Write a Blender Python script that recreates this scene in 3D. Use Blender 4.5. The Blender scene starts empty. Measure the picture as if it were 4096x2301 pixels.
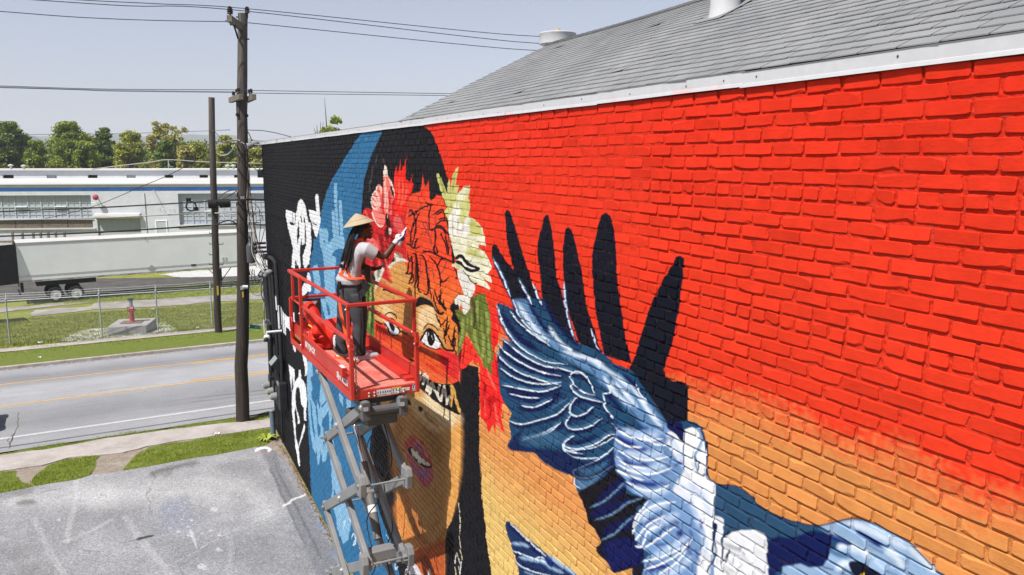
import bpy, bmesh, math, random
import numpy as np
from mathutils import Vector, Matrix

# ---------------------------------------------------------------- camera constants (world: wall plane X=0, +Y along the wall, Z up, metres)
CAM_D, CAM_H, FPX = 3.13, 7.47, 3186.0          # distance to the wall, height, focal length in pixels of a 4096 px wide picture
PITCH = math.atan(510 / FPX)
YAW = math.atan(1518 * math.cos(PITCH) / FPX)
CAM = np.array([-CAM_D, 0.0, CAM_H])
_h = np.array([math.sin(YAW), math.cos(YAW), 0]); _r = np.array([math.cos(YAW), -math.sin(YAW), 0])
_f = _h * math.cos(PITCH) + np.array([0, 0, -math.sin(PITCH)])
_u = _h * math.sin(PITCH) + np.array([0, 0, math.cos(PITCH)])

def ray(x, y):
    return _f * FPX + _r * (x - 2048.0) - _u * (y - 1150.5)
def on_x(x, y, X=0.0):
    d = ray(x, y); return CAM + d * ((X - CAM[0]) / d[0])
def on_y(x, y, Y):
    d = ray(x, y); return CAM + d * (Y / d[1])
def on_z(x, y, Z=0.0):
    d = ray(x, y); return CAM + d * ((Z - CAM[2]) / d[2])
# ---------------------------------------------------------------- camera, sky, sun, exposure
sc = bpy.context.scene
COL = sc.collection
cam_data = bpy.data.cameras.new('camera'); cam = bpy.data.objects.new('camera', cam_data); COL.objects.link(cam)
cam.location = CAM
cam.rotation_euler = Matrix((tuple(_r), tuple(_u), tuple(-_f))).transposed().to_euler()
cam_data.sensor_width = 36.0; cam_data.lens = 36.0 * FPX / 4096.0
cam_data.clip_start = 0.1; cam_data.clip_end = 12000
sc.camera = cam
SUN_L = Vector((1.0, 0.46, -1.75)).normalized()        # direction the light travels
SUN_EL = math.asin(-SUN_L.z); SUN_AZ = math.atan2(-SUN_L.x, -SUN_L.y)
world = bpy.data.worlds.new('World'); sc.world = world; world.use_nodes = True
wn = world.node_tree.nodes; wl = world.node_tree.links
sky = wn.new('ShaderNodeTexSky'); sky.sky_type = 'NISHITA'; sky.sun_disc = False
sky.sun_elevation = SUN_EL; sky.sun_rotation = SUN_AZ
sky.air_density = 1.0; sky.dust_density = 1.0; sky.ozone_density = 3.2; sky.altitude = 200
bgn = wn['Background']; bgn.inputs['Strength'].default_value = 0.080
hsv = wn.new('ShaderNodeHueSaturation'); hsv.inputs['Saturation'].default_value = 0.52; wl.new(sky.outputs[0], hsv.inputs['Color'])
tint = wn.new('ShaderNodeMix'); tint.data_type = 'RGBA'; tint.blend_type = 'MULTIPLY'; tint.inputs[0].default_value = 1.0; tint.inputs[7].default_value = (1.0, 0.965, 1.03, 1)
wl.new(hsv.outputs[0], tint.inputs[6]); wl.new(tint.outputs[2], bgn.inputs['Color'])
sun_data = bpy.data.lights.new('sun', 'SUN'); sun_data.energy = 5.0; sun_data.angle = math.radians(0.53); sun_data.color = (1.0, 0.955, 0.89)
sun = bpy.data.objects.new('sun', sun_data); COL.objects.link(sun)
sun.rotation_euler = (-SUN_L).to_track_quat('Z', 'Y').to_euler(); sun.location = (-20, -8, 40)
vs = sc.view_settings; vs.view_transform = 'Standard'; vs.look = 'None'; vs.gamma = 1.0; vs.use_curve_mapping = False
vs.exposure = 0.62
sc.cycles.max_bounces = 6; sc.cycles.diffuse_bounces = 3; sc.cycles.glossy_bounces = 3; sc.cycles.transparent_max_bounces = 12
sc.cycles.volume_bounces = 0; sc.cycles.volume_step_rate = 4.0
# ---------------------------------------------------------------- helpers
random.seed(11); R_ = random.Random(7)
def tag(o, label=None, cat=None, group=None, kind=None):
    if label: o['label'] = label
    if cat: o['category'] = cat
    if group: o['group'] = group
    if kind: o['kind'] = kind
    return o
def empty(name, loc=(0, 0, 0), rz=0.0):
    o = bpy.data.objects.new(name, None); COL.objects.link(o); o.location = loc; o.rotation_euler = (0, 0, rz); o.empty_display_size = .2
    return o
def link_mesh(name, me, mat=None, parent=None):
    o = bpy.data.objects.new(name, me); COL.objects.link(o)
    if mat is not None and not me.materials: me.materials.append(mat)
    if parent is not None: o.parent = parent
    return o
def frame(d, up=(0, 0, 1)):
    d = Vector(d).normalized(); u = Vector(up)
    if abs(d.dot(u)) > .98: u = Vector((1, 0, 0))
    s = d.cross(u).normalized(); return d, s, s.cross(d).normalized()
class MB:
    def __init__(self): self.v = []; self.f = []; self.mi = []; self.m = 0
    def add(self, vs, fs):
        b = len(self.v); self.v += [tuple(q) for q in vs]; self.f += [tuple(i + b for i in f) for f in fs]; self.mi += [self.m] * len(fs); return self
    def hexa(self, p): return self.add(p, [(0, 3, 2, 1), (4, 5, 6, 7), (0, 1, 5, 4), (1, 2, 6, 5), (2, 3, 7, 6), (3, 0, 4, 7)])
    def box(self, x0, x1, y0, y1, z0, z1): return self.hexa([(x0, y0, z0), (x1, y0, z0), (x1, y1, z0), (x0, y1, z0), (x0, y0, z1), (x1, y0, z1), (x1, y1, z1), (x0, y1, z1)])
    def beam(self, p, q, w, h, up=(0, 0, 1), ch=0.0):
        """bar from p to q, w across, h along 'up', with chamfered edges"""
        p = Vector(p); q = Vector(q); d, s, u = frame(q - p, up)
        if ch <= 0: c = [(-1, -1), (1, -1), (1, 1), (-1, 1)]; c = [(a * w / 2, b * h / 2) for a, b in c]
        else:
            a, b = w / 2, h / 2; c = [(-a + ch, -b), (a - ch, -b), (a, -b + ch), (a, b - ch), (a - ch, b), (-a + ch, b), (-a, b - ch), (-a, -b + ch)]
        n = len(c); vs = [p + s * x + u * y for x, y in c] + [q + s * x + u * y for x, y in c]
        return self.add(vs, [(i, (i + 1) % n, n + (i + 1) % n, n + i) for i in range(n)] + [tuple(range(n - 1, -1, -1)), tuple(range(n, 2 * n))])
    def tube(self, path, r, n=8, cap=True):
        path = [Vector(p) for p in path]; m = len(path); rr = r if isinstance(r, (list, tuple)) else [r] * m
        vs = []; last = None
        for i, p in enumerate(path):
            d = (path[min(i + 1, m - 1)] - path[max(i - 1, 0)])
            if d.length < 1e-9: d = Vector((0, 0, 1))
            d.normalize()
            if last is None: _, s, u = frame(d)
            else:
                s = (last - d * last.dot(d)); s = s.normalized() if s.length > 1e-6 else frame(d)[1]; u = s.cross(d).normalized()
            last = s
            vs += [p + (s * math.cos(2 * math.pi * k / n) + u * math.sin(2 * math.pi * k / n)) * rr[i] for k in range(n)]
        fs = [(i * n + k, i * n + (k + 1) % n, (i + 1) * n + (k + 1) % n, (i + 1) * n + k) for i in range(m - 1) for k in range(n)]
        if cap: fs += [tuple(range(n - 1, -1, -1)), tuple((m - 1) * n + k for k in range(n))]
        return self.add(vs, fs)
    def lathe(self, prof, n=16, c=(0, 0, 0), M=None):
        vs = []
        for r, z in prof:
            for k in range(n):
                a = 2 * math.pi * k / n; q = Vector((r * math.cos(a), r * math.sin(a), z))
                vs.append((M @ q if M else q) + Vector(c))
        m = len(prof)
        return self.add(vs, [(i * n + k, i * n + (k + 1) % n, (i + 1) * n + (k + 1) % n, (i + 1) * n + k) for i in range(m - 1) for k in range(n)] + [tuple(range(n - 1, -1, -1)), tuple((m - 1) * n + k for k in range(n))])
    def ball(self, c, r, n=10, m=6, sc_=(1, 1, 1)):
        prof = [(r * math.sin(math.pi * i / m), -r * math.cos(math.pi * i / m)) for i in range(m + 1)]
        prof[0] = (1e-4, -r); prof[-1] = (1e-4, r)
        return self.lathe(prof, n, c, Matrix.Diagonal(sc_))
    def quad(self, a, b, c, d): return self.add([a, b, c, d], [(0, 1, 2, 3)])
    def prism(self, pts_, off):
        """closed polygon pts_ (3D) pushed by vector off"""
        n = len(pts_); off = Vector(off); a = [Vector(p) for p in pts_]; b = [p + off for p in a]
        return self.add(a + b, [tuple(range(n - 1, -1, -1)), tuple(range(n, 2 * n))] + [(i, (i + 1) % n, n + (i + 1) % n, n + i) for i in range(n)])
    def mesh(self, name):
        me = bpy.data.meshes.new(name); me.from_pydata(self.v, [], self.f); me.update(); return me
    def build(self, name, mat, parent=None, bevel=0, smooth=False, seg=2):
        me = self.mesh(name)
        mats = mat if isinstance(mat, list) else [mat]
        for m in mats: me.materials.append(m)
        if len(mats) > 1: me.polygons.foreach_set('material_index', self.mi)
        bm = bmesh.new(); bm.from_mesh(me); bmesh.ops.recalc_face_normals(bm, faces=bm.faces); bm.to_mesh(me); bm.free()
        if smooth:
            me.polygons.foreach_set('use_smooth', [True] * len(me.polygons))
            try: me.set_sharp_from_angle(angle=math.radians(40))
            except Exception: pass
        o = link_mesh(name, me, None, parent)
        if bevel:
            b = o.modifiers.new('bevel', 'BEVEL'); b.width = bevel; b.segments = seg; b.limit_method = 'ANGLE'; b.angle_limit = math.radians(35)
        return o
def np_mesh(name, V, F4=None, F3=None):
    """fast mesh from arrays of quads and triangles"""
    me = bpy.data.meshes.new(name); V = np.asarray(V, np.float32)
    loops = []; starts = []; tot = 0
    for F in (F4, F3):
        if F is not None and len(F):
            F = np.asarray(F, np.int32); loops.append(F.ravel()); starts.append(tot + np.arange(len(F)) * F.shape[1]); tot += F.size
    loops = np.concatenate(loops); starts = np.concatenate(starts)
    me.vertices.add(len(V)); me.vertices.foreach_set('co', V.ravel())
    me.loops.add(len(loops)); me.loops.foreach_set('vertex_index', loops)
    me.polygons.add(len(starts)); me.polygons.foreach_set('loop_start', starts.astype(np.int32))
    me.update(calc_edges=True); me.polygons.foreach_set('use_smooth', [False] * len(me.polygons)); return me
def copy_tree(o, parent=None):
    c = o.copy(); COL.objects.link(c)
    if parent is not None: c.parent = parent
    for ch in list(o.children): copy_tree(ch, c)
    return c
# ---------------------------------------------------------------- materials
def mat(name, col, rough=.7, var=.0, scale=6.0, bump=0.0, bscale=60.0, metal=0.0, col2=None, spec=.22, detail=4.0, coat=0.0, space='Object', stretch=None):
    m = bpy.data.materials.new(name); m.use_nodes = True; nt = m.node_tree; n = nt.nodes; l = nt.links
    if metal < .5: col = tuple(c * .76 for c in col); col2 = tuple(c * .76 for c in col2) if col2 else None
    b = n['Principled BSDF']; b.inputs['Roughness'].default_value = rough; b.inputs['Metallic'].default_value = metal
    b.inputs['Specular IOR Level'].default_value = spec; b.inputs['Base Color'].default_value = (*col, 1)
    if coat: b.inputs['Coat Weight'].default_value = coat
    if var or bump or col2:
        tc = n.new('ShaderNodeTexCoord'); out = tc.outputs[space]
        if stretch:
            mp = n.new('ShaderNodeMapping'); mp.inputs['Scale'].default_value = stretch; l.new(out, mp.inputs[0]); out = mp.outputs[0]
        if var or col2:
            nz = n.new('ShaderNodeTexNoise'); nz.inputs['Scale'].default_value = scale; nz.inputs['Detail'].default_value = detail; nz.inputs['Roughness'].default_value = .65
            l.new(out, nz.inputs['Vector'])
            rp = n.new('ShaderNodeValToRGB'); rp.color_ramp.elements[0].position = .3; rp.color_ramp.elements[1].position = .7
            c2 = col2 if col2 else tuple(min(c * (1 + var), 1) for c in col); c1 = col if col2 else tuple(c * (1 - var) for c in col)
            rp.color_ramp.elements[0].color = (*c1, 1); rp.color_ramp.elements[1].color = (*c2, 1)
            l.new(nz.outputs['Fac'], rp.inputs[0]); l.new(rp.outputs[0], b.inputs['Base Color'])
        if bump:
            nb = n.new('ShaderNodeTexNoise'); nb.inputs['Scale'].default_value = bscale; nb.inputs['Detail'].default_value = 5; l.new(out, nb.inputs['Vector'])
            bp = n.new('ShaderNodeBump'); bp.inputs['Strength'].default_value = bump; bp.inputs['Distance'].default_value = .01
            l.new(nb.outputs['Fac'], bp.inputs['Height']); l.new(bp.outputs[0], b.inputs['Normal'])
    return m
def node(nt, t, **kw):
    x = nt.nodes.new(t)
    for k, v in kw.items():
        if k.startswith('i_'):
            key = k[2:]; key = int(key) if key.isdigit() else key.replace('_', ' ')
            x.inputs[key].default_value = v
        else: setattr(x, k, v)
    return x
def mixc(nt, fac, a, b, mode='MIX'):
    x = nt.nodes.new('ShaderNodeMix'); x.data_type = 'RGBA'; x.blend_type = mode
    for s, v in ((0, fac), (6, a), (7, b)):
        if hasattr(v, 'is_output') or isinstance(v, bpy.types.NodeSocket): nt.links.new(v, x.inputs[s])
        else: x.inputs[s].default_value = v if s == 0 else (*v[:3], 1)
    return x.outputs[2]
def ramp(nt, src, stops, interp='LINEAR'):
    x = nt.nodes.new('ShaderNodeValToRGB'); x.color_ramp.interpolation = interp; e = x.color_ramp.elements
    while len(e) < len(stops): e.new(.5)
    for k, (p, c) in enumerate(stops):
        e[k].position = p; e[k].color = (*(c if isinstance(c, tuple) else (c, c, c)), 1)
    nt.links.new(src, x.inputs[0]); return x.outputs[0]
def noise(nt, vec, scale, detail=4, rough=.6):
    x = nt.nodes.new('ShaderNodeTexNoise'); x.inputs['Scale'].default_value = scale; x.inputs['Detail'].default_value = detail; x.inputs['Roughness'].default_value = rough
    if vec is not None: nt.links.new(vec, x.inputs['Vector'])
    return x.outputs['Fac']
def math_n(nt, op, a, b=None, clamp=False):
    x = nt.nodes.new('ShaderNodeMath'); x.operation = op; x.use_clamp = clamp
    for s, v in ((0, a), (1, b)):
        if v is None: continue
        if isinstance(v, bpy.types.NodeSocket): nt.links.new(v, x.inputs[s])
        else: x.inputs[s].default_value = v
    return x.outputs[0]
def text_mesh(txt, size, name, mat_, parent, M, depth=.002, bold=True):
    cu = bpy.data.curves.new(name, 'FONT'); cu.body = txt; cu.size = size; cu.extrude = depth; cu.align_x = 'CENTER'; cu.align_y = 'CENTER'; cu.resolution_u = 3
    if bold: cu.offset = size * .022
    ob = bpy.data.objects.new(name + '_tmp', cu); COL.objects.link(ob)
    dg = bpy.context.evaluated_depsgraph_get(); me = bpy.data.meshes.new_from_object(ob.evaluated_get(dg))
    bpy.data.objects.remove(ob); me.materials.clear(); me.materials.append(mat_)
    o = link_mesh(name, me, None, parent); o.matrix_basis = M
    return o
def basis(o, x, y):
    """matrix whose X runs along x, Y along y, at o"""
    x = Vector(x).normalized(); z = x.cross(Vector(y)).normalized(); y = z.cross(x)
    M = Matrix((x, y, z)).transposed().to_4x4(); M.translation = Vector(o); return M
# ground level: flat by the building, falling gently away beyond the road
SL = .07
def vroad(x, y): return y - SL * x
def ground_z(x, y): return float(np.interp(y - SL * x, [27, 31.95, 35.4, 40, 50, 58, 75, 140], [0, -.155, -.342, -.65, -1.5, -2.05, -2.3, -2.6]))
def on_g(px, py):
    z = 0.0
    for _ in range(25):
        p = on_z(px, py, z); z2 = ground_z(p[0], p[1]); z = z + (z2 - z) * .6
    return on_z(px, py, z)
# ---------------------------------------------------------------- the mural: a painted image in wall metres (flat print on the bricks)
MY0, MY1, MZ0, MZ1, MPX = 1.4, 22.4, 0.0, 7.95, 175
MW, MH = int((MY1 - MY0) * MPX), int((MZ1 - MZ0) * MPX)
_ty = MY0 + (np.arange(MW) + .5) / MPX; _tz = MZ0 + (np.arange(MH) + .5) / MPX
def _project_wall(Yw, Zw):
    vx, vy, vz = CAM_D, Yw, Zw - CAM_H
    zc = vx * _f[0] + vy * _f[1] + vz * _f[2]
    return (2048.0 + FPX * (vx * _r[0] + vy * _r[1]) / zc, 1150.5 - FPX * (vx * _u[0] + vy * _u[1] + vz * _u[2]) / zc)
_gy, _gz = np.meshgrid(_ty, _tz)
_PX, _PY = _project_wall(_gy, _gz)
_PX = _PX.astype(np.float32); _PY = _PY.astype(np.float32)
_rng = np.random.default_rng(5)
def _vnoise(w, h, cell):
    a = _rng.random((h // cell + 3, w // cell + 3)).astype(np.float32)
    yi = np.arange(h) / cell; xi = np.arange(w) / cell
    y0 = yi.astype(int); x0 = xi.astype(int); fy = (yi - y0)[:, None]; fx = (xi - x0)[None]
    fy = fy * fy * (3 - 2 * fy); fx = fx * fx * (3 - 2 * fx)
    A = a[y0][:, x0]; B = a[y0][:, x0 + 1]; C = a[y0 + 1][:, x0]; D = a[y0 + 1][:, x0 + 1]
    return ((A * (1 - fx) + B * fx) * (1 - fy) + (C * (1 - fx) + D * fx) * fy).astype(np.float32)
_N1 = _vnoise(MW, MH, 60); _N2 = _vnoise(MW, MH, 14); _N3 = _vnoise(MW, MH, 4)
_wob = ((_vnoise(MW, MH, 9) - .5) * 5 + (_N2 - .5) * 5).astype(np.float32)
_PXw = _PX + _wob * .5; _PYw = _PY + (_N3 - .5) * 4 * .5 + (_N1 - .5) * 4

def lin(c):
    c = np.array(c, float) / 255.0
    return np.where(c <= .04045, c / 12.92, ((c + .055) / 1.055) ** 2.4)

FR = dict(Z5=(1000, 400, 2.412), Z6=(1000, 900, 2.412), Z7=(1000, 1400, 2.412), Z8=(1000, 1750, 2.576), R3=(1900, 600, 2.3336),
          R5=(1900, 1200, 2.3336), R7=(1900, 1700, 2.342), R8=(2996, 1700, 2.342), M1=(1420, 560, 2.7267), M2=(1700, 640, 2.7267),
          M3=(1600, 880, 2.045), M4=(1640, 1180, 2.045), M5=(1120, 760, 2.7267), M6=(1100, 1050, 2.337), M7=(1130, 1400, 1.777),
          M8=(2600, 2000, 2.718), H2=(1330, 1100, 4.134), H1=(1330, 840, 4.823), P=(0, 0, 1.0))
def pts(spec):
    """'R5 10,20 30,40 / R7 5,6 ...' -> array of picture points"""
    out = []
    for chunk in spec.split('/'):
        t = chunk.split(); x0, y0, s = FR[t[0]]
        for q in t[1:]:
            a, b = q.split(','); out.append((x0 + float(a) / s, y0 + float(b) / s))
    return np.array(out)
def _smooth(p, closed, n=4):
    m = len(p); out = []
    rng = range(m if closed else m - 1)
    for i in rng:
        if closed: p0, p1, p2, p3 = p[(i - 1) % m], p[i], p[(i + 1) % m], p[(i + 2) % m]
        else: p0, p1, p2, p3 = p[max(i - 1, 0)], p[i], p[i + 1], p[min(i + 2, m - 1)]
        for k in range(n):
            t = k / n
            out.append(.5 * ((2 * p1) + (-p0 + p2) * t + (2 * p0 - 5 * p1 + 4 * p2 - p3) * t * t + (-p0 + 3 * p1 - 3 * p2 + p3) * t ** 3))
    if not closed: out.append(p[-1])
    return np.array(out)
IMG = np.zeros((MH, MW, 3), np.float32)
def _bbox(p, pad):
    if p[:, 0].min() < 1000: return slice(0, MH), slice(0, MW)
    c = []
    for x, y in [(p[:, 0].min() - pad, p[:, 1].min() - pad), (p[:, 0].max() + pad, p[:, 1].min() - pad),
                 (p[:, 0].min() - pad, p[:, 1].max() + pad), (p[:, 0].max() + pad, p[:, 1].max() + pad)]:
        x = max(x, 620); q = on_x(x, y); c.append((q[1], q[2]))
    c = np.array(c)
    j0 = int(np.clip((c[:, 0].min() - MY0) * MPX - 2, 0, MW)); j1 = int(np.clip((c[:, 0].max() - MY0) * MPX + 3, 0, MW))
    i0 = int(np.clip((c[:, 1].min() - MZ0) * MPX - 2, 0, MH)); i1 = int(np.clip((c[:, 1].max() - MZ0) * MPX + 3, 0, MH))
    return slice(i0, i1), slice(j0, j1)
def _blend(sl, a, col, alpha):
    a = (a * alpha)[..., None]
    c = col(sl) if callable(col) else lin(col).astype(np.float32)
    IMG[sl] = IMG[sl] * (1 - a) + c * a
def _segdist(X, Y, p, w=None):
    best = np.full(X.shape, 1e9, np.float32)
    for k in range(len(p) - 1):
        ax, ay = p[k]; dx, dy = p[k + 1] - p[k]; L = dx * dx + dy * dy + 1e-9
        t = np.clip(((X - ax) * dx + (Y - ay) * dy) / L, 0, 1)
        d = np.hypot(X - ax - t * dx, Y - ay - t * dy)
        if w is not None: d = d - (w[k] + (w[k + 1] - w[k]) * t)
        np.minimum(best, d, out=best)
    return best
def _inside(X, Y, p):
    ins = np.zeros(X.shape, bool); n = len(p)
    for k in range(n):
        x1, y1 = p[k]; x2, y2 = p[(k + 1) % n]
        if y1 == y2: continue
        c = ((y1 > Y) != (y2 > Y)) & (X < (x2 - x1) * (Y - y1) / (y2 - y1) + x1)
        ins ^= c
    return ins
def poly(spec, col, soft=1.5, alpha=1.0, smooth=True, inset=None):
    p = pts(spec) if isinstance(spec, str) else np.asarray(spec)
    if smooth: p = _smooth(p, True, 3)
    sl = _bbox(p, soft + 2)
    X, Y = _PXw[sl], _PYw[sl]
    if X.size == 0: return
    ins = _inside(X, Y, p)
    if X.size * len(p) > 4e7: a = ins.astype(np.float32)
    else:
        d = _segdist(X, Y, np.vstack([p, p[:1]])); d = np.where(ins, d, -d)
        a = np.clip(d / (2 * soft) + .5, 0, 1); a = a * a * (3 - 2 * a)
    _blend(sl, a, col, alpha)
def stroke(spec, w, col, soft=1.5, alpha=1.0, taper=True, w1=None):
    p = pts(spec) if isinstance(spec, str) else np.asarray(spec)
    if len(p) > 2: p = _smooth(p, False, 4)
    n = len(p); t = np.linspace(0, 1, n)
    ww = (w + ((w if w1 is None else w1) - w) * t) * .5
    if taper: ww = ww * np.clip(np.minimum(t, 1 - t) * 5 + .25, 0, 1)
    sl = _bbox(p, w + soft + 2)
    X, Y = _PXw[sl], _PYw[sl]
    if X.size == 0: return
    d = _segdist(X, Y, p, ww)
    a = np.clip(.5 - d / (2 * soft), 0, 1); a = a * a * (3 - 2 * a)
    _blend(sl, a, col, alpha)
def strokes(lst, w, col, **k):
    for s in lst.strip().split('\n'):
        if s.strip(): stroke(s.strip(), w, col, **k)

RED, BLK, BLUE, SKY, WHITE = (229, 54, 33), (27, 28, 33), (50, 112, 156), (134, 182, 214), (238, 240, 245)
NAVY, ROYAL, TEAL, ICE, INK = (11, 26, 74), (16, 44, 130), (34, 72, 106), (186, 208, 234), (20, 25, 37)

WHITEQ = '''R3 170,1020 260,1200 330,1370
R5 350,-5 420,160 540,300 700,430
R3 410,1220 470,1330 530,1447
R3 540,1250 580,1360 620,1447
R3 830,1250 840,1400 / R5 870,190 930,380
R5 1080,270 1130,420 1160,470
R5 205,60 240,180 320,330 460,470 640,570 860,600
R5 330,110 400,200 520,310 650,400
R5 255,370 330,430 450,520 620,610 800,640 960,690
R5 218,415 280,490 420,580 600,670 800,710
R5 205,495 260,570 400,670 600,750 780,790
R5 240,640 380,730 580,790 800,770
R5 260,800 420,830 620,860 800,800
R5 320,880 460,910 600,920
R5 430,990 560,1000 720,930
R5 315,1130 420,1165 560,1130 760,1070 880,960
R5 440,1310 560,1280 700,1230 800,1140
R5 880,720 930,670 1000,690 1060,750 1120,890
R5 880,715 920,780 890,810 960,890 1060,930 1180,960
R5 920,790 1000,860 1120,900
R5 880,1060 890,980 950,910
R5 875,1050 940,1090 1040,1060 1100,1000
R5 900,1070 850,1140 860,1190 940,1210 1060,1190 1180,1110
R5 1280,1160 1330,1240 1310,1320
R5 920,1265 850,1310 830,1360 940,1390 1100,1360 1240,1270 1310,1260
R5 820,1350 850,1400 1000,1440
R5 1190,890 1210,960 1200,990 1260,1080 1290,1110
R5 1190,880 1260,870 1240,800
R5 1500,790 1540,880 1600,950'''
def paint_mural():
    # ground colours: red above, sprayed over into orange and yellow below
    zz = _gz + (_N1 - .5) * .12 + (_N3 - .5) * .1
    zz = zz + np.clip((_gy - 3.4) * .17, 0, .26)
    stops = [(3.4, (228, 196, 122)), (4.25, (225, 187, 112)), (4.85, (222, 150, 86)), (5.93, (218, 143, 80)), (6.08, (227, 114, 65)), (6.20, (231, 62, 37)), (8, RED)]
    zs = [s[0] for s in stops]; cs = np.array([lin(s[1]) for s in stops])
    for c in range(3): IMG[..., c] = np.interp(zz, zs, cs[:, c])
    # black hood and everything left of it
    poly('Z5 -900,-300 1640,-300 1640,150 1690,262 1740,310 1780,380 1820,480 1850,580 1880,660 1900,730 1915,800 1930,1000 1950,1300 / Z6 2000,600 2040,1200 / Z7 2120,150 2205,170 2215,400 2210,700 2210,1000 2225,1250 2240,1447 / Z8 2365,0 2375,400 2400,700 2440,1100 2490,1419 2540,1900 -2600,1900', BLK, smooth=False)
    # blue moon ring
    poly('Z5 1095,300 1060,345 1010,410 960,500 900,590 840,690 790,770 740,880 705,1000 690,1080 670,1200 630,1350 / Z6 618,120 600,250 585,330 572,470 560,640 550,900 545,1100 / Z7 540,60 555,400 560,700 575,1000 590,1300 600,1380 / Z8 615,300 632,580 660,900 690,1900 1640,1900 1540,1419 1490,1250 1450,1060 1380,900 1310,700 1260,400 1230,140 / Z7 1150,980 1175,740 1150,300 / Z6 1100,900 1075,500 1060,200 / Z5 1065,1200 1075,1110 1078,1000 1085,900 1095,800 1120,700 1160,560 1215,430 1275,310', BLUE, smooth=False)
    # light blue lettering on the ring
    strokes('''M5 605,-60 608,120 622,320 628,480
M5 655,130 664,300 672,490
M5 578,240 588,380 594,500''', 12.5, SKY, taper=False)
    poly('M5 425,430 470,425 520,440 527,590 560,540 610,500 660,505 700,530 700,640 640,640 590,670 560,720 540,818 490,830 455,660 432,560', SKY)
    poly('M5 470,545 495,555 505,680 490,640', BLUE, smooth=False)
    strokes('''Z6 720,200 745,420 750,640 770,900
Z6 630,420 650,560 648,640
Z6 800,330 790,600 830,900''', 24, SKY, taper=False)
    poly('M6 375,25 400,25 405,200 395,310 375,230', SKY, smooth=False)
    poly('M6 460,80 500,70 530,180 555,310 520,320 500,200 480,330 465,330', SKY, smooth=False)
    poly('M6 420,340 470,345 495,470 530,470 575,400 610,330 620,420 560,550 480,560 440,420', SKY, smooth=False)
    poly('M6 480,380 500,400 520,480 495,500', BLUE, smooth=False)
    poly('M7 175,80 212,90 215,180 217,270 205,300 205,340 240,400 245,480 250,560 262,620 260,545 255,480 270,400 262,350 270,230 280,170 310,220 345,330 380,470 385,560 360,640 370,700 390,818 340,818 340,760 320,650 345,640 330,560 330,430 290,490 300,600 315,655 290,650 295,700 305,790 285,800 270,700 265,780 250,818 240,700 235,740 215,700 200,600 190,480 180,380 172,250', SKY, smooth=False)
    poly('M7 196,350 205,360 212,450 225,540 232,650 220,600 205,500', BLUE, smooth=False)
    poly('M7 200,200 262,120 270,230 262,340 268,400 250,520 238,460 236,400 205,340 216,280', BLUE, smooth=False)
    poly('M7 275,400 335,335 332,345 280,415', BLUE, smooth=False)
    poly('M7 245,500 300,490 330,430 332,540 320,650 300,650 290,560 270,520 268,600 250,620', BLUE, smooth=False)
    poly('M7 355,380 365,400 362,560 350,640 345,520', BLUE, smooth=False)
    poly('Z7 640,480 700,640 690,760 660,700', SKY, smooth=False)
    poly('M7 400,300 430,330 430,400 405,360', SKY, smooth=False)
    poly('M7 455,345 485,365 485,440 455,460', SKY, smooth=False)
    poly('Z8 838,190 905,200 950,330 940,450 960,600 1010,720 1040,900 1010,1060 960,1100 900,940 880,800 850,720 840,600 850,540 840,400', SKY, smooth=False)
    poly('Z8 860,520 905,640 900,700 860,620', BLUE, smooth=False)
    poly('Z8 690,0 735,0 720,120 710,290 690,200', SKY, smooth=False); poly('Z8 770,0 825,0 800,140 780,250 760,180', SKY, smooth=False)
    strokes('''Z8 1020,830 1050,880 1070,820 1090,900
Z8 1040,1050 1070,990 1090,1080 1060,1110 1110,1010 1120,1080
Z8 1120,1140 1150,1160 1130,1210 1160,1255 1190,1230
Z8 1150,1260 1160,1360
Z8 960,880 980,860 960,940
Z8 1490,1280 1500,1360 1520,1330
Z8 1400,1000 1430,1040''', 4.5, (200, 218, 235))
    # white lettering on black
    poly('M5 65,218 135,237 138,350 105,345 75,330 63,290', WHITE, smooth=False); poly('M5 140,247 168,258 160,368 142,362', WHITE, smooth=False)
    strokes('''M5 82,300 105,420 130,530 155,620
M5 160,600 145,720 140,830''', 10.5, WHITE, taper=False)
    poly('M5 225,100 245,110 268,150 285,215 300,300 322,400 332,480 330,620 325,740 312,818 250,818 250,700 278,640 290,560 290,440 275,340 258,285 262,380 272,600 248,598 240,420 232,290 222,285 232,400 240,512 212,515 208,420 200,340 185,520 188,600 200,700 222,818 182,818 175,760 165,818 130,818 140,700 145,600 150,520 158,440 166,380 175,260 190,170 205,120', WHITE, smooth=False)
    strokes('''M5 203,340 204,430 196,520
M5 232,285 242,400 246,520
M5 262,290 276,430 282,560
M5 170,262 165,330''', 3.6, BLK, soft=1.2)
    poly('M5 190,530 212,520 240,515 262,600 285,570 262,660 245,720 225,780 205,700 190,620', BLK, smooth=False)
    poly('M5 312,212 395,235 382,60 398,47 416,56 432,235 440,320 434,400 410,480 396,515 376,490 355,400 325,300', WHITE, smooth=False)
    poly('M5 345,350 405,380 402,392 360,372', BLK, smooth=False)
    poly('Z6 375,0 440,0 455,195 480,90 490,-20 530,-20 520,190 500,190 495,90 480,290 490,400 480,425 445,340 430,425 400,410 415,330 420,230 405,120', WHITE, smooth=False)
    poly('Z6 535,-20 585,-20 590,200 575,330 540,420 520,400 512,300 545,200', WHITE, smooth=False)
    poly('Z6 440,335 455,375 428,375', BLK, smooth=False)
    poly('Z6 555,460 578,480 590,560 585,640 560,640 550,540', WHITE); poly('Z6 520,565 550,570 555,640 500,700 490,680 500,610', WHITE)
    poly('M6 190,380 220,380 220,435 195,435', WHITE, smooth=False)
    poly('M6 45,400 60,425 78,465 110,500 150,506 178,468 180,620 140,625 95,600 70,560 52,520', WHITE); poly('M6 58,545 100,600 103,682 75,655', WHITE, smooth=False)
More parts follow.
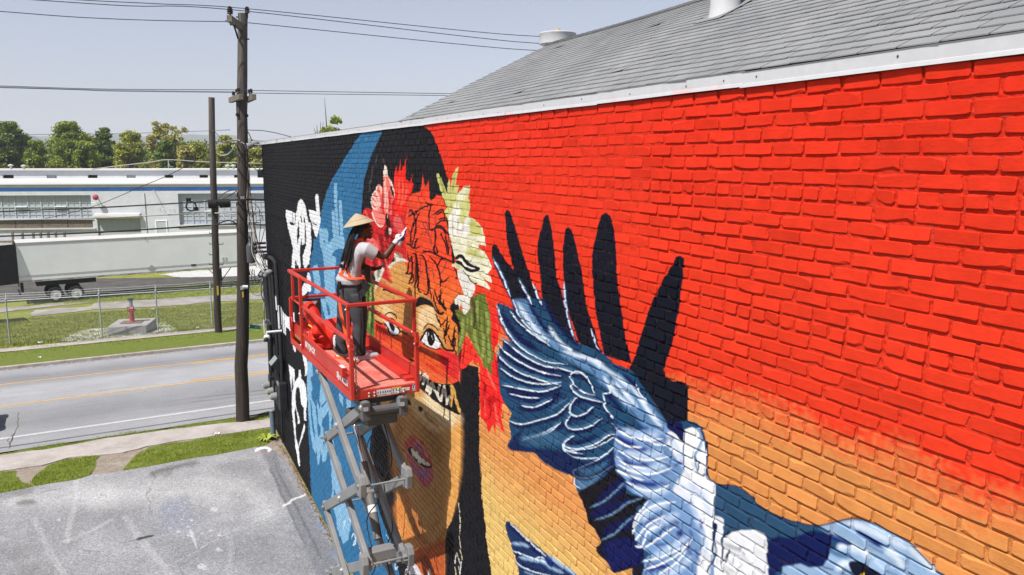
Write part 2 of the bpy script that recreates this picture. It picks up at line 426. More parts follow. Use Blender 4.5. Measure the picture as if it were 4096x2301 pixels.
    strokes('''M6 12,320 15,440
M6 38,405 45,500 46,618''', 8, WHITE, taper=False)
    poly('M6 165,640 190,640 192,818 172,818', WHITE, smooth=False); poly('Z7 410,-60 440,-60 440,20 428,25', WHITE, smooth=False)
    poly('Z7 495,0 540,20 555,170 545,250 530,255 530,180 515,110', WHITE, smooth=False)
    poly('Z7 372,138 430,195 432,300 418,345 405,240 400,400 395,350', WHITE, smooth=False)
    poly('Z7 408,400 432,310 468,262 470,195 485,190 492,275 520,310 540,360 550,480 540,600 545,680 522,680 520,560 505,540 492,520 478,380 462,355 448,370 440,410 436,470 445,560 470,640 483,700 462,715 458,640 436,545 430,620 440,760 445,860 468,930 520,708 532,735 528,780 480,910 470,950 478,1060 484,1115 470,1125 455,1040 440,940 425,800 408,640 402,520', WHITE, smooth=False)
    # ---- face
    skin = (218, 164, 96)
    poly('Z6 1360,395 1290,415 1215,500 1192,640 1190,1100 / Z7 1200,300 1250,520 1290,700 1330,850 1370,1050 1395,1200 / Z8 1440,140 1490,400 1510,600 1520,900 1560,1060 1640,1200 1720,1290 1740,1900 2010,1900 2010,1419 2008,1060 2030,940 2080,850 2140,600 2160,300 2165,50 / Z7 2030,400 2025,190 / Z6 2010,1447 2000,1000 1900,600 1500,300', skin, smooth=False)
    poly('Z7 1380,560 1600,600 1800,760 1900,900 1900,1250 / Z8 2020,700 1960,960 1840,1080 1680,1000 1560,700 1470,300', (196, 142, 82), soft=24, alpha=.85)  # lower face darkened: the mural's own modelling plus the lift's shadow put into colour
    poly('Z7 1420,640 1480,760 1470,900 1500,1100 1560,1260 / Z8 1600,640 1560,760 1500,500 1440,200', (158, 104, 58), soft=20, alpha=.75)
    stroke('Z7 1660,620 1720,760 1790,900 1830,1100', 40, (172, 120, 68), soft=22, alpha=.7)
    stroke('Z8 1700,700 1840,800 1900,700', 50, (206, 156, 96), soft=26, alpha=.7)
    stroke('Z7 1690,470 1830,590 1990,700', 60, (246, 224, 184), soft=26)
    stroke('Z7 1560,480 1600,560 1720,700 1860,780', 34, (242, 206, 150), soft=16, alpha=.8)
    stroke('Z7 2005,680 2000,900 1985,1200 / Z8 2080,600 2040,850', 34, (233, 170, 92), soft=16)
    stroke('Z8 1545,640 1560,850 1620,1010 1730,1120', 44, (222, 140, 70), soft=22, alpha=.9)
    stroke('Z8 1600,640 1680,880 1780,1060 1840,1110 1930,1080 2010,960', 26, (170, 100, 55), soft=16, alpha=.85)
    stroke('Z8 1590,560 1640,700 1720,830 1760,960', 22, (200, 120, 66), soft=14, alpha=.7)
    poly('Z8 1600,1120 1720,1140 1830,1125 1960,1070 2010,1050 2010,1419 2010,1600 1760,1600 1700,1290', (196, 98, 50), soft=8, smooth=False)
    stroke('Z8 1720,1300 1800,1250 1850,1380', 20, (150, 70, 38), soft=10); stroke('Z8 1870,1400 1960,1390', 26, (232, 110, 55), soft=8)
    poly('Z8 1625,1220 1700,1300 1760,1400 1790,1419 1640,1419 1620,1340', (225, 226, 232), smooth=False)
    poly('Z8 1840,1360 1850,1350 1870,1419 1830,1419', (235, 228, 220), smooth=False)
    stroke('Z7 1520,380 1500,520 1560,650', 16, (205, 140, 80), soft=9, alpha=.8)
    for e in ('Z7 1512,480 1535,482 1556,510 1548,536 1525,530 1508,505', 'Z7 1622,550 1650,548 1668,575 1655,596 1630,592'):
        poly(e, (62, 40, 28), soft=4)
    strokes('''Z7 1494,470 1500,440 1540,455 1570,500 1562,540
Z7 1610,560 1625,535 1665,540 1682,580 1665,620 1640,625
Z7 1600,470 1680,520 1700,590''', 6, (240, 205, 140), soft=3)
    strokes('''Z7 1500,540 1470,480 1490,430
Z7 1690,600 1720,660 1820,740''', 8, (160, 100, 60), soft=5, alpha=.8)
    # lips and teeth
    poly('Z7 1478,905 1520,850 1565,820 1600,850 1622,862 1665,885 1700,950 1735,1020 1758,1100 1745,1140 1700,1100 1640,1020 1560,945 1500,950', (196, 92, 78), soft=3)
    poly('Z7 1495,950 1540,990 1590,1070 1660,1140 1740,1145 1772,1165 1772,1220 1745,1290 1700,1330 1650,1300 1600,1215 1550,1120', (196, 104, 108), soft=3)
    poly('Z7 1580,1110 1650,1160 1720,1165 1700,1240 1640,1220', (168, 112, 150), soft=9); poly('Z7 1580,900 1640,930 1700,1010 1660,1000 1600,950', (160, 104, 132), soft=8)
    stroke('Z7 1600,870 1660,930 1720,1040', 10, (215, 130, 110), soft=5)
    poly('Z7 1522,955 1560,940 1640,1010 1735,1105 1745,1135 1690,1140 1600,1075 1550,1010', (48, 24, 26), soft=2)
    for e in ('1548,958 1572,955 1590,985 1585,1030 1565,1020', '1588,985 1610,985 1625,1020 1612,1055 1592,1040', '1622,1020 1650,1035 1660,1075 1645,1098 1618,1080', '1658,1045 1690,1070 1692,1110 1665,1098', '1692,1078 1728,1100 1728,1124 1698,1112'):
        poly('Z7 ' + e, (240, 232, 212), soft=1.5)
    # ---- mask over the eyes
    poly('Z6 1190,930 1240,950 1300,965 1350,1040 1440,1060 1560,1060 1640,1080 1700,1175 1760,1195 1850,1180 1900,1205 2010,1260 2012,1447 / Z7 2022,310 1980,330 1900,322 1800,320 1700,272 1620,180 1560,110 1480,100 1350,60 1200,20', (240, 92, 48), soft=2.5, smooth=False)
    poly('M4 230,440 330,465 385,480 400,560 405,690 380,700 300,640 250,560 240,500', (228, 48, 52), soft=14)
    poly('M4 120,560 200,600 230,640 180,630', (236, 62, 40), soft=10); poly('Z6 1210,960 1330,1040 1340,1120 1240,1100', (214, 60, 44), soft=14)
    poly('H2 700,760 860,830 900,960 740,900', (238, 60, 42), soft=8); poly('M4 60,380 150,440 230,520 240,560 120,470', (244, 110, 60), soft=10)
    stroke('M4 70,580 160,640 240,690 300,720', 16, (244, 120, 70), soft=10)
    # forehead: flat red orange with loose black line work, running down the right cheek
    c0 = lin((240, 78, 46)); c1 = lin((232, 136, 62))
    p = pts('Z5 1490,1447 1500,1100 1520,960 1560,910 1600,895 1640,890 1655,800 1665,740 1690,850 1702,880 1722,780 1735,960 1750,975 1800,920 1850,930 1890,1040 1900,1200 1920,1447 / Z6 1920,0 1950,370 1990,480 2020,580 2060,660 1980,700 1940,800 1990,930 2005,1050 1990,1220 1900,1200 1850,1000 1800,830 1750,720 1640,640 1560,540 1500,380')
    def mix(sl):
        t = np.clip((_PY[sl] - 1050) / 260, 0, 1)[..., None]
        return (c0 * (1 - t) + c1 * t).astype(np.float32)
    poly(p, mix, soft=3, smooth=False)
    stroke('Z6 1540,480 1570,620 1620,700', 30, (232, 140, 66), soft=18, alpha=.7)
    poly('M4 90,110 180,100 212,180 232,262 190,245 140,238 110,280 80,300 60,200', (240, 212, 162), soft=10)
    poly('M4 25,100 50,110 60,250 40,330 20,300', (205, 150, 84), soft=10)
    stroke('Z6 1290,760 1330,860 1300,900', 34, (240, 214, 160), soft=18); stroke('Z6 1300,560 1400,480 1470,600 1480,760', 40, (214, 160, 84), soft=22, alpha=.9)
    stroke('Z6 1220,640 1260,560 1340,520', 22, (196, 120, 70), soft=12, alpha=.8)
    poly('H2 825,275 850,208 950,225 1050,262 1112,292 1112,345 1000,312 900,268 850,262', BLK)
    poly('M4 48,100 50,50 80,14 130,28 180,60 205,112 240,142 280,138 262,168 220,150 180,95 130,80 80,88', BLK)
    # left eye
    poly('H2 872,770 930,790 1010,820 1075,900 1100,960 1060,995 1000,985 930,940 885,870', (226, 230, 238)); poly('H2 930,790 1010,825 1030,900 1000,950 965,900', (20, 20, 24))
    strokes('''H2 860,690 910,635 970,625 1030,670 1060,740
H2 880,780 960,720 1050,800 1110,930 1090,985
H2 830,790 880,830 950,970 1020,1010 1100,985''', 5.5, (24, 22, 24))
    stroke('H2 690,740 780,810 830,815', 6, (40, 24, 20)); stroke('H2 1110,930 1180,970 1250,985', 7, (60, 36, 26))
    # right eye
    poly('M4 92,372 112,335 150,288 200,315 240,375 248,412 218,440 170,432 120,402', (238, 241, 246)); poly('M4 138,288 165,282 190,310 203,360 185,415 160,415 142,370', (14, 14, 18))
    strokes('''M4 150,312 152,332
M4 178,332 186,362''', 6, (230, 232, 238), soft=2.5)
    stroke('M4 88,370 118,312 155,280 200,306 240,368 285,440 350,456', 8, (24, 22, 24), taper=False); stroke('M4 95,378 150,428 212,444 262,436', 4, (24, 22, 24))
    stroke('M4 108,288 138,242 188,248 228,292', 5, (38, 26, 24)); stroke('M4 40,352 80,360', 6, (60, 36, 24))
    # grin
    poly('Z7 1612,178 1640,214 1700,270 1790,315 1880,330 1960,325 2028,318 2032,612 1960,602 1880,560 1780,490 1690,412 1630,362 1605,300', (26, 27, 32))
    strokes('''Z7 1618,250 1636,218 1640,290
Z7 1640,290 1690,236 1668,330
Z7 1668,330 1712,258 1716,340 1700,390
Z7 1716,400 1750,318 1760,340 1730,430
Z7 1762,330 1800,420 1828,345
Z7 1828,350 1808,440 1840,490
Z7 1840,490 1876,350 1884,420 1900,520
Z7 1896,520 1925,450 1934,545''', 9.5, (238, 232, 214), taper=False)
    strokes('''Z7 1944,345 1950,420 1936,545
Z7 1952,350 1975,430 2000,520
Z7 1978,470 2010,560 2022,600''', 9.5, (222, 172, 92), taper=False)
    strokes('''P 1480,1560 1500,1572 1520,1590
Z7 1500,105 1560,100 1600,130''', 7, (30, 26, 24))
    # loose black lines
    INKL = (24, 22, 26)
    strokes('''M3 60,250 75,340 95,300 100,430 80,500 70,530
M3 70,330 62,420 52,440 85,440 95,420
M3 95,275 130,290 140,420 130,520 110,560
M3 105,300 100,420 110,500 80,520
M3 150,290 190,300 220,420 230,560 215,610 195,590
M3 140,300 150,440 150,570 180,590
M3 165,270 240,262 300,290 420,340 440,360
M3 180,250 230,265 290,275
M3 280,60 290,150 275,250 300,275 300,240 280,200
M3 275,75 330,65 380,100 395,130
M3 230,20 245,80 270,90
M3 330,110 370,190 385,280
M3 370,120 395,250 390,290
M3 300,40 340,10 390,10
M3 130,0 125,90 110,170 90,225
M3 45,195 80,205 110,230 130,170
M3 85,120 100,190
M3 140,150 120,230 165,215
M3 205,310 225,460 245,560 255,650
M3 240,300 300,370 330,470 330,560
M3 300,390 340,320 400,330
M3 430,365 460,430 465,470 450,480
M3 330,480 350,510 400,470
M3 280,570 300,640 330,690 370,740
M3 340,560 330,640 320,690
M3 350,660 365,720 380,745
M4 240,0 250,60 300,120
M4 190,0 210,90 240,150
M4 210,150 240,230 265,240 290,200
M4 230,200 250,250 255,260
M4 305,170 300,240 285,330 290,400
M4 270,260 290,330 300,300 320,240
M4 330,380 350,420 360,310 380,290
M4 360,340 370,400 350,450
M4 380,300 410,360
M4 310,330 330,370 345,385
M4 370,250 350,350 355,420 385,500
M2 40,480 60,520 45,580 45,690
M2 0,460 40,500 70,490 75,510
M2 150,660 180,640 240,640
M2 110,720 180,730 230,790
M2 60,770 110,750 130,720
M2 100,790 120,740 200,760 230,818
M2 150,480 180,430
M2 190,560 150,590 120,600
M1 590,640 590,818
M1 740,640 800,700
M1 620,818 740,740 800,730
M1 590,790 610,760 630,818
Z5 1560,1060 1580,1110 1600,1070 1610,1110
Z5 1520,1130 1580,1100 1590,1160
Z5 1640,1080 1560,1250 1550,1400
Z5 1760,1120 1860,1060 1880,1180''', 6.5, INKL)
    strokes('''M3 160,120 210,100 240,140 260,220
M3 205,380 240,420 270,420 280,500
M3 170,300 165,420 190,440
M3 330,440 370,380 375,340
M3 180,10 200,60 230,120
M3 60,70 80,100 65,110
M2 120,600 115,680 135,720
M2 0,660 30,740 40,818
M1 680,610 710,700 740,780''', 4, (86, 58, 66), alpha=.75)
    poly('M3 415,700 440,695 450,640 470,612 500,602 455,660 448,720 470,770 500,818 420,818 430,770 408,740', INKL)
    poly('M4 330,90 350,80 370,120 400,200 410,290 380,240 345,210 350,170 370,160 340,140', INKL)
    # ---- red birds at the left of the forehead
    poly('M1 70,830 90,775 130,740 190,765 190,700 430,640 560,700 545,818 / Z5 1500,1100 1490,1300 / Z6 1485,60 1512,345 1440,330 1420,250 1350,380 1335,420 1375,575 1300,520 1215,470 1130,470 1105,300 1060,0 / Z5 1060,1200 1078,1090', (206, 38, 42), soft=2, smooth=False)
    strokes('''Z5 1130,1080 1170,1250 1180,1400
Z5 1350,1180 1370,1330 1360,1447
Z6 1180,180 1200,330 1210,440
Z6 1260,80 1280,240 1300,440
Z6 1310,60 1330,250 1310,420
Z5 1230,1260 1260,1400''', 13, (128, 18, 28), soft=5)
    strokes('''Z5 1110,1060 1150,1180 1160,1300
Z5 1400,1120 1440,1230 1450,1400
Z6 1160,240 1170,400
Z6 1230,120 1240,320 1260,440
Z6 1300,300 1340,470 1365,560
Z6 1290,120 1350,220''', 9, (240, 86, 76), soft=4)
    poly('M1 313,420 308,380 325,275 342,292 358,390 400,450 425,540 436,640 415,660 400,690 400,818 195,818 185,740 200,715 178,700 180,650 205,640 185,620 225,575 225,540 250,520 252,492 275,495 292,520 305,560', (240, 118, 106), soft=1.5, smooth=False)
    poly('M1 310,405 314,350 327,275 345,300 358,400 335,395', (236, 228, 210), smooth=False)
    strokes('''M1 255,500 275,520 290,600 300,700
M1 225,550 250,620 275,720
M1 190,620 230,660 260,740
M1 185,660 230,720 250,790
M1 330,420 330,560 325,760
M1 350,560 360,680 350,790
M1 365,420 400,500 425,600''', 7, (250, 205, 192), soft=3)
    strokes('''M1 250,495 228,550 188,615 180,690 205,715
M1 178,712 200,750 240,765
M1 372,420 410,500 432,620''', 4, (246, 232, 220), soft=2)
    strokes('''M1 375,560 380,680 370,790
M1 300,560 300,700 310,818''', 12, (206, 44, 46), soft=6)
    poly('M1 385,500 405,500 430,640 400,600', BLK, smooth=False)
    poly('M1 432,650 425,500 428,380 440,320 456,290 452,400 470,340 500,218 490,330 505,330 530,288 545,260 570,170 552,300 545,340 560,310 548,380 560,430 600,460 630,366 612,460 636,485 610,590 575,640 560,740 540,818 430,818', (243, 44, 34), soft=1.2, smooth=False)
    strokes('''M1 480,420 480,560 470,700
M1 520,440 520,580 500,740
M1 560,480 555,580 530,700
M1 445,440 450,560
M1 600,500 580,570''', 8, (250, 96, 70), soft=4)
    strokes('''M1 500,420 500,560
M1 540,470 540,600
M1 460,520 465,620''', 6, (200, 22, 28), soft=3)
    poly('M1 718,560 728,450 735,375 745,420 742,500 765,520 800,440 790,500 775,560 780,640 700,640', (240, 66, 42), smooth=False)
    poly('Z5 1175,1075 1195,1060 1260,1080 1300,1120 1305,1170 1285,1210 1255,1222 1215,1185 1190,1130', (243, 128, 116)); stroke('Z5 1175,1075 1192,1135 1220,1190 1256,1224 1290,1208', 5, (240, 216, 206))
    poly('Z5 1310,1105 1325,1095 1345,1150 1350,1215 1325,1220 1310,1180', (42, 12, 22)); stroke('Z5 1325,1105 1330,1140', 6, (236, 214, 210)); poly('Z5 1310,1230 1360,1220 1340,1330 1300,1290', (66, 14, 24), soft=5)
    poly('Z5 1400,1110 1440,1120 1480,1230 1470,1330 1420,1260 1385,1200', (224, 92, 90), soft=4)
    poly('Z5 1340,1240 1365,1250 1360,1300 1345,1290', (238, 190, 180), soft=3); poly('Z5 1130,1330 1190,1330 1230,1420 1150,1400', (236, 110, 100), soft=4)
    poly('Z6 1330,410 1345,380 1400,340 1385,270 1440,300 1508,340 1512,356 1440,350 1390,375 1360,410', (232, 226, 212), soft=3)
    poly('Z6 1400,250 1430,270 1480,300 1440,310', (150, 128, 96), soft=6)
    poly('Z6 1210,520 1195,470 1230,420 1290,415 1280,470 1240,560 1205,640', (224, 222, 210), soft=3); poly('Z6 1225,430 1262,440 1230,520', (128, 134, 104), soft=5)
    poly('Z6 1120,600 1150,550 1200,540 1190,640 1202,760 1198,900 1196,1110 1120,1010 1108,800', (96, 118, 52)); strokes('''Z6 1150,580 1140,760 1130,940
Z6 1185,600 1180,800 1170,1060''', 8, (44, 58, 28), soft=4)
    strokes('''Z6 1165,600 1160,800 1150,980
Z6 1125,860 1115,960''', 8, (158, 174, 96), soft=4)
    # ---- pale bird with the closed eye, olive wing, red breast
    poly('M4 655,140 672,118 702,125 726,190 700,200 722,240 748,318 722,310 718,405 695,420 690,470 715,520 738,640 730,690 770,818 / R5 235,650 245,720 290,985 250,960 258,1090 240,1060 272,1250 225,1190 190,1140 192,1272 165,1160 120,1250 108,1160 55,1100 45,1000 40,640 / M4 575,740 570,640 590,560 640,560 650,400', (238, 42, 40), soft=1.5, smooth=False)
    strokes('''R5 60,640 90,800 70,1000
R5 130,900 150,1000 130,1120
R5 190,560 215,680 240,820
R5 215,900 230,1020
R5 170,330 195,420''', 8, (170, 22, 32), soft=4)
    strokes('''R5 110,620 150,760 200,860
R5 80,900 100,1080
R5 180,960 200,1090 240,1200
R5 160,120 200,170
R5 190,220 220,300''', 8, (250, 104, 88), soft=4)
    poly('R5 105,930 150,905 230,940 180,960 130,985', (190, 24, 30), soft=5)
    poly('M4 450,335 490,380 540,450 570,520 592,560 612,640 640,690 662,735 630,742 600,690 578,640 562,560 540,576 512,538 480,572 445,602 408,602 418,490 435,400', (240, 58, 46), soft=1.5)
    strokes('''M4 450,380 440,480 430,560
M4 500,420 490,500
M4 540,480 530,540
M4 590,600 620,690''', 6, (188, 26, 30), soft=3)
    poly('M4 365,130 412,118 450,162 492,100 490,30 560,-10 610,-10 642,90 665,250 660,370 682,470 676,545 662,556 672,655 650,640 630,592 604,604 590,530 560,500 520,420 492,360 460,300 432,400 402,484 384,470 400,390 390,330 412,290 400,200 372,160', (104, 118, 52), soft=1.5, smooth=False)
    strokes('''M4 500,60 510,160 500,260
M4 545,40 550,160 540,250
M4 580,180 590,330
M4 620,120 640,240 635,330
M4 520,260 540,400 570,480
M4 600,330 600,450 590,520
M4 640,360 650,470 640,560
M4 430,200 425,320 405,420
M4 470,180 470,260
M4 610,440 615,560''', 12, (150, 160, 84), soft=5)
    strokes('''M4 525,40 530,180 520,280
M4 565,90 570,260
M4 605,150 610,300
M4 560,300 570,430
M4 625,350 625,480
M4 480,260 500,350
M4 405,180 410,280
M4 655,300 660,450''', 6, (52, 62, 30), soft=3)
    stroke('M4 500,20 520,150 540,260', 16, (60, 66, 34), soft=7, alpha=.8)
    poly('M3 395,-10 560,-10 640,20 672,70 692,130 706,252 690,225 660,212 640,215 650,235 690,262 722,320 752,390 718,440 738,470 752,512 742,522 700,490 670,462 702,510 736,562 726,578 680,545 610,522 560,470 500,412 420,378 430,362 462,345 430,250 405,100', (228, 226, 198), soft=1.2, smooth=False)
    poly('M3 470,410 520,420 560,470 600,520 612,572 590,620 570,650 565,720 532,775 512,742 500,690 480,720 470,690 455,700 448,650 480,612 522,612 500,540 478,480', (228, 226, 216), soft=1.5)
    poly('M2 130,150 150,150 185,220 215,310 245,372 243,260 265,203 272,260 266,330 282,290 300,190 330,110 350,84 366,78 345,200 326,300 345,282 370,282 345,370 420,318 492,274 496,312 468,430 490,436 492,520 470,615 545,650 595,705 640,830 262,830 250,640 208,580 240,520 200,430 165,320 140,240 122,185', (202, 202, 128), soft=1.2, smooth=False)
    poly('M2 270,830 262,640 290,560 330,470 350,560 370,480 385,540 375,660 420,710 440,640 475,618 500,700 470,830', (234, 232, 222), soft=3)
    poly('M2 350,380 410,330 412,300 470,300 440,420 400,470 360,460', (224, 222, 190), soft=5)
    strokes('''M2 310,620 300,720 305,818
M2 360,640 360,740 350,818
M2 420,720 410,818
M2 440,560 420,640''', 5, (188, 186, 160), soft=3)
    strokes('''M2 160,190 190,300 220,380
M2 330,140 310,250 300,340
M2 220,430 250,540
M2 280,400 280,520''', 7, (160, 162, 78), soft=4)
    strokes('''M3 570,40 630,100
M3 560,120 640,110
M3 560,180 650,200
M3 560,220 600,260 650,245
M3 540,280 600,275 690,320
M3 620,300 690,370
M3 440,372 500,390
M3 640,440 690,480
M2 490,690 520,720 590,740
M2 510,780 570,790''', 17, (190, 190, 100), soft=8, alpha=.85)
    strokes('''M3 640,330 720,360
M3 590,440 640,460
M3 520,170 600,210''', 10, (240, 238, 220), soft=5)
    strokes('''M3 462,312 480,298 508,305 535,340 580,378 640,400
M3 468,345 500,360 540,395 580,418 630,408''', 14, (26, 26, 30), taper=False)
    stroke('M3 478,322 505,340 540,380 610,402', 6, (238, 236, 230)); stroke('M3 510,410 560,470 580,500 610,520 640,520', 5, (40, 44, 24))
    poly('M3 640,205 700,215 705,265 690,240', RED, soft=2)
    strokes('''M3 430,30 440,180
M3 470,20 480,160
M3 510,40 500,140
M3 440,220 450,300''', 6, (206, 202, 180), soft=3)
    strokes('''M3 500,650 510,710
M3 540,560 560,640
M3 470,660 475,700''', 5, (150, 140, 110), soft=3)
    # ---- blue bird: dark spread feathers
    poly('R3 156,1000 158,900 175,878 200,900 280,1030 358,1120 350,1070 322,960 300,880 285,700 280,600 300,558 325,575 380,750 430,920 480,1080 530,1250 620,1450 / R5 700,260 420,160 330,0 / R3 300,1330 230,1200 180,1080', INK, smooth=False)
    poly('R3 615,740 640,640 665,608 690,618 715,760 740,960 760,1200 800,1300 830,1450 / R5 860,150 920,300 960,420 700,300 635,0 / R3 610,1250 600,1100 580,960 590,850', INK, smooth=False)
    poly('R3 835,800 845,740 870,724 900,750 940,900 980,1080 1010,1260 1035,1450 / R5 1060,130 1110,280 1182,490 980,420 / R5 840,0 / R3 835,1250 815,1080 820,900', INK, smooth=False)
    poly('R3 1105,900 1150,700 1180,610 1225,586 1265,620 1300,750 1315,950 1330,1200 1355,1450 / R5 1380,180 1410,400 1458,600 1200,520 1110,0 / R3 1095,1200 1090,1000', INK, smooth=False)
    poly('R3 1640,1450 1740,1240 1850,1060 1880,1000 1920,994 1952,1020 1945,1150 1920,1350 1910,1450 / R5 1870,260 1850,370 1800,520 1758,640 1768,720 1840,760 1930,760 1988,820 1985,1135 2050,1150 2110,1200 2140,1300 2150,1500 1850,1500 1700,1000 1500,760 1440,640 1500,500 1570,250', INK, smooth=False)
    # body and wing base
    poly('R5 205,60 215,33 300,60 380,104 335,20 330,-10 640,-10 720,200 960,400 1180,490 1300,600 1470,660 1600,860 1800,1150 1990,1135 2060,1150 2110,1200 / R7 2150,120 2180,300 2180,480 2250,560 2350,565 2450,580 2550,640 2620,720 / R8 200,820 400,900 600,945 750,930 900,890 1000,886 1150,930 1350,1030 1500,1120 1640,1240 1760,1360 1850,1450 1900,1900 -700,1900 / R7 1480,1450 1470,1350 1300,1392 1250,1300 1150,1210 1128,1150 1185,1100 1120,980 1070,930 1040,820 990,700 950,610 930,500 880,470 760,420 650,350 550,258 450,250 350,240 300,200 / R5 340,1280 315,1120 340,1060 290,1000 240,900 225,760 205,495 228,510 218,415 258,450 252,368 360,402 260,240 220,130', TEAL, smooth=False)
    # shade the outer wing: royal and navy between the quills
    strokes('''R5 230,110 300,220 420,360 600,480
R5 350,60 460,200 560,300 700,400
R5 270,400 400,500 560,590 740,660
R5 240,470 380,570 560,660 820,720
R5 230,560 380,660 600,760 800,800
R5 300,860 480,900 640,880
R5 430,980 600,960 800,870
R5 400,1010 560,1010 760,920''', 26, NAVY, soft=9, alpha=.95)
    strokes('''R5 640,560 800,640 880,700
R5 900,700 1000,700 1080,800
R5 900,830 1000,900
R5 950,960 1060,930 1180,980
R5 880,1180 950,1210 1060,1180
R5 640,1300 780,1200 900,1100
R5 860,1340 1000,1330 1120,1280
R5 650,1000 820,880
R5 1180,1180 1280,1130''', 22, NAVY, soft=9, alpha=.9)
    strokes('''R5 640,560 760,620
R5 560,880 660,840
R5 500,980 640,960
R5 900,740 960,700
R5 1150,1120 1280,1100''', 10, ROYAL, soft=6, alpha=.85)
    strokes('''R5 380,160 460,240 560,330 700,440
R5 300,330 400,420 520,500
R5 560,700 700,760 800,790
R5 450,920 560,940
R5 700,1020 850,930
R5 500,1160 640,1130''', 12, (88, 132, 168), soft=8, alpha=.8)
    FEATHERS = [l for l in WHITEQ.strip().split('\n')]
    for l in FEATHERS:
        q = pts(l.strip()); stroke(q + np.array([3.0, 9.0]), 17, NAVY, soft=6, alpha=.92)
    for l in FEATHERS[::2]:
        q = pts(l.strip()); stroke(q + np.array([-2.0, -9.0]), 9, (74, 118, 156), soft=5, alpha=.7)
    # bright leading arm
    poly('R5 350,0 470,0 560,130 640,260 760,400 860,480 980,560 1100,560 1210,620 1340,690 1480,800 1590,930 1700,1050 1790,1180 1700,1330 1560,1180 1400,1000 1230,830 1180,800 1100,700 1000,640 860,560 720,430 600,330 480,220 400,100', (96, 136, 178), soft=8)
    strokes('''R5 400,30 470,150 560,270 680,380
R5 690,250 780,380 900,480
R5 830,480 960,520 1100,570 1200,650
R5 1120,560 1230,660 1340,740 1440,830
R5 1280,760 1400,880 1520,1010
R5 1450,800 1560,950 1680,1120 1780,1230
R5 1200,720 1250,800 1330,900 1450,990''', 15, (212, 226, 244), soft=8)
    strokes('''R5 640,0 720,160 860,330 960,430
R5 500,40 600,200 680,310
R5 900,560 960,640
R5 1000,560 1120,640
R5 1080,640 1120,690
R5 1250,720 1300,780
R5 1300,800 1380,890
R5 1200,860 1290,950 1380,1050
R5 1380,700 1500,810 1560,900
R5 1560,880 1660,1000
R5 1450,1030 1540,1130''', 16, NAVY, soft=6, alpha=.95)
    strokes(WHITEQ, 5.5, (220, 236, 250), soft=2.4)
    strokes('''R7 450,130 600,90 760,10
R7 820,180 870,130 930,100
R7 820,190 850,240 980,230 1100,220 1250,150 1310,110
R7 830,230 900,290 1040,320 1160,310
R7 930,490 920,440 960,410 1050,380
R7 920,480 1020,500 1160,470 1300,380
R7 1050,380 1180,310 1300,210
R7 930,500 930,560 990,600
R7 1000,390 1140,340 1260,250''', 5, (206, 226, 244), soft=2.6)
    # lower wing: navy and black with a few pale quills
    poly('R7 310,200 420,60 440,140 420,190 560,220 700,230 860,260 1000,340 1180,330 1290,250 1320,380 1180,480 1000,520 930,500 880,470 760,420 650,350 550,258 450,250 350,240', NAVY, soft=8, alpha=.85)
    poly('R7 420,120 600,80 780,60 820,160 700,190 520,180', (58, 98, 132), soft=14, alpha=.9); poly('R7 960,420 1100,400 1260,330 1180,430 1040,480', (58, 98, 132), soft=10, alpha=.9); poly('R7 940,520 1060,530 1180,470 1060,580 1000,600', (90, 128, 166), soft=10, alpha=.9)
    poly('R7 960,640 1060,580 1200,500 1300,400 1330,470 1460,520 1400,640 1620,690 1520,770 1490,900 1480,1020 1560,1130 1580,1300 1540,1450 1480,1450 1470,1350 1300,1392 1250,1300 1150,1210 1128,1150 1185,1100 1120,980 1070,930 1040,820 990,700', (26, 24, 32), soft=3)
    poly('R7 1280,560 1420,480 1400,620 1300,690 1160,760 1140,700', NAVY, soft=10); poly('R7 1100,800 1300,720 1480,690 1300,800 1180,880 1090,860', NAVY, soft=8)
    poly('R7 1220,960 1360,900 1480,840 1480,960 1300,1020 1200,1060', NAVY, soft=8); poly('R7 1200,1130 1380,1060 1540,1120 1560,1300 1440,1330 1300,1380 1240,1280', (14, 28, 84), soft=10)
    strokes('''R7 1080,770 1200,720 1320,620 1400,540
R7 1120,890 1280,840 1420,740 1560,690
R7 1190,1080 1320,1010 1420,910 1480,860
R7 1560,1290 1700,1200 1900,1130 1990,1110''', 9, (104, 140, 172), soft=5, alpha=.85)
    # white belly and scapulars
    poly('R7 1320,0 1500,60 1800,0 1940,180 1960,60 2100,30 2140,120 2165,300 2170,480 2250,560 2250,660 2240,1447 2240,1900 1500,1900 1560,1447 1590,1300 1560,1290 1650,1220 1520,1130 1490,1000 1510,860 1620,700 1480,640 1400,580 1420,520 1330,440 1300,300', (118, 152, 196), soft=4, smooth=False)
    strokes('''R7 1560,1290 1560,1447
R7 1640,1260 1600,1400''', 20, (26, 32, 60), soft=10)
    poly('R7 1790,100 1880,60 1960,200 1990,350 2060,440 2170,490 2250,600 2230,1000 2200,1447 2200,1900 2080,1900 2080,1300 2160,1060 2100,900 2060,780 1960,700 1850,620 1900,520 1960,400 1860,280', (236, 239, 246), soft=7)
    strokes('''R7 1880,560 1980,600 2080,700
R7 2000,540 2080,620 2160,760
R7 1960,660 2060,800 2100,960
R7 2120,620 2180,760 2190,900
R7 2120,1000 2160,1120 2140,1260
R7 1840,130 1900,220 1950,330
R7 1900,300 1960,420''', 22, (196, 212, 236), soft=12, alpha=.8)
    poly('R7 1945,120 1950,60 2030,25 2090,70 2130,130 2160,260 2165,430 2090,480 2000,440 1955,300', (238, 241, 247), soft=3)
    strokes('''R7 2110,90 2120,160 2060,300 2090,450
R7 2130,190 2100,260''', 10, (120, 150, 190), soft=5)
    strokes('''R7 2060,290 2100,380 2080,440
R7 1950,130 1955,300 1950,420''', 5, (40, 56, 110), soft=3)
    poly('R5 1790,1150 1820,1130 1920,1160 1945,1220 1935,1330 1880,1260 1800,1200', NAVY, soft=3)
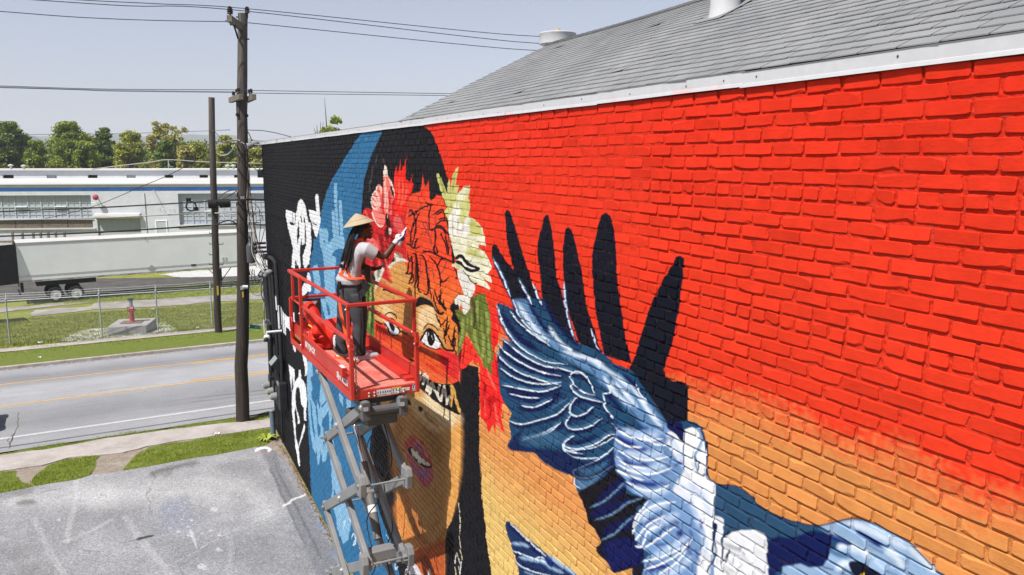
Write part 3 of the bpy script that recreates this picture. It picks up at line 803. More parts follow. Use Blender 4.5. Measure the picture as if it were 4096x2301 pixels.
    poly('R7 1820,0 1930,-20 1950,70 1945,170 1880,80', NAVY, soft=3)
    strokes('''R7 2110,20 2150,110 2175,290 2185,470 2255,555 2340,562
R7 2250,640 2240,760 2238,900''', 6, (20, 30, 74), soft=3)
    strokes('''R7 1330,120 1400,160 1480,190
R7 1540,100 1580,160
R7 1520,240 1590,270
R7 1600,560 1640,620
R7 1740,540 1790,560
R7 1880,380 1920,350
R7 2000,740 2030,740
R7 1720,880 1770,920
R7 1860,900 1900,920
R7 1740,1010 1780,960
R7 2020,1000 2050,1080
R7 2010,1180 2030,1260
R7 1850,1100 1830,1160
R7 1930,1280 1980,1340
R7 2110,900 2120,960
R7 1350,280 1420,310
R7 1340,400 1440,460
R5 1530,1180 1600,1200
R5 1560,1290 1620,1330
R5 1320,1290 1420,1360 1500,1370
R5 1300,1170 1360,1200
R7 1400,200 1520,250 1600,230
R7 1380,340 1500,390 1620,380
R7 1450,520 1560,560 1700,560
R7 1640,640 1720,600
R7 1600,940 1660,900 1720,900
R7 1800,860 1840,960
R7 1900,1000 1960,1080 1980,1160
R7 1700,1130 1790,1120
R7 1640,1370 1720,1330 1800,1340
R7 1880,1420 1960,1430
R7 2060,1180 2100,1280''', 24, (15, 40, 128), soft=11, alpha=.95)
    strokes('''R7 1560,60 1720,120 1860,120
R7 1600,320 1780,330
R7 1400,560 1560,600 1760,590
R7 1520,980 1600,880 1740,800
R7 1560,1130 1680,1060 1760,900
R7 1700,760 1860,800
R7 1620,460 1800,450''', 20, (60, 100, 156), soft=11, alpha=.7)
    strokes('''R7 1400,60 1560,110 1720,90
R7 1420,260 1580,290 1740,260
R7 1450,420 1620,430 1780,350
R7 1500,590 1660,640 1800,600
R7 1560,900 1660,790 1800,740
R7 1640,1010 1760,900 1900,840
R7 1680,1240 1840,1160 1980,1060
R7 1700,1440 1880,1370 2020,1240''', 30, (186, 208, 236), soft=14, alpha=.9)
    strokes('''R7 1320,430 1440,480 1580,520
R7 1310,130 1420,200 1560,210
R7 1480,1020 1500,880 1620,720
R7 1500,1140 1560,1140 1620,1000 1740,940
R7 1580,1280 1760,1240 1960,1140
R7 1320,300 1420,380 1600,410
R7 1560,90 1680,180 1820,180
R7 1720,1400 1860,1320 1980,1180
R7 1340,60 1450,110 1600,140 1760,130
R7 1330,230 1460,300 1620,330 1800,300
R7 1340,380 1480,440 1660,460 1840,400
R7 1430,540 1540,600 1680,620 1820,560
R7 1500,950 1580,820 1720,740 1880,720
R7 1500,1090 1620,940 1780,850
R7 1580,1160 1700,1080 1860,960
R7 1590,1360 1760,1300 1920,1200 2040,1060''', 8, (242, 246, 252), soft=4)
    # slate back and the head on the right
    poly('R7 2255,640 2250,565 2350,565 2450,580 2550,640 2620,720 / R8 200,820 400,900 600,945 640,960 560,1000 420,1050 300,1040 200,1060 140,1020 60,990 0,985 / R7 2440,1000 2360,1060 2330,1000 2330,900 2280,880 2235,880', (46, 80, 112), soft=3, smooth=False)
    poly('R8 160,1110 260,1050 420,1060 560,1000 740,1020 780,1050 760,1120 770,1180 720,1250 690,1330 560,1340 480,1300 300,1330 200,1447 180,1300 160,1200', (20, 32, 84), soft=5)
    poly('R8 640,960 760,930 900,892 1000,890 1150,932 1350,1034 1500,1124 1640,1244 1760,1364 1850,1450 1900,1900 300,1900 300,1330 480,1300 560,1340 690,1330 740,1250 770,1180 900,1150 940,1130 850,1080 780,1040', (150, 180, 214), soft=5, smooth=False)
    strokes('''R8 900,920 1040,950 1180,1010 1340,1090 1480,1160
R8 840,1150 930,1130 1000,1150
R8 960,1170 1060,1190 1120,1240
R8 1280,1180 1380,1250 1440,1340
R8 1500,1150 1620,1260 1740,1380
R8 820,1360 900,1300 980,1330
R8 1180,1280 1280,1350''', 26, (212, 226, 244), soft=11)
    strokes('''R8 780,1060 860,1090 940,1130
R8 940,1290 1020,1330 1120,1370 1240,1400
R8 960,1330 1040,1400 1180,1447
R8 700,1340 780,1360
R8 1000,1000 1100,1060 1240,1150''', 16, (24, 44, 110), soft=7)
    strokes('''R8 760,1180 840,1220 960,1250
R8 1120,1130 1240,1200
R8 860,1400 960,1420
R8 1300,1380 1400,1420''', 22, (76, 112, 150), soft=10)
    poly('R8 930,1300 1000,1280 1120,1340 1200,1400 1240,1447 1000,1447 960,1380', (22, 26, 44), soft=4); poly('R8 1040,1412 1062,1392 1080,1420 1070,1447 1035,1447', (216, 186, 40), soft=3)
    strokes('''R8 640,950 760,925 900,888 1000,884 1150,928 1350,1030 1500,1120 1640,1240 1760,1360 1850,1447
R7 2255,560 2350,562 2450,576 2550,636 2620,716 / R8 60,735 200,822 400,902 600,946''', 5, (18, 26, 62), soft=2.5)
    # white throat on the right with grey feather marks
    poly('R7 2330,1060 2400,1010 2500,985 2580,985 / R8 60,985 140,1020 170,1110 160,1200 170,1320 190,1447 190,1900 / R7 2240,1900 2240,1250 2280,1160', (236, 238, 243), soft=4, smooth=False)
    poly('M8 690,180 720,175 800,210 790,300 800,360 770,430 760,520 700,600 690,470 720,350 730,270 690,250', (228, 231, 238), soft=3)
    strokes('''M8 790,420 780,500 790,560 780,700
M8 860,540 830,620 820,660
M8 910,600 905,690
M8 700,470 720,560 690,640
M8 690,640 640,740 620,800
M8 760,650 790,750''', 8, (40, 48, 84), soft=4)
    strokes('''M8 800,480 900,520 1000,540
M8 820,640 900,700
M8 950,640 1000,700
M8 720,520 730,700
M8 1000,600 1080,680
M8 870,760 960,790''', 16, (186, 190, 200), soft=8)
    strokes('''M8 1010,570 1030,600
M8 1070,700 1120,690
M8 965,740 990,720''', 7, (70, 76, 90), soft=4)
    strokes('''M8 690,180 690,400 680,560 690,600
M8 710,260 725,330
M8 820,380 860,345''', 7, (18, 26, 74), soft=3)
    poly('M8 690,262 732,266 730,330 700,320', (20, 26, 70), soft=3); poly('M8 790,400 820,370 870,345 800,420', (20, 26, 70), soft=3)
    # small blue wing at the bottom
    poly('R7 283,925 292,906 330,915 400,980 480,1060 570,1120 680,1220 780,1300 880,1370 980,1430 1100,1530 1100,1900 460,1900 410,1390 370,1220 320,1080 290,990', (30, 52, 96), soft=2)
    strokes('''R7 310,930 400,1010 520,1130 640,1220
R7 360,1180 470,1230 600,1290
R7 380,1290 480,1340 620,1390''', 18, NAVY, soft=8)
    strokes('''R7 340,1110 440,1120 500,1140
R7 420,1240 560,1270 680,1290
R7 620,1250 700,1330 820,1390
R7 680,1220 800,1310 960,1420
R7 470,1380 600,1430''', 12, (150, 180, 212), soft=7)
    strokes('''R7 330,925 430,1020 540,1120 660,1230
R7 355,1180 450,1215 560,1255 680,1290
R7 380,1280 440,1330 560,1380 700,1410
R7 560,1260 620,1240 700,1290''', 5, (220, 232, 246), soft=3)
    poly('R7 640,1240 700,1260 740,1320 690,1320', (26, 44, 108), soft=4)
    # small signature ring
    # beads / earring in the right hair strip
    strokes('''Z8 2145,680 2160,780
Z8 2155,800 2170,880
Z8 2165,900 2160,1000
Z8 2150,1020 2170,1140
Z8 2130,1190 2160,1300
Z8 2160,1160 2185,1260
Z8 2110,1340 2120,1419
Z8 2150,1330 2165,1419''', 9, (236, 226, 196), soft=2)
    strokes('''Z8 2120,1210 2115,1300
Z8 2175,1280 2165,1400''', 14, (232, 232, 236), soft=2)
    # thin grey streaks in the hood
    strokes('''M1 235,175 225,270
M1 190,290 175,450
M1 165,440 160,560
M1 300,200 320,270''', 7, (110, 112, 122), soft=5, alpha=.55)
    # drips and thin places over everything, soft roller variation
    v = (1 + (_N1 - .5) * .08 + (_N2 - .5) * .05)[..., None]
    np.multiply(IMG, v, out=IMG)
    np.clip(IMG, .008, .88, out=IMG)
# ---------------------------------------------------------------- painted brick building
COURSE, PITCH_Y = .0769, .2257
WALL_END = 22.33; WALL_START = -3.0; WALL_TOP = 7.872
building = empty('brick_building', (0, 10, 0))
tag(building, 'long brick building whose side wall carries a mural of a face and a blue bird', 'building')
building_off = Vector((0, 10, 0))
def bld(mb, name, m, **k):
    o = mb.build(name, m, None, **k); o.parent = building; o.matrix_parent_inverse = Matrix.Translation(-building_off); return o
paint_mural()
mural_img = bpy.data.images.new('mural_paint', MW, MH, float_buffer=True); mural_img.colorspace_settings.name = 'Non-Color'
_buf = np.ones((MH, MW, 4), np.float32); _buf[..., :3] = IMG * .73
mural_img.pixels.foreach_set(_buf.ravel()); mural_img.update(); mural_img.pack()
def mural_material(name, mortar=False):
    m = bpy.data.materials.new(name); m.use_nodes = True; nt = m.node_tree; b = nt.nodes['Principled BSDF']; l = nt.links
    geo = node(nt, 'ShaderNodeNewGeometry'); sp = node(nt, 'ShaderNodeSeparateXYZ'); l.new(geo.outputs['Position'], sp.inputs[0])
    u = math_n(nt, 'DIVIDE', math_n(nt, 'SUBTRACT', sp.outputs['Y'], MY0), MY1 - MY0); v = math_n(nt, 'DIVIDE', math_n(nt, 'SUBTRACT', sp.outputs['Z'], MZ0), MZ1 - MZ0)
    cb = node(nt, 'ShaderNodeCombineXYZ'); l.new(u, cb.inputs[0]); l.new(v, cb.inputs[1])
    im = node(nt, 'ShaderNodeTexImage', image=mural_img, extension='EXTEND', interpolation='Linear'); l.new(cb.outputs[0], im.inputs[0])
    pos = geo.outputs['Position']
    n1 = noise(nt, pos, 9, 5); n2 = noise(nt, pos, 55, 4)
    col = mixc(nt, 1.0, im.outputs[0], ramp(nt, n1, [(.3, .90), (.7, 1.06)]), 'MULTIPLY')
    # hairline misses where bare brick or primer shows
    miss = ramp(nt, noise(nt, pos, 70, 6, .75), [(.735, 0.0), (.765, 1.0)])
    col = mixc(nt, math_n(nt, 'MULTIPLY', miss, .30 if mortar else .16), col, (.32, .22, .19) if mortar else (.55, .46, .42))
    if mortar:
        grit = ramp(nt, noise(nt, pos, 26, 6, .7), [(.45, .0), (.66, .30)])
        col = mixc(nt, grit, col, mixc(nt, .65, col, (.20, .10, .08))); col = mixc(nt, 1.0, col, (.88, .86, .86), 'MULTIPLY')
    l.new(col, b.inputs['Base Color']); b.inputs['Roughness'].default_value = .5 if not mortar else .8; b.inputs['Specular IOR Level'].default_value = .035
    h = math_n(nt, 'ADD', math_n(nt, 'MULTIPLY', noise(nt, pos, 45, 6, .62), 1.0), math_n(nt, 'MULTIPLY', n2, .5))
    if not mortar:
        # creases and smears left in the clay
        mp = node(nt, 'ShaderNodeMapping'); mp.inputs['Scale'].default_value = (1, 3.2, 12); l.new(pos, mp.inputs[0])
        h = math_n(nt, 'ADD', h, math_n(nt, 'MULTIPLY', ramp(nt, noise(nt, mp.outputs[0], 3.4, 5, .7), [(.52, .0), (.56, 1.0), (.60, .1)]), .45))
    bp = node(nt, 'ShaderNodeBump'); bp.inputs['Strength'].default_value = .42 if not mortar else .9; bp.inputs['Distance'].default_value = .0035 if not mortar else .008
    l.new(h, bp.inputs['Height']); l.new(bp.outputs[0], b.inputs['Normal'])
    return m
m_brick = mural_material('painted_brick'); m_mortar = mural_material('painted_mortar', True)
m_plainbrick = mat('plain_brick', (.055, .05, .055), .8, .3, 8, .5, 40)

def brick_variant(L, H, rnd, rough=False):
    """worn brick, front towards -X, centred at the origin: back ring, edge ring, inset ring, cap"""
    n_h = 3 if L > .15 else 2
    ring = []
    cr = rnd.uniform(.004, .010)
    for i in range(n_h + 1): ring.append((-L / 2 + cr + (L - 2 * cr) * i / n_h, -H / 2))
    ring.append((L / 2, -H / 2 + cr)); ring.append((L / 2, H / 2 - cr))
    for i in range(n_h + 1): ring.append((L / 2 - cr - (L - 2 * cr) * i / n_h, H / 2))
    ring.append((-L / 2, H / 2 - cr)); ring.append((-L / 2, -H / 2 + cr))
    ring = [(y + rnd.gauss(0, .0013), z + rnd.gauss(0, .0010)) for y, z in ring]
    n = len(ring); dep = [rnd.uniform(.0008, .0022) for _ in range(n)]; ins = [rnd.uniform(.0012, .0028) for _ in range(n)]; push = [1.0] * n
    for _ in range(rnd.choice([0, 0, 1, 1, 2])):          # chipped corners and edges
        k = rnd.choice([0, n_h, n_h + 1, n_h + 2, n_h + 3, 2 * n_h + 3, n - 2, n - 1]); dep[k] = rnd.uniform(.004, .009); ins[k] = rnd.uniform(.007, .016); push[k] = rnd.uniform(.86, .95)
        if rnd.random() < .5: dep[(k + 1) % n] = rnd.uniform(.006, .011); ins[(k + 1) % n] = rnd.uniform(.006, .013)
    tilt = rnd.gauss(0, .0016); tz = rnd.gauss(0, .0012); off = rnd.gauss(0, .0012)
    A = [(.035, y * 1.0, z * 1.0) for y, z in ring]; B = []; C = []
    for k, (y, z) in enumerate(ring):
        x0 = off + tilt * y / L * 2 + tz * z / H * 2
        B.append((x0 + dep[k], y * push[k], z * push[k]))
        f = lambda q, i, half: q - math.copysign(min(i, abs(q)), q) if abs(q) > half * .55 else q
        C.append((x0 + rnd.gauss(0, .0006), f(y * push[k], ins[k], L / 2), f(z * push[k], ins[k], H / 2)))
    V = np.array(A + B + C)
    F4 = [(i, (i + 1) % n, n + (i + 1) % n, n + i) for i in range(n)] + [(n + i, n + (i + 1) % n, 2 * n + (i + 1) % n, 2 * n + i) for i in range(n)]
    cap = list(range(2 * n, 3 * n))
    # cap: quads across
    F3 = []
    a, b_ = 0, n_h            # bottom run 0..n_h, top run n_h+3 .. 2*n_h+3
    c = list(range(n))
    for i in range(1, n - 1): pass
    lo = [2 * n + i for i in range(n_h + 1)]; hi = [2 * n + (2 * n_h + 3 - i) for i in range(n_h + 1)]
    for i in range(n_h): F4.append((lo[i], lo[i + 1], hi[i + 1], hi[i]))
    r1, r2 = 2 * n + n_h + 1, 2 * n + n_h + 2; l1, l2 = 2 * n + n - 2, 2 * n + n - 1
    F4.append((lo[n_h], r1, r2, hi[n_h])); F4.append((lo[0], hi[0], l1, l2))
    F4 = np.array(F4)[:, ::-1]
    return V, F4
rb = random.Random(3)
VAR_S = [brick_variant(.2085, .0595, rb) for _ in range(28)]; VAR_H = [brick_variant(.097, .0595, rb) for _ in range(16)]
def var_mesh(v, nm):
    me = np_mesh(nm, v[0], v[1]); me.materials.append(m_brick)
    bm = bmesh.new(); bm.from_mesh(me); bmesh.ops.recalc_face_normals(bm, faces=bm.faces); bm.to_mesh(me); bm.free(); return me
MESH_S = [var_mesh(v, 'brick') for v in VAR_S]; MESH_H = [var_mesh(v, 'brick') for v in VAR_H]
# make the joined bricks use the same outward winding
def oriented(me):
    V = np.empty(len(me.vertices) * 3, np.float32); me.vertices.foreach_get('co', V); F = np.array([p.vertices[:] for p in me.polygons]); return V.reshape(-1, 3), F
VAR_S = [oriented(m) for m in MESH_S]; VAR_H = [oriented(m) for m in MESH_H]
headers = {8, 17, 24, 31, 38, 45, 52, 59, 66, 73, 80, 87, 94, 101}
y_ref = on_x(3588.9, 640)[1]
bricks = []
row = 1
while True:
    zt = WALL_TOP - .004 - (row - 1) * COURSE; zc = zt - .0595 / 2
    if zc < .02: break
    hd = row in headers; pitch = PITCH_Y / 2 if hd else PITCH_Y
    off = y_ref + (.5 * PITCH_Y if row % 2 else 0) + rb.gauss(0, .012)
    k0 = math.floor((WALL_START - off) / pitch); y = off + k0 * pitch
    while y < WALL_END - .02:
        y1 = y + pitch
        if y1 > WALL_START:
            if y1 > WALL_END - .01: w = WALL_END - .002 - y; yc = y + w / 2
            else: w = pitch; yc = y + pitch / 2
            if w > .05: bricks.append((yc + rb.gauss(0, .002), zc + rb.gauss(0, .0018), hd or w < pitch * .7, rb.randrange(16 if (hd or w < pitch * .7) else 28), w / pitch, row))
        y = y1
    row += 1
def pic(p):
    v = np.array(p, float) - CAM; z = v @ _f
    return (2048 + FPX * (v @ _r) / z, 1150.5 - FPX * (v @ _u) / z, z)
def pic_area(b):
    px, py, z = pic((0, b[0], b[1]))
    if z < .3 or not (-20 < px < 4116 and -20 < py < 2321): return 0
    x2, y2, _ = pic((0, b[0] + .05, b[1])); x3, y3, _ = pic((0, b[0], b[1] + .05))
    return abs((x2 - px) * (y3 - py) - (x3 - px) * (y2 - py)) * (1 if not b[2] else .5)
areas = np.array([pic_area(b) for b in bricks]); order = np.argsort(-areas)
single = set(order[:300].tolist())
# wall core behind the bricks: the mortar, recessed and uneven, as one sheet
def mortar_sheet(y0, y1, z0, z1, st):
    ny = max(int((y1 - y0) / st), 2); nz = max(int((z1 - z0) / st), 2)
    yy = np.linspace(y0, y1, ny + 1); zz = np.linspace(z0, z1, nz + 1); Y, Z = np.meshgrid(yy, zz)
    r = np.random.default_rng(int(abs(y0) * 100) + 3)
    def low(cell):
        a = r.random((int((z1 - z0) / cell) + 3, int((y1 - y0) / cell) + 3)); iy = (Y - y0) / cell; iz = (Z - z0) / cell
        i0 = iz.astype(int); j0 = iy.astype(int); fy = iy - j0; fz = iz - i0
        return (a[i0, j0] * (1 - fy) + a[i0, j0 + 1] * fy) * (1 - fz) + (a[i0 + 1, j0] * (1 - fy) + a[i0 + 1, j0 + 1] * fy) * fz
    deep = np.interp(Y, [4.2, 8.0], [.0098, .0040])
    X = deep - .005 * (low(.35) - .5) + (r.random(Y.shape) - .5) * .0036
    # a repointed band where the joints were filled almost flush
    patch = np.exp(-(((Y - 5.0) / .38) ** 2)) * (Z > 6.6) + np.exp(-(((Y - 6.2) / .8) ** 2 + ((Z - 7.15) / .35) ** 2)) * .8
    X = X - np.clip(patch, 0, 1) * .016
    X = np.clip(X, .0036, .023)
    V = np.stack([X, Y, Z], -1).reshape(-1, 3); I = np.arange((nz + 1) * (ny + 1)).reshape(nz + 1, ny + 1)
    F = np.stack([I[:-1, :-1], I[1:, :-1], I[1:, 1:], I[:-1, 1:]], -1).reshape(-1, 4)
    return V, F
Vs, Fs, b0 = [], [], 0
for args in ((WALL_START, 1.4, 0, WALL_TOP, .12), (1.4, 6.6, 4.2, WALL_TOP, .019), (1.4, 6.6, 0, 4.2, .12), (6.6, WALL_END, 0, WALL_TOP, .05)):
    V, F = mortar_sheet(*args); Vs.append(V); Fs.append(F + b0); b0 += len(V)
me = np_mesh('wall', np.concatenate(Vs), np.concatenate(Fs)); me.materials.append(m_mortar)
wall = link_mesh('wall', me, None, building); wall.location = -building_off
for k in order[:300]:
    yc, zc, hd, vi, sc_, rw = bricks[k]
    o = link_mesh('brick', (MESH_H if hd else MESH_S)[vi], None, wall); o.location = (0, yc, zc)
    if rb.random() < .5: o.rotation_euler = (math.pi, 0, 0)
Vs, Fs, b0 = [], [], 0
for k, b in enumerate(bricks):
    if k in single: continue
    V, F = (VAR_H if b[2] else VAR_S)[b[3]]
    V = V * np.array([1, b[4] if b[2] is False or True else 1, 1]) if abs(b[4] - 1) > .01 and not (b[2] and b[5] not in headers) else V
    if b[2] and b[5] not in headers: V = V * np.array([1, b[4] * PITCH_Y / .112, 1])
    Vs.append(V + np.array([0, b[0], b[1]])); Fs.append(F + b0); b0 += len(V)
me = np_mesh('bricks', np.concatenate(Vs), np.concatenate(Fs)); me.materials.append(m_brick)
o = link_mesh('bricks', me, None, wall); o['kind'] = 'stuff'
# the other sides of the building
mb = MB(); mb.box(.036, 14, WALL_START, WALL_END - .004, 0, WALL_TOP - .03); bld(mb, 'rear_wall', m_plainbrick)

# metal edge strip along the top of the wall, in lapped lengths
m_fascia = bpy.data.materials.new('white_metal_edge'); m_fascia.use_nodes = True
def _fascia():
    nt = m_fascia.node_tree; b = nt.nodes['Principled BSDF']; l = nt.links
    geo = node(nt, 'ShaderNodeNewGeometry'); pos = geo.outputs['Position']; sp = node(nt, 'ShaderNodeSeparateXYZ'); l.new(pos, sp.inputs[0])
    low = ramp(nt, math_n(nt, 'MULTIPLY', math_n(nt, 'SUBTRACT', sp.outputs['Z'], WALL_TOP), 12.0), [(.0, 1.0), (.55, 0.0)])
    spr = math_n(nt, 'MULTIPLY', low, ramp(nt, noise(nt, pos, 1.6, 4), [(.56, 0.0), (.75, .8)]))
    far = ramp(nt, math_n(nt, 'DIVIDE', sp.outputs['Y'], 22.4), [(.64, 0.0), (.72, 1.0)])
    c = mixc(nt, spr, (.44, .445, .465), mixc(nt, far, (.8, .14, .10), (.04, .042, .05)))
    mp = node(nt, 'ShaderNodeMapping'); mp.inputs['Scale'].default_value = (1, 2.2, .6); l.new(pos, mp.inputs[0])
    blk = math_n(nt, 'MULTIPLY', ramp(nt, math_n(nt, 'DIVIDE', sp.outputs['Y'], 22.4), [(.62, 0.0), (.80, 1.0)]), ramp(nt, noise(nt, mp.outputs[0], 2.2, 5), [(.5, 0.0), (.74, .75)]))
    c = mixc(nt, blk, c, (.12, .12, .13))
    c = mixc(nt, 1.0, c, ramp(nt, noise(nt, pos, 14, 4), [(.3, .93), (.7, 1.03)]), 'MULTIPLY')
    l.new(c, b.inputs['Base Color']); b.inputs['Roughness'].default_value = .45
_fascia()
m_nail = mat('nail_head', (.12, .12, .13), .5)
FZ0, FZ1 = WALL_TOP + .004, WALL_TOP + .088
joints = [WALL_START, on_x(3990, 220)[1] - 1.2, on_x(2976, 348)[1], on_x(2393, 412)[1], on_x(2024, 455)[1], on_x(1700, 510)[1], on_x(1363, 540)[1], on_x(1209, 560)[1], WALL_END + .03]
rf = random.Random(4)
for a, b in zip(joints[:-1], joints[1:]):
    mb = MB(); n = max(int((b - a) / .5), 2); prof_n = 6
    dz = rf.gauss(0, .003); dx = rf.gauss(0, .002); rows_ = []
    for i in range(n + 1):
        y = a + (b - a) * i / n + (-.012 if i == 0 else (.012 if i == n else 0)); w = rf.gauss(0, .0016)
        # drip lip kicks out at the bottom, face leans, flat flange over the roof edge
        prof = [(-.0165 + w, FZ0 - .002), (-.013 + w, FZ0 + .017), (-.009 + w * .5, FZ0 + .019), (-.007, FZ1 - .004), (-.012, FZ1), (.05, FZ1 + .006)]
        rows_.append([(x + dx, y, z + dz + w) for x, z in prof])
    vs = [q for r in rows_ for q in r]; fs = [(i * prof_n + k, i * prof_n + k + 1, (i + 1) * prof_n + k + 1, (i + 1) * prof_n + k) for i in range(n) for k in range(prof_n - 1)]
    mb.add(vs, fs)
    o = bld(mb, 'edge_strip', m_fascia); sm = o.modifiers.new('thick', 'SOLIDIFY'); sm.thickness = .0022; sm.offset = -1
    nl = MB(); y = a + rf.uniform(.1, .3)
    while y < b - .05:
        nl.ball((-.009 + dx, y, FZ0 + .045 + rf.gauss(0, .008)), .0065, 7, 4, (.7, 1, 1)); y += rf.choice([.35, .62, .9])
    o2 = nl.build('nail', m_nail, o)
# flat roof behind, and the shingled slope
m_flat = mat('flat_roof_felt', (.3, .3, .31), .9, .2, 3, .3, 30)
mb = MB(); mb.box(.04, 14.05, 10.03, WALL_END + .02, WALL_TOP - .03, WALL_TOP + .055); bld(mb, 'flat_roof', m_flat)
RK, RIDGE_X, SLOPE = 10.03, 2.20, .495
ROOF_Z = FZ1 + .004
def roof_z(x, y):
    sag = .018 * (1 - math.exp(-max(RK - y, 0) / .9)) - .006 * max(RK - y - 3, 0) * 0
    return ROOF_Z + SLOPE * x + sag * min(x / RIDGE_X, 1) + .012 * math.sin(y * 1.3) * min(x, 1) + .008 * math.sin(math.pi * x / RIDGE_X)
m_roofdeck = mat('roof_deck_felt', (.05, .05, .052), .95)
mb = MB(); nY = 27; vs = []; fs = []
ys = [WALL_START + (RK - WALL_START) * i / nY for i in range(nY + 1)]; xs = [0, .5, 1.1, 1.7, 2.05, RIDGE_X, 2.45, 3.0, 5, 9, 14]
for y in ys:
    for x in xs: vs.append((x, y, roof_z(x, y) - .012 if x <= RIDGE_X else roof_z(RIDGE_X, y) - .012 + (x - RIDGE_X) * .06))
m_ = len(xs); fs = [(i * m_ + k, i * m_ + k + 1, (i + 1) * m_ + k + 1, (i + 1) * m_ + k) for i in range(nY) for k in range(m_ - 1)]
mb.add(vs, fs)
# closed gable end
gx = xs; top = [(x, RK, roof_z(x, RK) - .012 if x <= RIDGE_X else roof_z(RIDGE_X, RK) - .012 + (x - RIDGE_X) * .06) for x in gx]; bot = [(x, RK, WALL_TOP - .03) for x in gx]
for k in range(len(gx) - 1): mb.quad(top[k], top[k + 1], bot[k + 1], bot[k])
roof = bld(mb, 'shingle_roof', m_roofdeck)
def shingle_mat():
    m = bpy.data.materials.new('grey_shingle'); m.use_nodes = True; nt = m.node_tree; b = nt.nodes['Principled BSDF']; l = nt.links
    geo = node(nt, 'ShaderNodeNewGeometry'); pos = geo.outputs['Position']; oi = node(nt, 'ShaderNodeObjectInfo')
    base = mixc(nt, ramp(nt, noise(nt, pos, 1.4, 4), [(.35, 0.0), (.65, 1.0)]), (.175, .181, .190), (.213, .219, .226))
    grain = ramp(nt, noise(nt, pos, 420, 2, .8), [(.3, .72), (.7, 1.2)])
    c = mixc(nt, 1.0, base, grain, 'MULTIPLY'); c = mixc(nt, ramp(nt, noise(nt, pos, 5, 5, .7), [(.58, 0.0), (.78, .35)]), c, (.15, .15, .155))
    c = mixc(nt, 1.0, c, ramp(nt, oi.outputs['Random'], [(0, .93), (1, 1.05)]), 'MULTIPLY')
    l.new(c, b.inputs['Base Color']); b.inputs['Roughness'].default_value = .95; b.inputs['Specular IOR Level'].default_value = .15
    bp = node(nt, 'ShaderNodeBump'); bp.inputs['Strength'].default_value = .6; bp.inputs['Distance'].default_value = .003; l.new(noise(nt, pos, 300, 2), bp.inputs['Height']); l.new(bp.outputs[0], b.inputs['Normal'])
    return m
m_shingle = shingle_mat()
EXPO, TABW = .100, .215
rs = random.Random(8); tabs = []
nrow = int(RIDGE_X / (EXPO * math.cos(math.atan(SLOPE)))) + 1
for r in range(nrow + 1):
    x0 = -.012 + r * EXPO * math.cos(math.atan(SLOPE)); y = WALL_START - (TABW * .5 if r % 2 else 0) + rs.gauss(0, .02)
    while y < RK - .02:
        a, b_ = max(y + .004, WALL_START), min(y + TABW - .004, RK + .02)
        if b_ - a > .05 and x0 < RIDGE_X - .02:
            x1 = min(x0 + EXPO * 1.12, RIDGE_X + .03); t = .005; lift = abs(rs.gauss(0, .0012)) + (.010 if rs.random() < .008 else 0); sk = rs.gauss(0, .004)
            P = []
            for (x, yy, up) in ((x0 + sk, a, .010 + lift), (x0 + rs.gauss(0, .002), b_, .010 + abs(rs.gauss(0, .0012))), (x1, b_, .0), (x1, a, .0)):
                P.append(Vector((x, yy, roof_z(min(x, RIDGE_X), yy) + up)))
            tabs.append(P)
        y += TABW
def tab_area(P):
    c = sum(P, Vector()) / 4; px, py, z = pic(c)
    if z < .3 or not (-20 < px < 4116 and -20 < py < 2321): return 0
    q = [pic(p)[:2] for p in P]; return abs(sum(q[i][0] * q[(i + 1) % 4][1] - q[(i + 1) % 4][0] * q[i][1] for i in range(4))) / 2
ta = np.array([tab_area(P) for P in tabs]); to = np.argsort(-ta); rest = MB()
for rank, k in enumerate(to):
    P = tabs[k]; D = Vector((0, 0, -.006)); pts8 = [p + D for p in P] + P
    if rank < 300:
        c = P[0]; s = MB(); s.hexa([p - c for p in pts8]); o = s.build('shingle', m_shingle, roof); o.location = c
        o.matrix_parent_inverse = Matrix.Identity(4)
    else: rest.hexa(pts8)
o = rest.build('shingles', m_shingle, roof); o['kind'] = 'stuff'
# ridge cap
rc = MB(); y = WALL_START
while y < RK:
    y2 = min(y + .3, RK + .03); z = roof_z(RIDGE_X, y) + .008
    rc.add([(RIDGE_X - .13, y, z - .055), (RIDGE_X, y, z + .012), (RIDGE_X + .15, y, z - .01), (RIDGE_X - .13, y2 + .02, z - .062), (RIDGE_X, y2 + .02, z + .004), (RIDGE_X + .15, y2 + .02, z - .016)], [(0, 1, 4, 3), (1, 2, 5, 4), (0, 3, 4, 1)]); y += .145
o = rc.build('ridge_cap', m_shingle, roof)
for o_ in list(roof.children): pass
# roof vents
m_white = mat('white_vent_paint', (.60, .61, .63), .5, .06, 9)
m_rust = mat('rusty_cap', (.35, .28, .22), .8, .3, 14)
vc = on_y(2230, 196, 13.0); vt = on_y(2230, 133, 13.0); R1 = .5 * np.linalg.norm(on_y(2294, 150, 13.0) - on_y(2166, 150, 13.0))
vb = MB(); c = (vc[0], 13.0, 0); zt = vt[2]; hh = zt - on_y(2230, 178, 13.0)[2]
vb.lathe([(R1 * .5, WALL_TOP), (R1 * .5, zt - hh * 1.0), (R1 * .62, zt - hh * 1.0)], 28, c)
vent = bld(vb, 'roof_vent', m_white, smooth=True)
vd = MB(); vd.lathe([(R1 * .95, zt - hh), (R1, zt - hh), (R1, zt - hh * .2), (R1 * 1.02, zt - hh * .15), (R1 * 1.02, zt - hh * .05), (R1 * .98, zt), (R1 * .3, zt + .03), (R1 * .28, zt + .035)], 32, c)
vd.build('drum', m_white, vent, smooth=True)
vk = MB(); vk.lathe([(R1 * .27, zt + .03), (.01, zt + .10)], 16, c); vk.build('cap', m_rust, vent)
vr = MB()
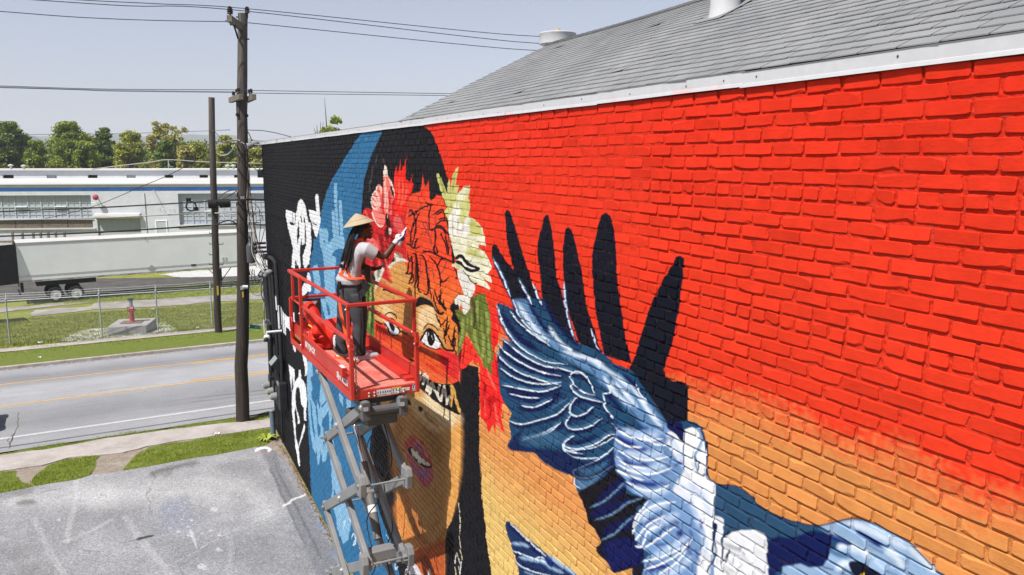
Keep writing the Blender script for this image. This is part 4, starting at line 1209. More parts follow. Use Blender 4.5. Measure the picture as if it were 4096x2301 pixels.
for a in range(5):
    q = a * 2 * math.pi / 5 + .3; vr.beam((c[0] + R1 * .5 * math.cos(q), 13 + R1 * .5 * math.sin(q), zt - hh * 1.25), (c[0] + R1 * .93 * math.cos(q), 13 + R1 * .93 * math.sin(q), zt - hh * .7), .03, .012)
vr.build('bracket', m_white, vent)
# second vent low on the slope near the ridge
def on_slope(px, py):
    d = ray(px, py); t = (ROOF_Z + .03 - CAM_H + SLOPE * CAM_D * -1 * -1 - SLOPE * 0 - 0) if False else None
    # CAM + d t on z = ROOF_Z + SLOPE x
    t = (ROOF_Z + .02 + SLOPE * CAM[0] - CAM[2]) / (d[2] - SLOPE * d[0]); return CAM + d * t
q = on_slope(2895, 56); rv = .5 * np.linalg.norm(on_y(2957, 20, q[1]) - on_y(2846, 20, q[1])) * .84
v2 = MB(); v2.lathe([(rv * 1.25, q[2] - .12), (rv * 1.05, q[2] + .02), (rv, q[2] + .08), (rv * .98, q[2] + .9)], 26, (q[0] + rv * .1, q[1], 0))
v2o = bld(v2, 'vent_pipe', m_white, smooth=True)
fl = MB(); sl_ = math.atan(SLOPE)
fl.beam((q[0] - rv * 1.5, q[1], roof_z(q[0] - rv * 1.5, q[1]) + .014), (q[0] + rv * 1.6, q[1], roof_z(min(q[0] + rv * 1.6, RIDGE_X), q[1]) + .016), rv * 2.7, .004); fl.build('flashing', m_shingle, v2o)
# ---------------------------------------------------------------- ground, parking lot, road, verges
FR.update(Z4=(0, 1700, 2.3418), G3=(0, 1200, 2.3336), G2=(0, 600, 2.3336), G1=(0, 0, 2.3336), S1=(440, 1180, 4.09))
def gpts(spec, dz=0.0):
    return [Vector((p[0], p[1], ground_z(p[0], p[1]) + dz)) for p in (on_g(x, y) for x, y in pts(spec))]
BREAKS = [27, 29.5, 31.95, 33.7, 35.4, 37.5, 40, 45, 50, 54, 58, 66, 75, 140]
def sheet(name, poly_, dz, m, thick=0.0, kind='structure', parent=None, wob=0.0):
    """flat sheet laid over the ground, cut where the ground changes slope"""
    bm = bmesh.new(); rr = random.Random(len(poly_)); P = []
    n = len(poly_)
    for i in range(n):
        a, b = Vector(poly_[i]), Vector(poly_[(i + 1) % n]); k = max(1, int((b - a).length / .22)) if wob else 1
        for j in range(min(k, 60)):
            q = a.lerp(b, j / min(k, 60)); P.append((q.x + rr.gauss(0, wob), q.y + rr.gauss(0, wob)))
    vs = [bm.verts.new((x, y, 0)) for x, y in P]; f = bm.faces.new(vs)
    for v in BREAKS:
        g = bm.verts[:] + bm.edges[:] + bm.faces[:]
        bmesh.ops.bisect_plane(bm, geom=g, plane_co=(0, v, 0), plane_no=(-SL, 1, 0))
    bmesh.ops.triangulate(bm, faces=bm.faces[:])
    if thick:
        r = bmesh.ops.extrude_face_region(bm, geom=bm.faces[:]); 
        for e in r['geom']:
            if isinstance(e, bmesh.types.BMVert): e.co.z -= thick
    bmesh.ops.recalc_face_normals(bm, faces=bm.faces)
    up = sum(f.normal.z * f.calc_area() for f in bm.faces)
    if not thick and up < 0: bmesh.ops.reverse_faces(bm, faces=bm.faces[:])
    for v in bm.verts: v.co.z += ground_z(v.co.x, v.co.y) + dz
    me = bpy.data.meshes.new(name); bm.to_mesh(me); bm.free(); me.materials.append(m)
    o = link_mesh(name, me, None, parent)
    if kind: o['kind'] = kind
    return o
def pos_mat(name, fn, rough=.9):
    m = bpy.data.materials.new(name); m.use_nodes = True; nt = m.node_tree; b = nt.nodes['Principled BSDF']
    geo = node(nt, 'ShaderNodeNewGeometry'); sp = node(nt, 'ShaderNodeSeparateXYZ'); nt.links.new(geo.outputs['Position'], sp.inputs[0])
    b.inputs['Roughness'].default_value = rough; b.inputs['Specular IOR Level'].default_value = .08
    v = math_n(nt, 'SUBTRACT', sp.outputs['Y'], math_n(nt, 'MULTIPLY', sp.outputs['X'], SL))
    c, h, s = fn(nt, geo.outputs['Position'], v, sp)
    nt.links.new(mixc(nt, 1.0, c, (.76, .76, .76), 'MULTIPLY'), b.inputs['Base Color'])
    if h is not None:
        bp = node(nt, 'ShaderNodeBump'); bp.inputs['Strength'].default_value = s; bp.inputs['Distance'].default_value = .02
        nt.links.new(h, bp.inputs['Height']); nt.links.new(bp.outputs[0], b.inputs['Normal'])
    return m
def f_grass(nt, pos, v, sp):
    a = ramp(nt, noise(nt, pos, .55, 5, .65), [(.3, (.15, .18, .028)), (.5, (.25, .275, .05)), (.72, (.32, .31, .10))])
    c = mixc(nt, 1.0, a, ramp(nt, noise(nt, pos, 7, 6, .75), [(.3, .55), (.7, 1.35)]), 'MULTIPLY')
    return c, noise(nt, pos, 14, 6, .75), 1.0
def f_dirt(nt, pos, v, sp):
    a = ramp(nt, noise(nt, pos, 3.2, 6, .7), [(.3, (.20, .15, .11)), (.55, (.30, .25, .20)), (.75, (.40, .36, .32))])
    c = mixc(nt, ramp(nt, noise(nt, pos, 55, 3, .8), [(.56, 0.0), (.62, .8)]), a, (.56, .54, .52))
    c = mixc(nt, ramp(nt, noise(nt, pos, 40, 3, .8), [(.60, 0.0), (.66, .8)]), c, (.12, .085, .06))
    return c, noise(nt, pos, 40, 5, .7), .8
def f_walk(nt, pos, v, sp):
    a = ramp(nt, noise(nt, pos, 1.3, 6, .7), [(.3, (.34, .305, .285)), (.55, (.46, .42, .395)), (.75, (.53, .495, .47))])
    c = mixc(nt, 1.0, a, ramp(nt, noise(nt, pos, 38, 5, .8), [(.3, .78), (.7, 1.15)]), 'MULTIPLY')
    vo = node(nt, 'ShaderNodeTexVoronoi', feature='DISTANCE_TO_EDGE'); vo.inputs['Scale'].default_value = .8
    w = node(nt, 'ShaderNodeVectorMath', operation='ADD'); nn = node(nt, 'ShaderNodeTexNoise'); nn.inputs['Scale'].default_value = 2.5; nt.links.new(pos, nn.inputs['Vector'])
    nt.links.new(pos, w.inputs[0]); nt.links.new(nn.outputs['Color'], w.inputs[1]); nt.links.new(w.outputs[0], vo.inputs['Vector'])
    crack = math_n(nt, 'MULTIPLY', ramp(nt, vo.outputs['Distance'], [(0, 1.0), (.014, 0.0)]), ramp(nt, noise(nt, pos, .9, 3), [(.5, 0.0), (.62, .75)]))
    c = mixc(nt, crack, c, (.17, .13, .10))
    return c, noise(nt, pos, 30, 5), .35
def f_road(nt, pos, v, sp):
    st = node(nt, 'ShaderNodeMapping'); st.inputs['Rotation'].default_value = (0, 0, -math.atan(SL)); st.inputs['Scale'].default_value = (.10, 1.7, 1); nt.links.new(pos, st.inputs[0])
    a = ramp(nt, noise(nt, pos, .5, 5, .6), [(.3, (.285, .288, .305)), (.7, (.345, .348, .365))])
    # worn dark bands where the tyres run
    t = math_n(nt, 'DIVIDE', math_n(nt, 'SUBTRACT', v, 23.0), 12.5)
    bands = ramp(nt, t, [(0, .96), (.14, 1.0), (.20, .92), (.27, .76), (.34, .82), (.42, .95), (.46, 1.14), (.64, 1.14), (.67, .98), (.74, .80), (.79, .76), (.85, .97), (.9, 1.05), (1, 1.05)])
    c = mixc(nt, 1.0, a, bands, 'MULTIPLY')
    c = mixc(nt, 1.0, c, ramp(nt, noise(nt, st.outputs[0], 6, 6, .7), [(.3, .88), (.7, 1.1)]), 'MULTIPLY')
    c = mixc(nt, 1.0, c, ramp(nt, noise(nt, pos, 30, 6, .9), [(.25, .62), (.75, 1.36)]), 'MULTIPLY')
    # hairline cracks
    vo = node(nt, 'ShaderNodeTexVoronoi', feature='DISTANCE_TO_EDGE'); vo.inputs['Scale'].default_value = .45
    nn = node(nt, 'ShaderNodeTexNoise'); nn.inputs['Scale'].default_value = 2; nt.links.new(pos, nn.inputs['Vector'])
    w = node(nt, 'ShaderNodeVectorMath', operation='ADD'); nt.links.new(pos, w.inputs[0]); nt.links.new(nn.outputs['Color'], w.inputs[1]); nt.links.new(w.outputs[0], vo.inputs['Vector'])
    crack = math_n(nt, 'MULTIPLY', ramp(nt, vo.outputs['Distance'], [(0, 1.0), (.01, 0.0)]), ramp(nt, noise(nt, pos, .35, 3), [(.56, 0.0), (.66, .7)]))
    c = mixc(nt, crack, c, (.12, .115, .10))
    return c, noise(nt, pos, 70, 3), .3
def f_gravel(nt, pos, v, sp):
    a = ramp(nt, noise(nt, pos, 12, 5, .8), [(.3, (.36, .36, .355)), (.5, (.58, .58, .58)), (.7, (.72, .72, .72))])
    return mixc(nt, ramp(nt, noise(nt, pos, 2.2, 5, .7), [(.5, 0.0), (.72, .55)]), a, (.24, .25, .12)), noise(nt, pos, 30, 3), 1.0
def f_oldconc(nt, pos, v, sp):
    a = ramp(nt, noise(nt, pos, .8, 6, .7), [(.3, (.25, .225, .205)), (.5, (.36, .33, .31)), (.72, (.50, .49, .47))])
    return mixc(nt, 1.0, a, ramp(nt, noise(nt, pos, 16, 5, .8), [(.3, .7), (.7, 1.2)]), 'MULTIPLY'), noise(nt, pos, 10, 5), .5
m_grassland = pos_mat('grass_ground', f_grass); m_dirt = pos_mat('bare_dirt', f_dirt); m_walk = pos_mat('old_sidewalk', f_walk); m_road = pos_mat('worn_asphalt', f_road, .85)
m_gravel = pos_mat('pale_gravel', f_gravel); m_oldc = pos_mat('broken_concrete', f_oldconc)
# base terrain to the horizon
ysb = [-40, -10, 5, 15, 22, 24, 27, 29.5, 31.95, 33.7, 35.4, 37.5, 40, 45, 50, 54, 58, 66, 75, 95, 140, 260, 600, 1500, 3500, 7000]; xsb = [-5000, -1500, -400, -120, -60, -30, -15, -8, 0, 8, 20, 50, 120, 400, 1500, 5000]
V = []
for v in ysb:
    for x in xsb:
        s = SL if v < 300 else 0; y = v + s * max(min(x, 120), -120); V.append((x, y, float(np.interp(v, [27, 31.95, 35.4, 40, 50, 58, 75, 140], [0, -.155, -.342, -.65, -1.5, -2.05, -2.3, -2.6])) - .03))
mx = len(xsb); F = [(i * mx + k, i * mx + k + 1, (i + 1) * mx + k + 1, (i + 1) * mx + k) for i in range(len(ysb) - 1) for k in range(mx - 1)]
me = np_mesh('ground', V, F); me.materials.append(m_grassland); g = link_mesh('ground', me); g['kind'] = 'structure'

# parking lot: painted with its own image of faded lines, stains and cracks
LX0, LX1, LY0, LY1, LPX = -17.0, 0.1, 4.0, 23.0, 70
LW, LH = int((LX1 - LX0) * LPX), int((LY1 - LY0) * LPX)
_gx2, _gy2 = np.meshgrid(LX0 + (np.arange(LW) + .5) / LPX, LY0 + (np.arange(LH) + .5) / LPX)
_vx, _vy, _vz = _gx2 + CAM_D, _gy2, -CAM_H
_zc = np.maximum(_vx * _f[0] + _vy * _f[1] + _vz * _f[2], .05)
MH, MW = LH, LW
_n1, _n2, _n3 = _vnoise(LW, LH, 90), _vnoise(LW, LH, 22), _vnoise(LW, LH, 5)
_PXw = (2048.0 + FPX * (_vx * _r[0] + _vy * _r[1]) / _zc).astype(np.float32) + (_n2 - .5) * 10 + (_n3 - .5) * 6
_PYw = (1150.5 - FPX * (_vx * _u[0] + _vy * _u[1] + _vz * _u[2]) / _zc).astype(np.float32) + (_n2 - .5) * 5 + (_n3 - .5) * 4
IMG = np.ones((LH, LW, 3), np.float32) * (lin((172, 172, 176)) * .66).astype(np.float32)
IMG *= (1 + (_n1 - .5) * .42 + (_n2 - .5) * .22)[..., None]
def _bbox(p, pad): return slice(0, LH), slice(0, LW)
def lotpaint():
    lt, dk = (192, 192, 194), (112, 112, 116)
    strokes('''Z4 900,700 1300,640 1700,620 2100,700
Z4 100,720 600,680 1000,620
Z4 1900,520 2300,600 2500,800''', 60, (196, 195, 196), soft=60, alpha=.55, taper=False)
    strokes('''Z4 1480,1000 1640,860 1780,820
Z4 1000,950 1300,1000 1500,1060
Z4 300,850 420,980 500,1080
Z4 1700,1250 1900,1180''', 70, (128, 130, 136), soft=60, alpha=.45, taper=False)
    for s, w, a in (('Z4 725,505 690,760 622,1085', 21, .55), ('Z4 590,1090 850,1000 1060,890', 8, .6), ('Z4 330,900 450,1150 620,1430', 27, .42), ('Z4 1180,880 1320,1070 1580,1380', 30, .42), ('Z4 2130,1000 2165,1150 2140,1420', 26, .32)):
        stroke(s, w, lt, soft=5, alpha=a * .62, taper=False)
    stroke('Z4 1450,1400 1900,1140 2200,990 2576,830', 2.2, (196, 195, 192), soft=1.5, alpha=.45, taper=False)
    stroke('Z4 1300,1480 1500,1380', 2.5, (205, 204, 200), soft=1.5, alpha=.6)
    for s, w, a in (('Z4 1400,470 1550,420 1850,345', 20, .75), ('Z4 1540,480 1600,450', 34, .5), ('Z4 165,740 250,725 335,722', 14, .8), ('Z4 0,650 100,640 300,600', 34, .45), ('Z4 950,660 985,662', 8, .5)):
        stroke(s, w, (92, 90, 86), soft=12, alpha=a)
    poly('Z4 1500,760 1620,700 1760,660 1790,780 1800,960 1640,1000 1530,960', (134, 138, 152), soft=18, alpha=.6)
    rr = random.Random(5)
    for x, y, r in ((1740, 730, 8), (1700, 765, 6), (1725, 770, 5), (1690, 745, 4), (1715, 800, 7), (1735, 830, 6), (1720, 850, 5), (1620, 835, 4), (1710, 888, 7), (1785, 888, 12), (1715, 930, 9), (1755, 950, 16), (1815, 918, 8), (1800, 930, 7), (1600, 965, 10), (1675, 1000, 20), (1890, 1015, 11), (1975, 990, 12), (1770, 1035, 22), (2055, 1030, 18), (1920, 1105, 9), (2000, 790, 34), (1890, 1140, 10), (2045, 1170, 26), (1900, 1330, 50), (2330, 1015, 8), (2300, 890, 6), (2390, 1108, 6), (410, 690, 7), (550, 890, 18), (950, 1130, 22), (500, 970, 9), (1640, 745, 4)):
        poly('Z4 ' + ' '.join(f'{x + r * (1 + rr.uniform(-.3, .3)) * math.cos(k * .785):.0f},{y + .62 * r * (1 + rr.uniform(-.3, .3)) * math.sin(k * .785):.0f}' for k in range(8)), (202, 202, 204), soft=2.5, alpha=.55)
    strokes('''Z4 1785,980 1800,1040 1840,1150''', 10, (200, 200, 202), soft=3, alpha=.7)
    strokes('''Z4 1430,440 1452,505 1415,590 1375,660 1390,700 1415,740 1400,800 1395,840
Z4 780,1150 800,1180 860,1186 950,1186
Z4 860,1186 835,1205
Z4 1710,1290 1690,1340 1725,1420
Z4 1730,1310 1800,1260 1900,1210
Z4 1110,1106 1260,1076 1350,1052
Z4 380,630 480,615 570,603''', 1.8, (96, 88, 74), soft=1.4, taper=False)
    stroke('Z4 1270,1076 1350,1052 1440,1034', 7, (62, 60, 50), soft=3)
    for s in ('Z4 1740,1000 1700,1200 1660,1330', 'Z4 2145,1000 2175,1200 2150,1407', 'Z4 2170,1000 2195,1180 2180,1407'):
        stroke(s, 2.0, (120, 120, 124), soft=2, alpha=.7)
    # dark worn band that runs beside the wall, utility marks, overspray
    poly('Z8 100,110 190,60 300,130 420,330 560,560 700,860 860,1200 960,1419 700,1419 600,1230 480,900 330,600 220,360', (118, 119, 124), soft=10, alpha=.85, smooth=False)
    strokes('''Z8 250,250 350,480 500,760 640,1050 740,1250
Z8 200,300 380,700 560,1100''', 10, (92, 93, 98), soft=6, alpha=.7)
    strokes('''Z8 300,200 420,420 560,650''', 22, (142, 142, 146), soft=10, alpha=.8)
    stroke('Z8 585,578 460,640 340,705', 9, (200, 200, 198), soft=2, taper=False); stroke('Z8 340,705 160,800 0,890', 2.4, (192, 192, 190), soft=2, alpha=.6, taper=False)
    strokes('''Z8 40,140 140,105 260,120
Z8 150,85 220,110 180,140''', 8, (228, 232, 236), soft=3); stroke('Z8 100,170 200,150', 6, (196, 128, 124), soft=3)
    stroke('Z8 290,195 262,195 250,215 268,228 296,220', 3.5, (78, 104, 108), soft=1.5); stroke('Z8 325,330 330,358 350,362 362,350 352,328', 3.5, (78, 104, 108), soft=1.5)
    strokes('''Z8 640,640 760,860 860,1000
Z8 700,900 820,960
Z8 840,1180 930,1300''', 26, (112, 136, 172), soft=22, alpha=.5)
    strokes('''Z8 780,1380 930,1310
Z8 600,600 640,580''', 5, (206, 208, 210), soft=2, alpha=.8)
    stroke('Z8 900,1250 960,1380', 30, (196, 168, 150), soft=14, alpha=.4)
    np.clip(IMG, .02, .8, out=IMG)
lotpaint()
lot_img = bpy.data.images.new('lot_stains', LW, LH, float_buffer=True); lot_img.colorspace_settings.name = 'Non-Color'
_buf = np.ones((LH, LW, 4), np.float32); _buf[..., :3] = IMG; lot_img.pixels.foreach_set(_buf.ravel()); lot_img.update(); lot_img.pack()
def f_lot(nt, pos, v, sp):
    cb = node(nt, 'ShaderNodeCombineXYZ'); nt.links.new(math_n(nt, 'DIVIDE', math_n(nt, 'SUBTRACT', sp.outputs['X'], LX0), LX1 - LX0), cb.inputs[0]); nt.links.new(math_n(nt, 'DIVIDE', math_n(nt, 'SUBTRACT', sp.outputs['Y'], LY0), LY1 - LY0), cb.inputs[1])
    im = node(nt, 'ShaderNodeTexImage', image=lot_img, extension='EXTEND'); nt.links.new(cb.outputs[0], im.inputs[0])
    c = mixc(nt, 1.0, im.outputs[0], ramp(nt, noise(nt, pos, 26, 8, .95), [(.22, .38), (.5, 1.0), (.78, 1.6)]), 'MULTIPLY')
    vo = node(nt, 'ShaderNodeTexVoronoi'); vo.inputs['Scale'].default_value = 38; nt.links.new(pos, vo.inputs['Vector']); c = mixc(nt, 1.0, c, ramp(nt, vo.outputs['Color'], [(0.0, .66), (.5, 1.0), (1.0, 1.40)]), 'MULTIPLY')
    c = mixc(nt, 1.0, c, ramp(nt, noise(nt, pos, 9, 8, .85), [(.3, .84), (.7, 1.13)]), 'MULTIPLY')
    return c, noise(nt, pos, 80, 4, .7), .5
m_lot = pos_mat('lot_concrete', f_lot, .9)
lot_edge = gpts('Z4 -900,840 -300,705 0,640 330,574 500,545 720,512 850,470 1000,450 1170,425 1400,388 1600,350 1900,300 2200,250 2400,205')
sheet('parking_lot', [(-40, -8, 0), (-40, lot_edge[0].y - 1, 0)] + lot_edge + [(-.42, lot_edge[-1].y - .1, 0), (-.17, 20.0, 0), (-.11, 18.5, 0), (-.06, 15.5, 0), (-.03, 12, 0), (.01, 8, 0), (.01, -8, 0)], 0.0, m_lot, wob=.012)
sheet('dirt_verge', [(-40, 16, 0), (-.01, 15, 0), (-.01, 22.3, 0), (3, 23.2, 0), (20, 25.2, 0), (-40, 20.9, 0)], -.012, m_dirt)
walk_poly = gpts('Z4 -900,455 -300,345 0,287 400,237 640,197 980,132 1500,60 1900,8 2200,-22 / G3 2440,1128 2520,1102 2545,1190 / Z4 2440,38 2000,106 1700,151 1400,201 1200,250 1150,264 950,282 640,312 400,377 150,420 0,437 -300,515 -900,660')
sheet('sidewalk', walk_poly, .014, m_walk, thick=.03, wob=.02)
RV0, RV1 = 23.86, 34.95
def rl(x, v): return Vector((x, v + SL * x, 0))
sheet('road', [rl(-70, RV0), rl(60, RV0), rl(60, RV1), rl(-70, RV1)], .012, m_road)
m_wline = mat('worn_white_line', (.50, .50, .50), .7, .16, 9, space='Object'); m_yline = mat('worn_yellow_line', (.60, .36, .09), .7, .2, 5)
m_tar = mat('tar_seam', (.12, .12, .13), .6, .3, 3)
def rline(name, v0, v1, w, x0, x1, m, dz=.017):
    return sheet(name, [rl(x0, v0 - w / 2), rl(x1, v1 - w / 2), rl(x1, v1 + w / 2), rl(x0, v0 + w / 2)], dz, m)
rv = lambda x, y: (lambda p: vroad(p[0], p[1]))(on_g(*pts(f'G3 {x},{y}')[0]))
for nm, (a, b), w, m in (('edge_line', (rv(0, 640), rv(2480, 380)), .13, m_wline), ('lane_line', (rv(0, 797), rv(2200, 543)), .12, m_yline), ('lane_line', (rv(0, 1000), rv(2200, 722)), .12, m_yline), ('edge_line', (rv(0, 1300), rv(2210, 990)), .15, m_wline), ('gutter_seam', (rv(0, 1388), rv(2210, 1062)), .07, m_tar)):
    xa = on_g(*pts('G3 0,%d' % 900)[0])[0]; mid = (a + b) / 2; sl_ = (b - a) / 7.0 * .5
    rline(nm, mid - sl_ * 6, mid + sl_ * 6, w, -60, 55, m)
for y0, y1 in ((600, 551), (757, 700)):
    x0 = on_g(*pts(f'G3 1790,{y0}')[0])[0]; rline('lane_line', rv(1790, y0) , rv(1790, y0) + .02, .11, x0, 50, m_yline)
sheet('turn_mark', gpts('G3 2400,578 2530,590 2530,598 2400,583'), .017, m_wline)
m_crack = mat('road_crack', (.10, .095, .08), .95)
for spec in ('G3 175,1055 165,1090 172,1120 160,1150 172,1180 150,1215 140,1245 112,1270 80,1300 70,1320 95,1350 85,1395', 'G3 140,1245 118,1290 95,1340', 'G3 112,1270 118,1310 90,1345 100,1380'):
    P = gpts(spec, .018); mb = MB(); n = len(P); vs = []
    for i, p in enumerate(P): w = R_.uniform(.005, .013); vs += [p + Vector((-w, 0, 0)), p + Vector((w, 0, 0))]
    mb.add(vs, [(2 * i, 2 * i + 1, 2 * i + 3, 2 * i + 2) for i in range(n - 1)]); o = mb.build('road_crack', m_crack); o['kind'] = 'structure'
# far kerb, grass strip, far sidewalk, gravel and broken concrete strips
m_kerb = mat('kerb_concrete', (.40, .36, .33), .9, .25, 3, .4, 25)
kb = MB()
for i in range(-30, 25):
    a, b = rl(i * 2.0, RV1), rl(i * 2.0 + 1.99, RV1); a.z = b.z = ground_z(a.x, a.y); b2 = Vector((0, .17, 0))
    jit = R_.gauss(0, .012)
    kb.hexa([a + Vector((0, jit, -.1)), b + Vector((0, jit, -.1)), b + b2 + Vector((0, 0, -.1)), a + b2 + Vector((0, 0, -.1)), a + Vector((0, jit + .02, .11)), b + Vector((0, jit + .02, .11)), b + b2 + Vector((0, 0, .12)), a + b2 + Vector((0, 0, .12))])
o = kb.build('kerb', m_kerb); o['kind'] = 'structure'
va, vb_ = (rv(0, 495) + rv(1030, 402)) / 2, (rv(0, 466) + rv(1030, 368)) / 2
sheet('far_sidewalk', [rl(-60, va), rl(50, va), rl(50, vb_), rl(-60, vb_)], .05, m_walk, wob=.025)
sheet('gravel_patch', gpts('G3 540,388 620,350 720,300 830,270 1000,262 1380,215 1520,210 1560,230 1640,270 1640,300 1480,325 1200,345 950,370 800,385'), .0, m_gravel, wob=.09)
sheet('broken_path', gpts('G3 300,110 330,95 560,75 810,70 840,60 900,20 1300,5 1700,-25 2230,-55 2600,-80 2600,-20 2230,5 1960,20 1720,45 1500,60 1200,75 850,90 760,105 560,125 280,155'), .0, m_oldc, wob=.07)
sheet('broken_path', gpts('G3 -500,100 350,55 380,45 800,20 850,30 600,50 380,70 -500,180'), .0, m_oldc, wob=.07)
sheet('yard_gravel', gpts('G2 1500,1165 1640,1140 2000,1120 2600,880 2900,860 2900,1150 2500,1190 2000,1200 1700,1195'), .0, m_gravel, wob=.15)
m_yard = pos_mat('shade_toned_yard', lambda nt, pos, v, sp: (ramp(nt, noise(nt, pos, 1.1, 6, .7), [(.3, (.07, .066, .062)), (.6, (.12, .115, .108)), (.8, (.22, .21, .20))]), noise(nt, pos, 12, 5), .5))  # yard colour darkened to carry the shade beneath the trailer
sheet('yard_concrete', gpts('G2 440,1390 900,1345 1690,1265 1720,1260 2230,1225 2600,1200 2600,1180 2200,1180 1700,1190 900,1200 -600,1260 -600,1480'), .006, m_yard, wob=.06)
# grass blades
def blades(name, polys, dens, hmin, hmax, wid, col_, seed, lean=.5):
    r = np.random.default_rng(seed); BV = []
    for P in polys:
        A = np.array([(p[0], p[1]) for p in P]); lo, hi = A.min(0), A.max(0); n = int(dens * (hi[0] - lo[0]) * (hi[1] - lo[1]))
        X = r.uniform(lo[0], hi[0], n); Y = r.uniform(lo[1], hi[1], n)
        ins = np.zeros(n, bool)
        for k in range(len(A)):
            x1, y1 = A[k]; x2, y2 = A[(k + 1) % len(A)]
            if y1 == y2: continue
            ins ^= ((y1 > Y) != (y2 > Y)) & (X < (x2 - x1) * (Y - y1) / (y2 - y1) + x1)
        # clumps
        cl = np.sin(X * 7.1 + 1.3 * np.sin(Y * 5.3)) * np.sin(Y * 8.7 + np.sin(X * 3.1)); c2 = np.sin(X * 2.3 + 2 * np.sin(Y * 1.9)) + np.sin(Y * 3.7 + X); ins &= r.random(n) < (.55 + .38 * cl + .16 * c2)
        X, Y = X[ins], Y[ins]; n = len(X); V_ = Y - SL * X
        Z = np.interp(V_, [27, 31.95, 35.4, 40, 50, 58, 75, 140], [0, -.155, -.342, -.65, -1.5, -2.05, -2.3, -2.6]) - .02
        h = r.uniform(hmin, hmax, n) * (.7 + .5 * r.random(n)); a = r.uniform(0, 2 * np.pi, n); w = wid * r.uniform(.6, 1.3, n)
        lx, ly = np.cos(a + 1.57 + r.normal(0, .6, n)) * h * lean * r.random(n), np.sin(a + 1.57 + r.normal(0, .6, n)) * h * lean * r.random(n)
        p0 = np.stack([X - np.cos(a) * w, Y - np.sin(a) * w, Z], -1); p1 = np.stack([X + np.cos(a) * w, Y + np.sin(a) * w, Z], -1)
        p2 = np.stack([X + np.cos(a) * w * .6 + lx * .45, Y + np.sin(a) * w * .6 + ly * .45, Z + h * .62], -1); p3 = np.stack([X + lx, Y + ly, Z + h], -1)
        BV.append(np.stack([p0, p1, p2, p3], 1).reshape(-1, 3))
    V = np.concatenate(BV); I = np.arange(len(V) // 4)[:, None] * 4
    me = np_mesh(name, V, F3=np.concatenate([I + np.array([[0, 1, 2]]), I + np.array([[0, 2, 3]])])); me.materials.append(col_)
    o = link_mesh(name, me); o['kind'] = 'stuff'; return o
def blade_mat(name, c1, c2, c3):
    def fn(nt, pos, v, sp):
        a = ramp(nt, noise(nt, pos, 1.6, 4, .7), [(.32, c1), (.55, c2), (.75, c3)])
        return mixc(nt, 1.0, a, ramp(nt, noise(nt, pos, 60, 2, .8), [(.3, .62), (.7, 1.35)]), 'MULTIPLY'), None, 0
    return pos_mat(name, fn, .6)
m_turf = pos_mat('turf_base', lambda nt, pos, v, sp: (ramp(nt, noise(nt, pos, 9, 5, .75), [(.3, (.09, .12, .024)), (.6, (.17, .21, .04)), (.75, (.24, .19, .11))]), noise(nt, pos, 40, 4), .8))
m_blade = blade_mat('verge_grass', (.24, .31, .035), (.34, .41, .06), (.50, .47, .15)); m_blade2 = blade_mat('lawn_grass', (.22, .26, .04), (.31, .34, .06), (.42, .40, .14))
verges = ['Z4 -700,640 -300,515 -100,440 150,430 170,480 210,540 330,574 0,640 -300,700', 'Z4 330,480 430,385 640,318 870,288 930,292 885,330 895,400 850,460 720,510 500,545 330,572 280,540',
          'Z4 1150,420 1190,370 1270,285 1400,205 1700,155 2000,110 2440,40 2545,32 2556,150 2470,188 2300,230 1900,298 1600,348 1400,385 1200,424',
          'Z4 -700,410 0,283 390,190 640,166 655,190 400,232 200,252 -700,430', 'Z4 650,180 980,112 990,130 660,195', 'Z4 980,108 1170,68 1600,38 1640,12 2230,-75 2230,-22 1900,3 1500,56 1200,92 1000,130', 'G3 2330,1112 2520,1055 2530,1095 2440,1122']
for s_ in verges: sheet('verge_turf', gpts(s_), -.004, m_turf, wob=.02)
blades('verge_grass', [gpts(s) for s in verges], 7000, .02, .075, .0058, m_blade, 3)
lawn = [gpts('G3 -300,540 0,478 630,440 900,395 1400,340 2000,300 2600,255 2600,10 1960,40 1720,55 1500,75 1200,95 850,115 560,145 300,165 -300,260')]
blades('lawn_grass', lawn, 520, .04, .12, .014, m_blade2, 4)
sheet('kerb_turf', [rl(-60, RV1 + .15), rl(50, RV1 + .15), rl(50, va - .02), rl(-60, va - .02)], .03, m_turf)
blades('kerb_grass', [gpts('G3 -400,590 0,545 630,470 1000,430 1480,395 2200,330 2600,290 2600,265 2230,300 1500,355 1030,400 630,432 0,497 -400,540'), gpts('G2 600,1400 1000,1370 1600,1300 2200,1260 2600,1240 2600,1330 2200,1350 1600,1390 1000,1430 600,1447')], 420, .04, .13, .014, m_blade, 5)
# weeds, leaf litter and small rubbish along the kerb
lit = MB(); rr = random.Random(12)
for _ in range(700):
    x = rr.uniform(-12, 2); v = RV1 - abs(rr.gauss(0, .16)) + .02; z = ground_z(x, v + SL * x) + .02; s = rr.uniform(.015, .04); a = rr.uniform(0, 6.3)
    p = Vector((x, v + SL * x, z)); d = Vector((math.cos(a), math.sin(a), rr.uniform(-.2, .4))) * s; e = Vector((-math.sin(a), math.cos(a), rr.uniform(0, .5))) * s * .6
    lit.quad(p - d, p - e, p + d, p + e)
for _ in range(420):
    y = rr.uniform(15, 22); x = -abs(rr.gauss(0, .05)) - .02 - max(0, (y - 20) * .12) * rr.random(); s = rr.uniform(.01, .03); a = rr.uniform(0, 6.3)
    p = Vector((x, y, .012)); d = Vector((math.cos(a), math.sin(a), .2)) * s; e = Vector((-math.sin(a), math.cos(a), .4)) * s * .6; lit.quad(p - d, p - e, p + d, p + e)
o = lit.build('leaf_litter', mat('dead_leaves', (.22, .13, .07), .9, .5, 9)); o['kind'] = 'stuff'
m_paper = mat('paper_scrap', (.75, .76, .78), .8, .1, 12)
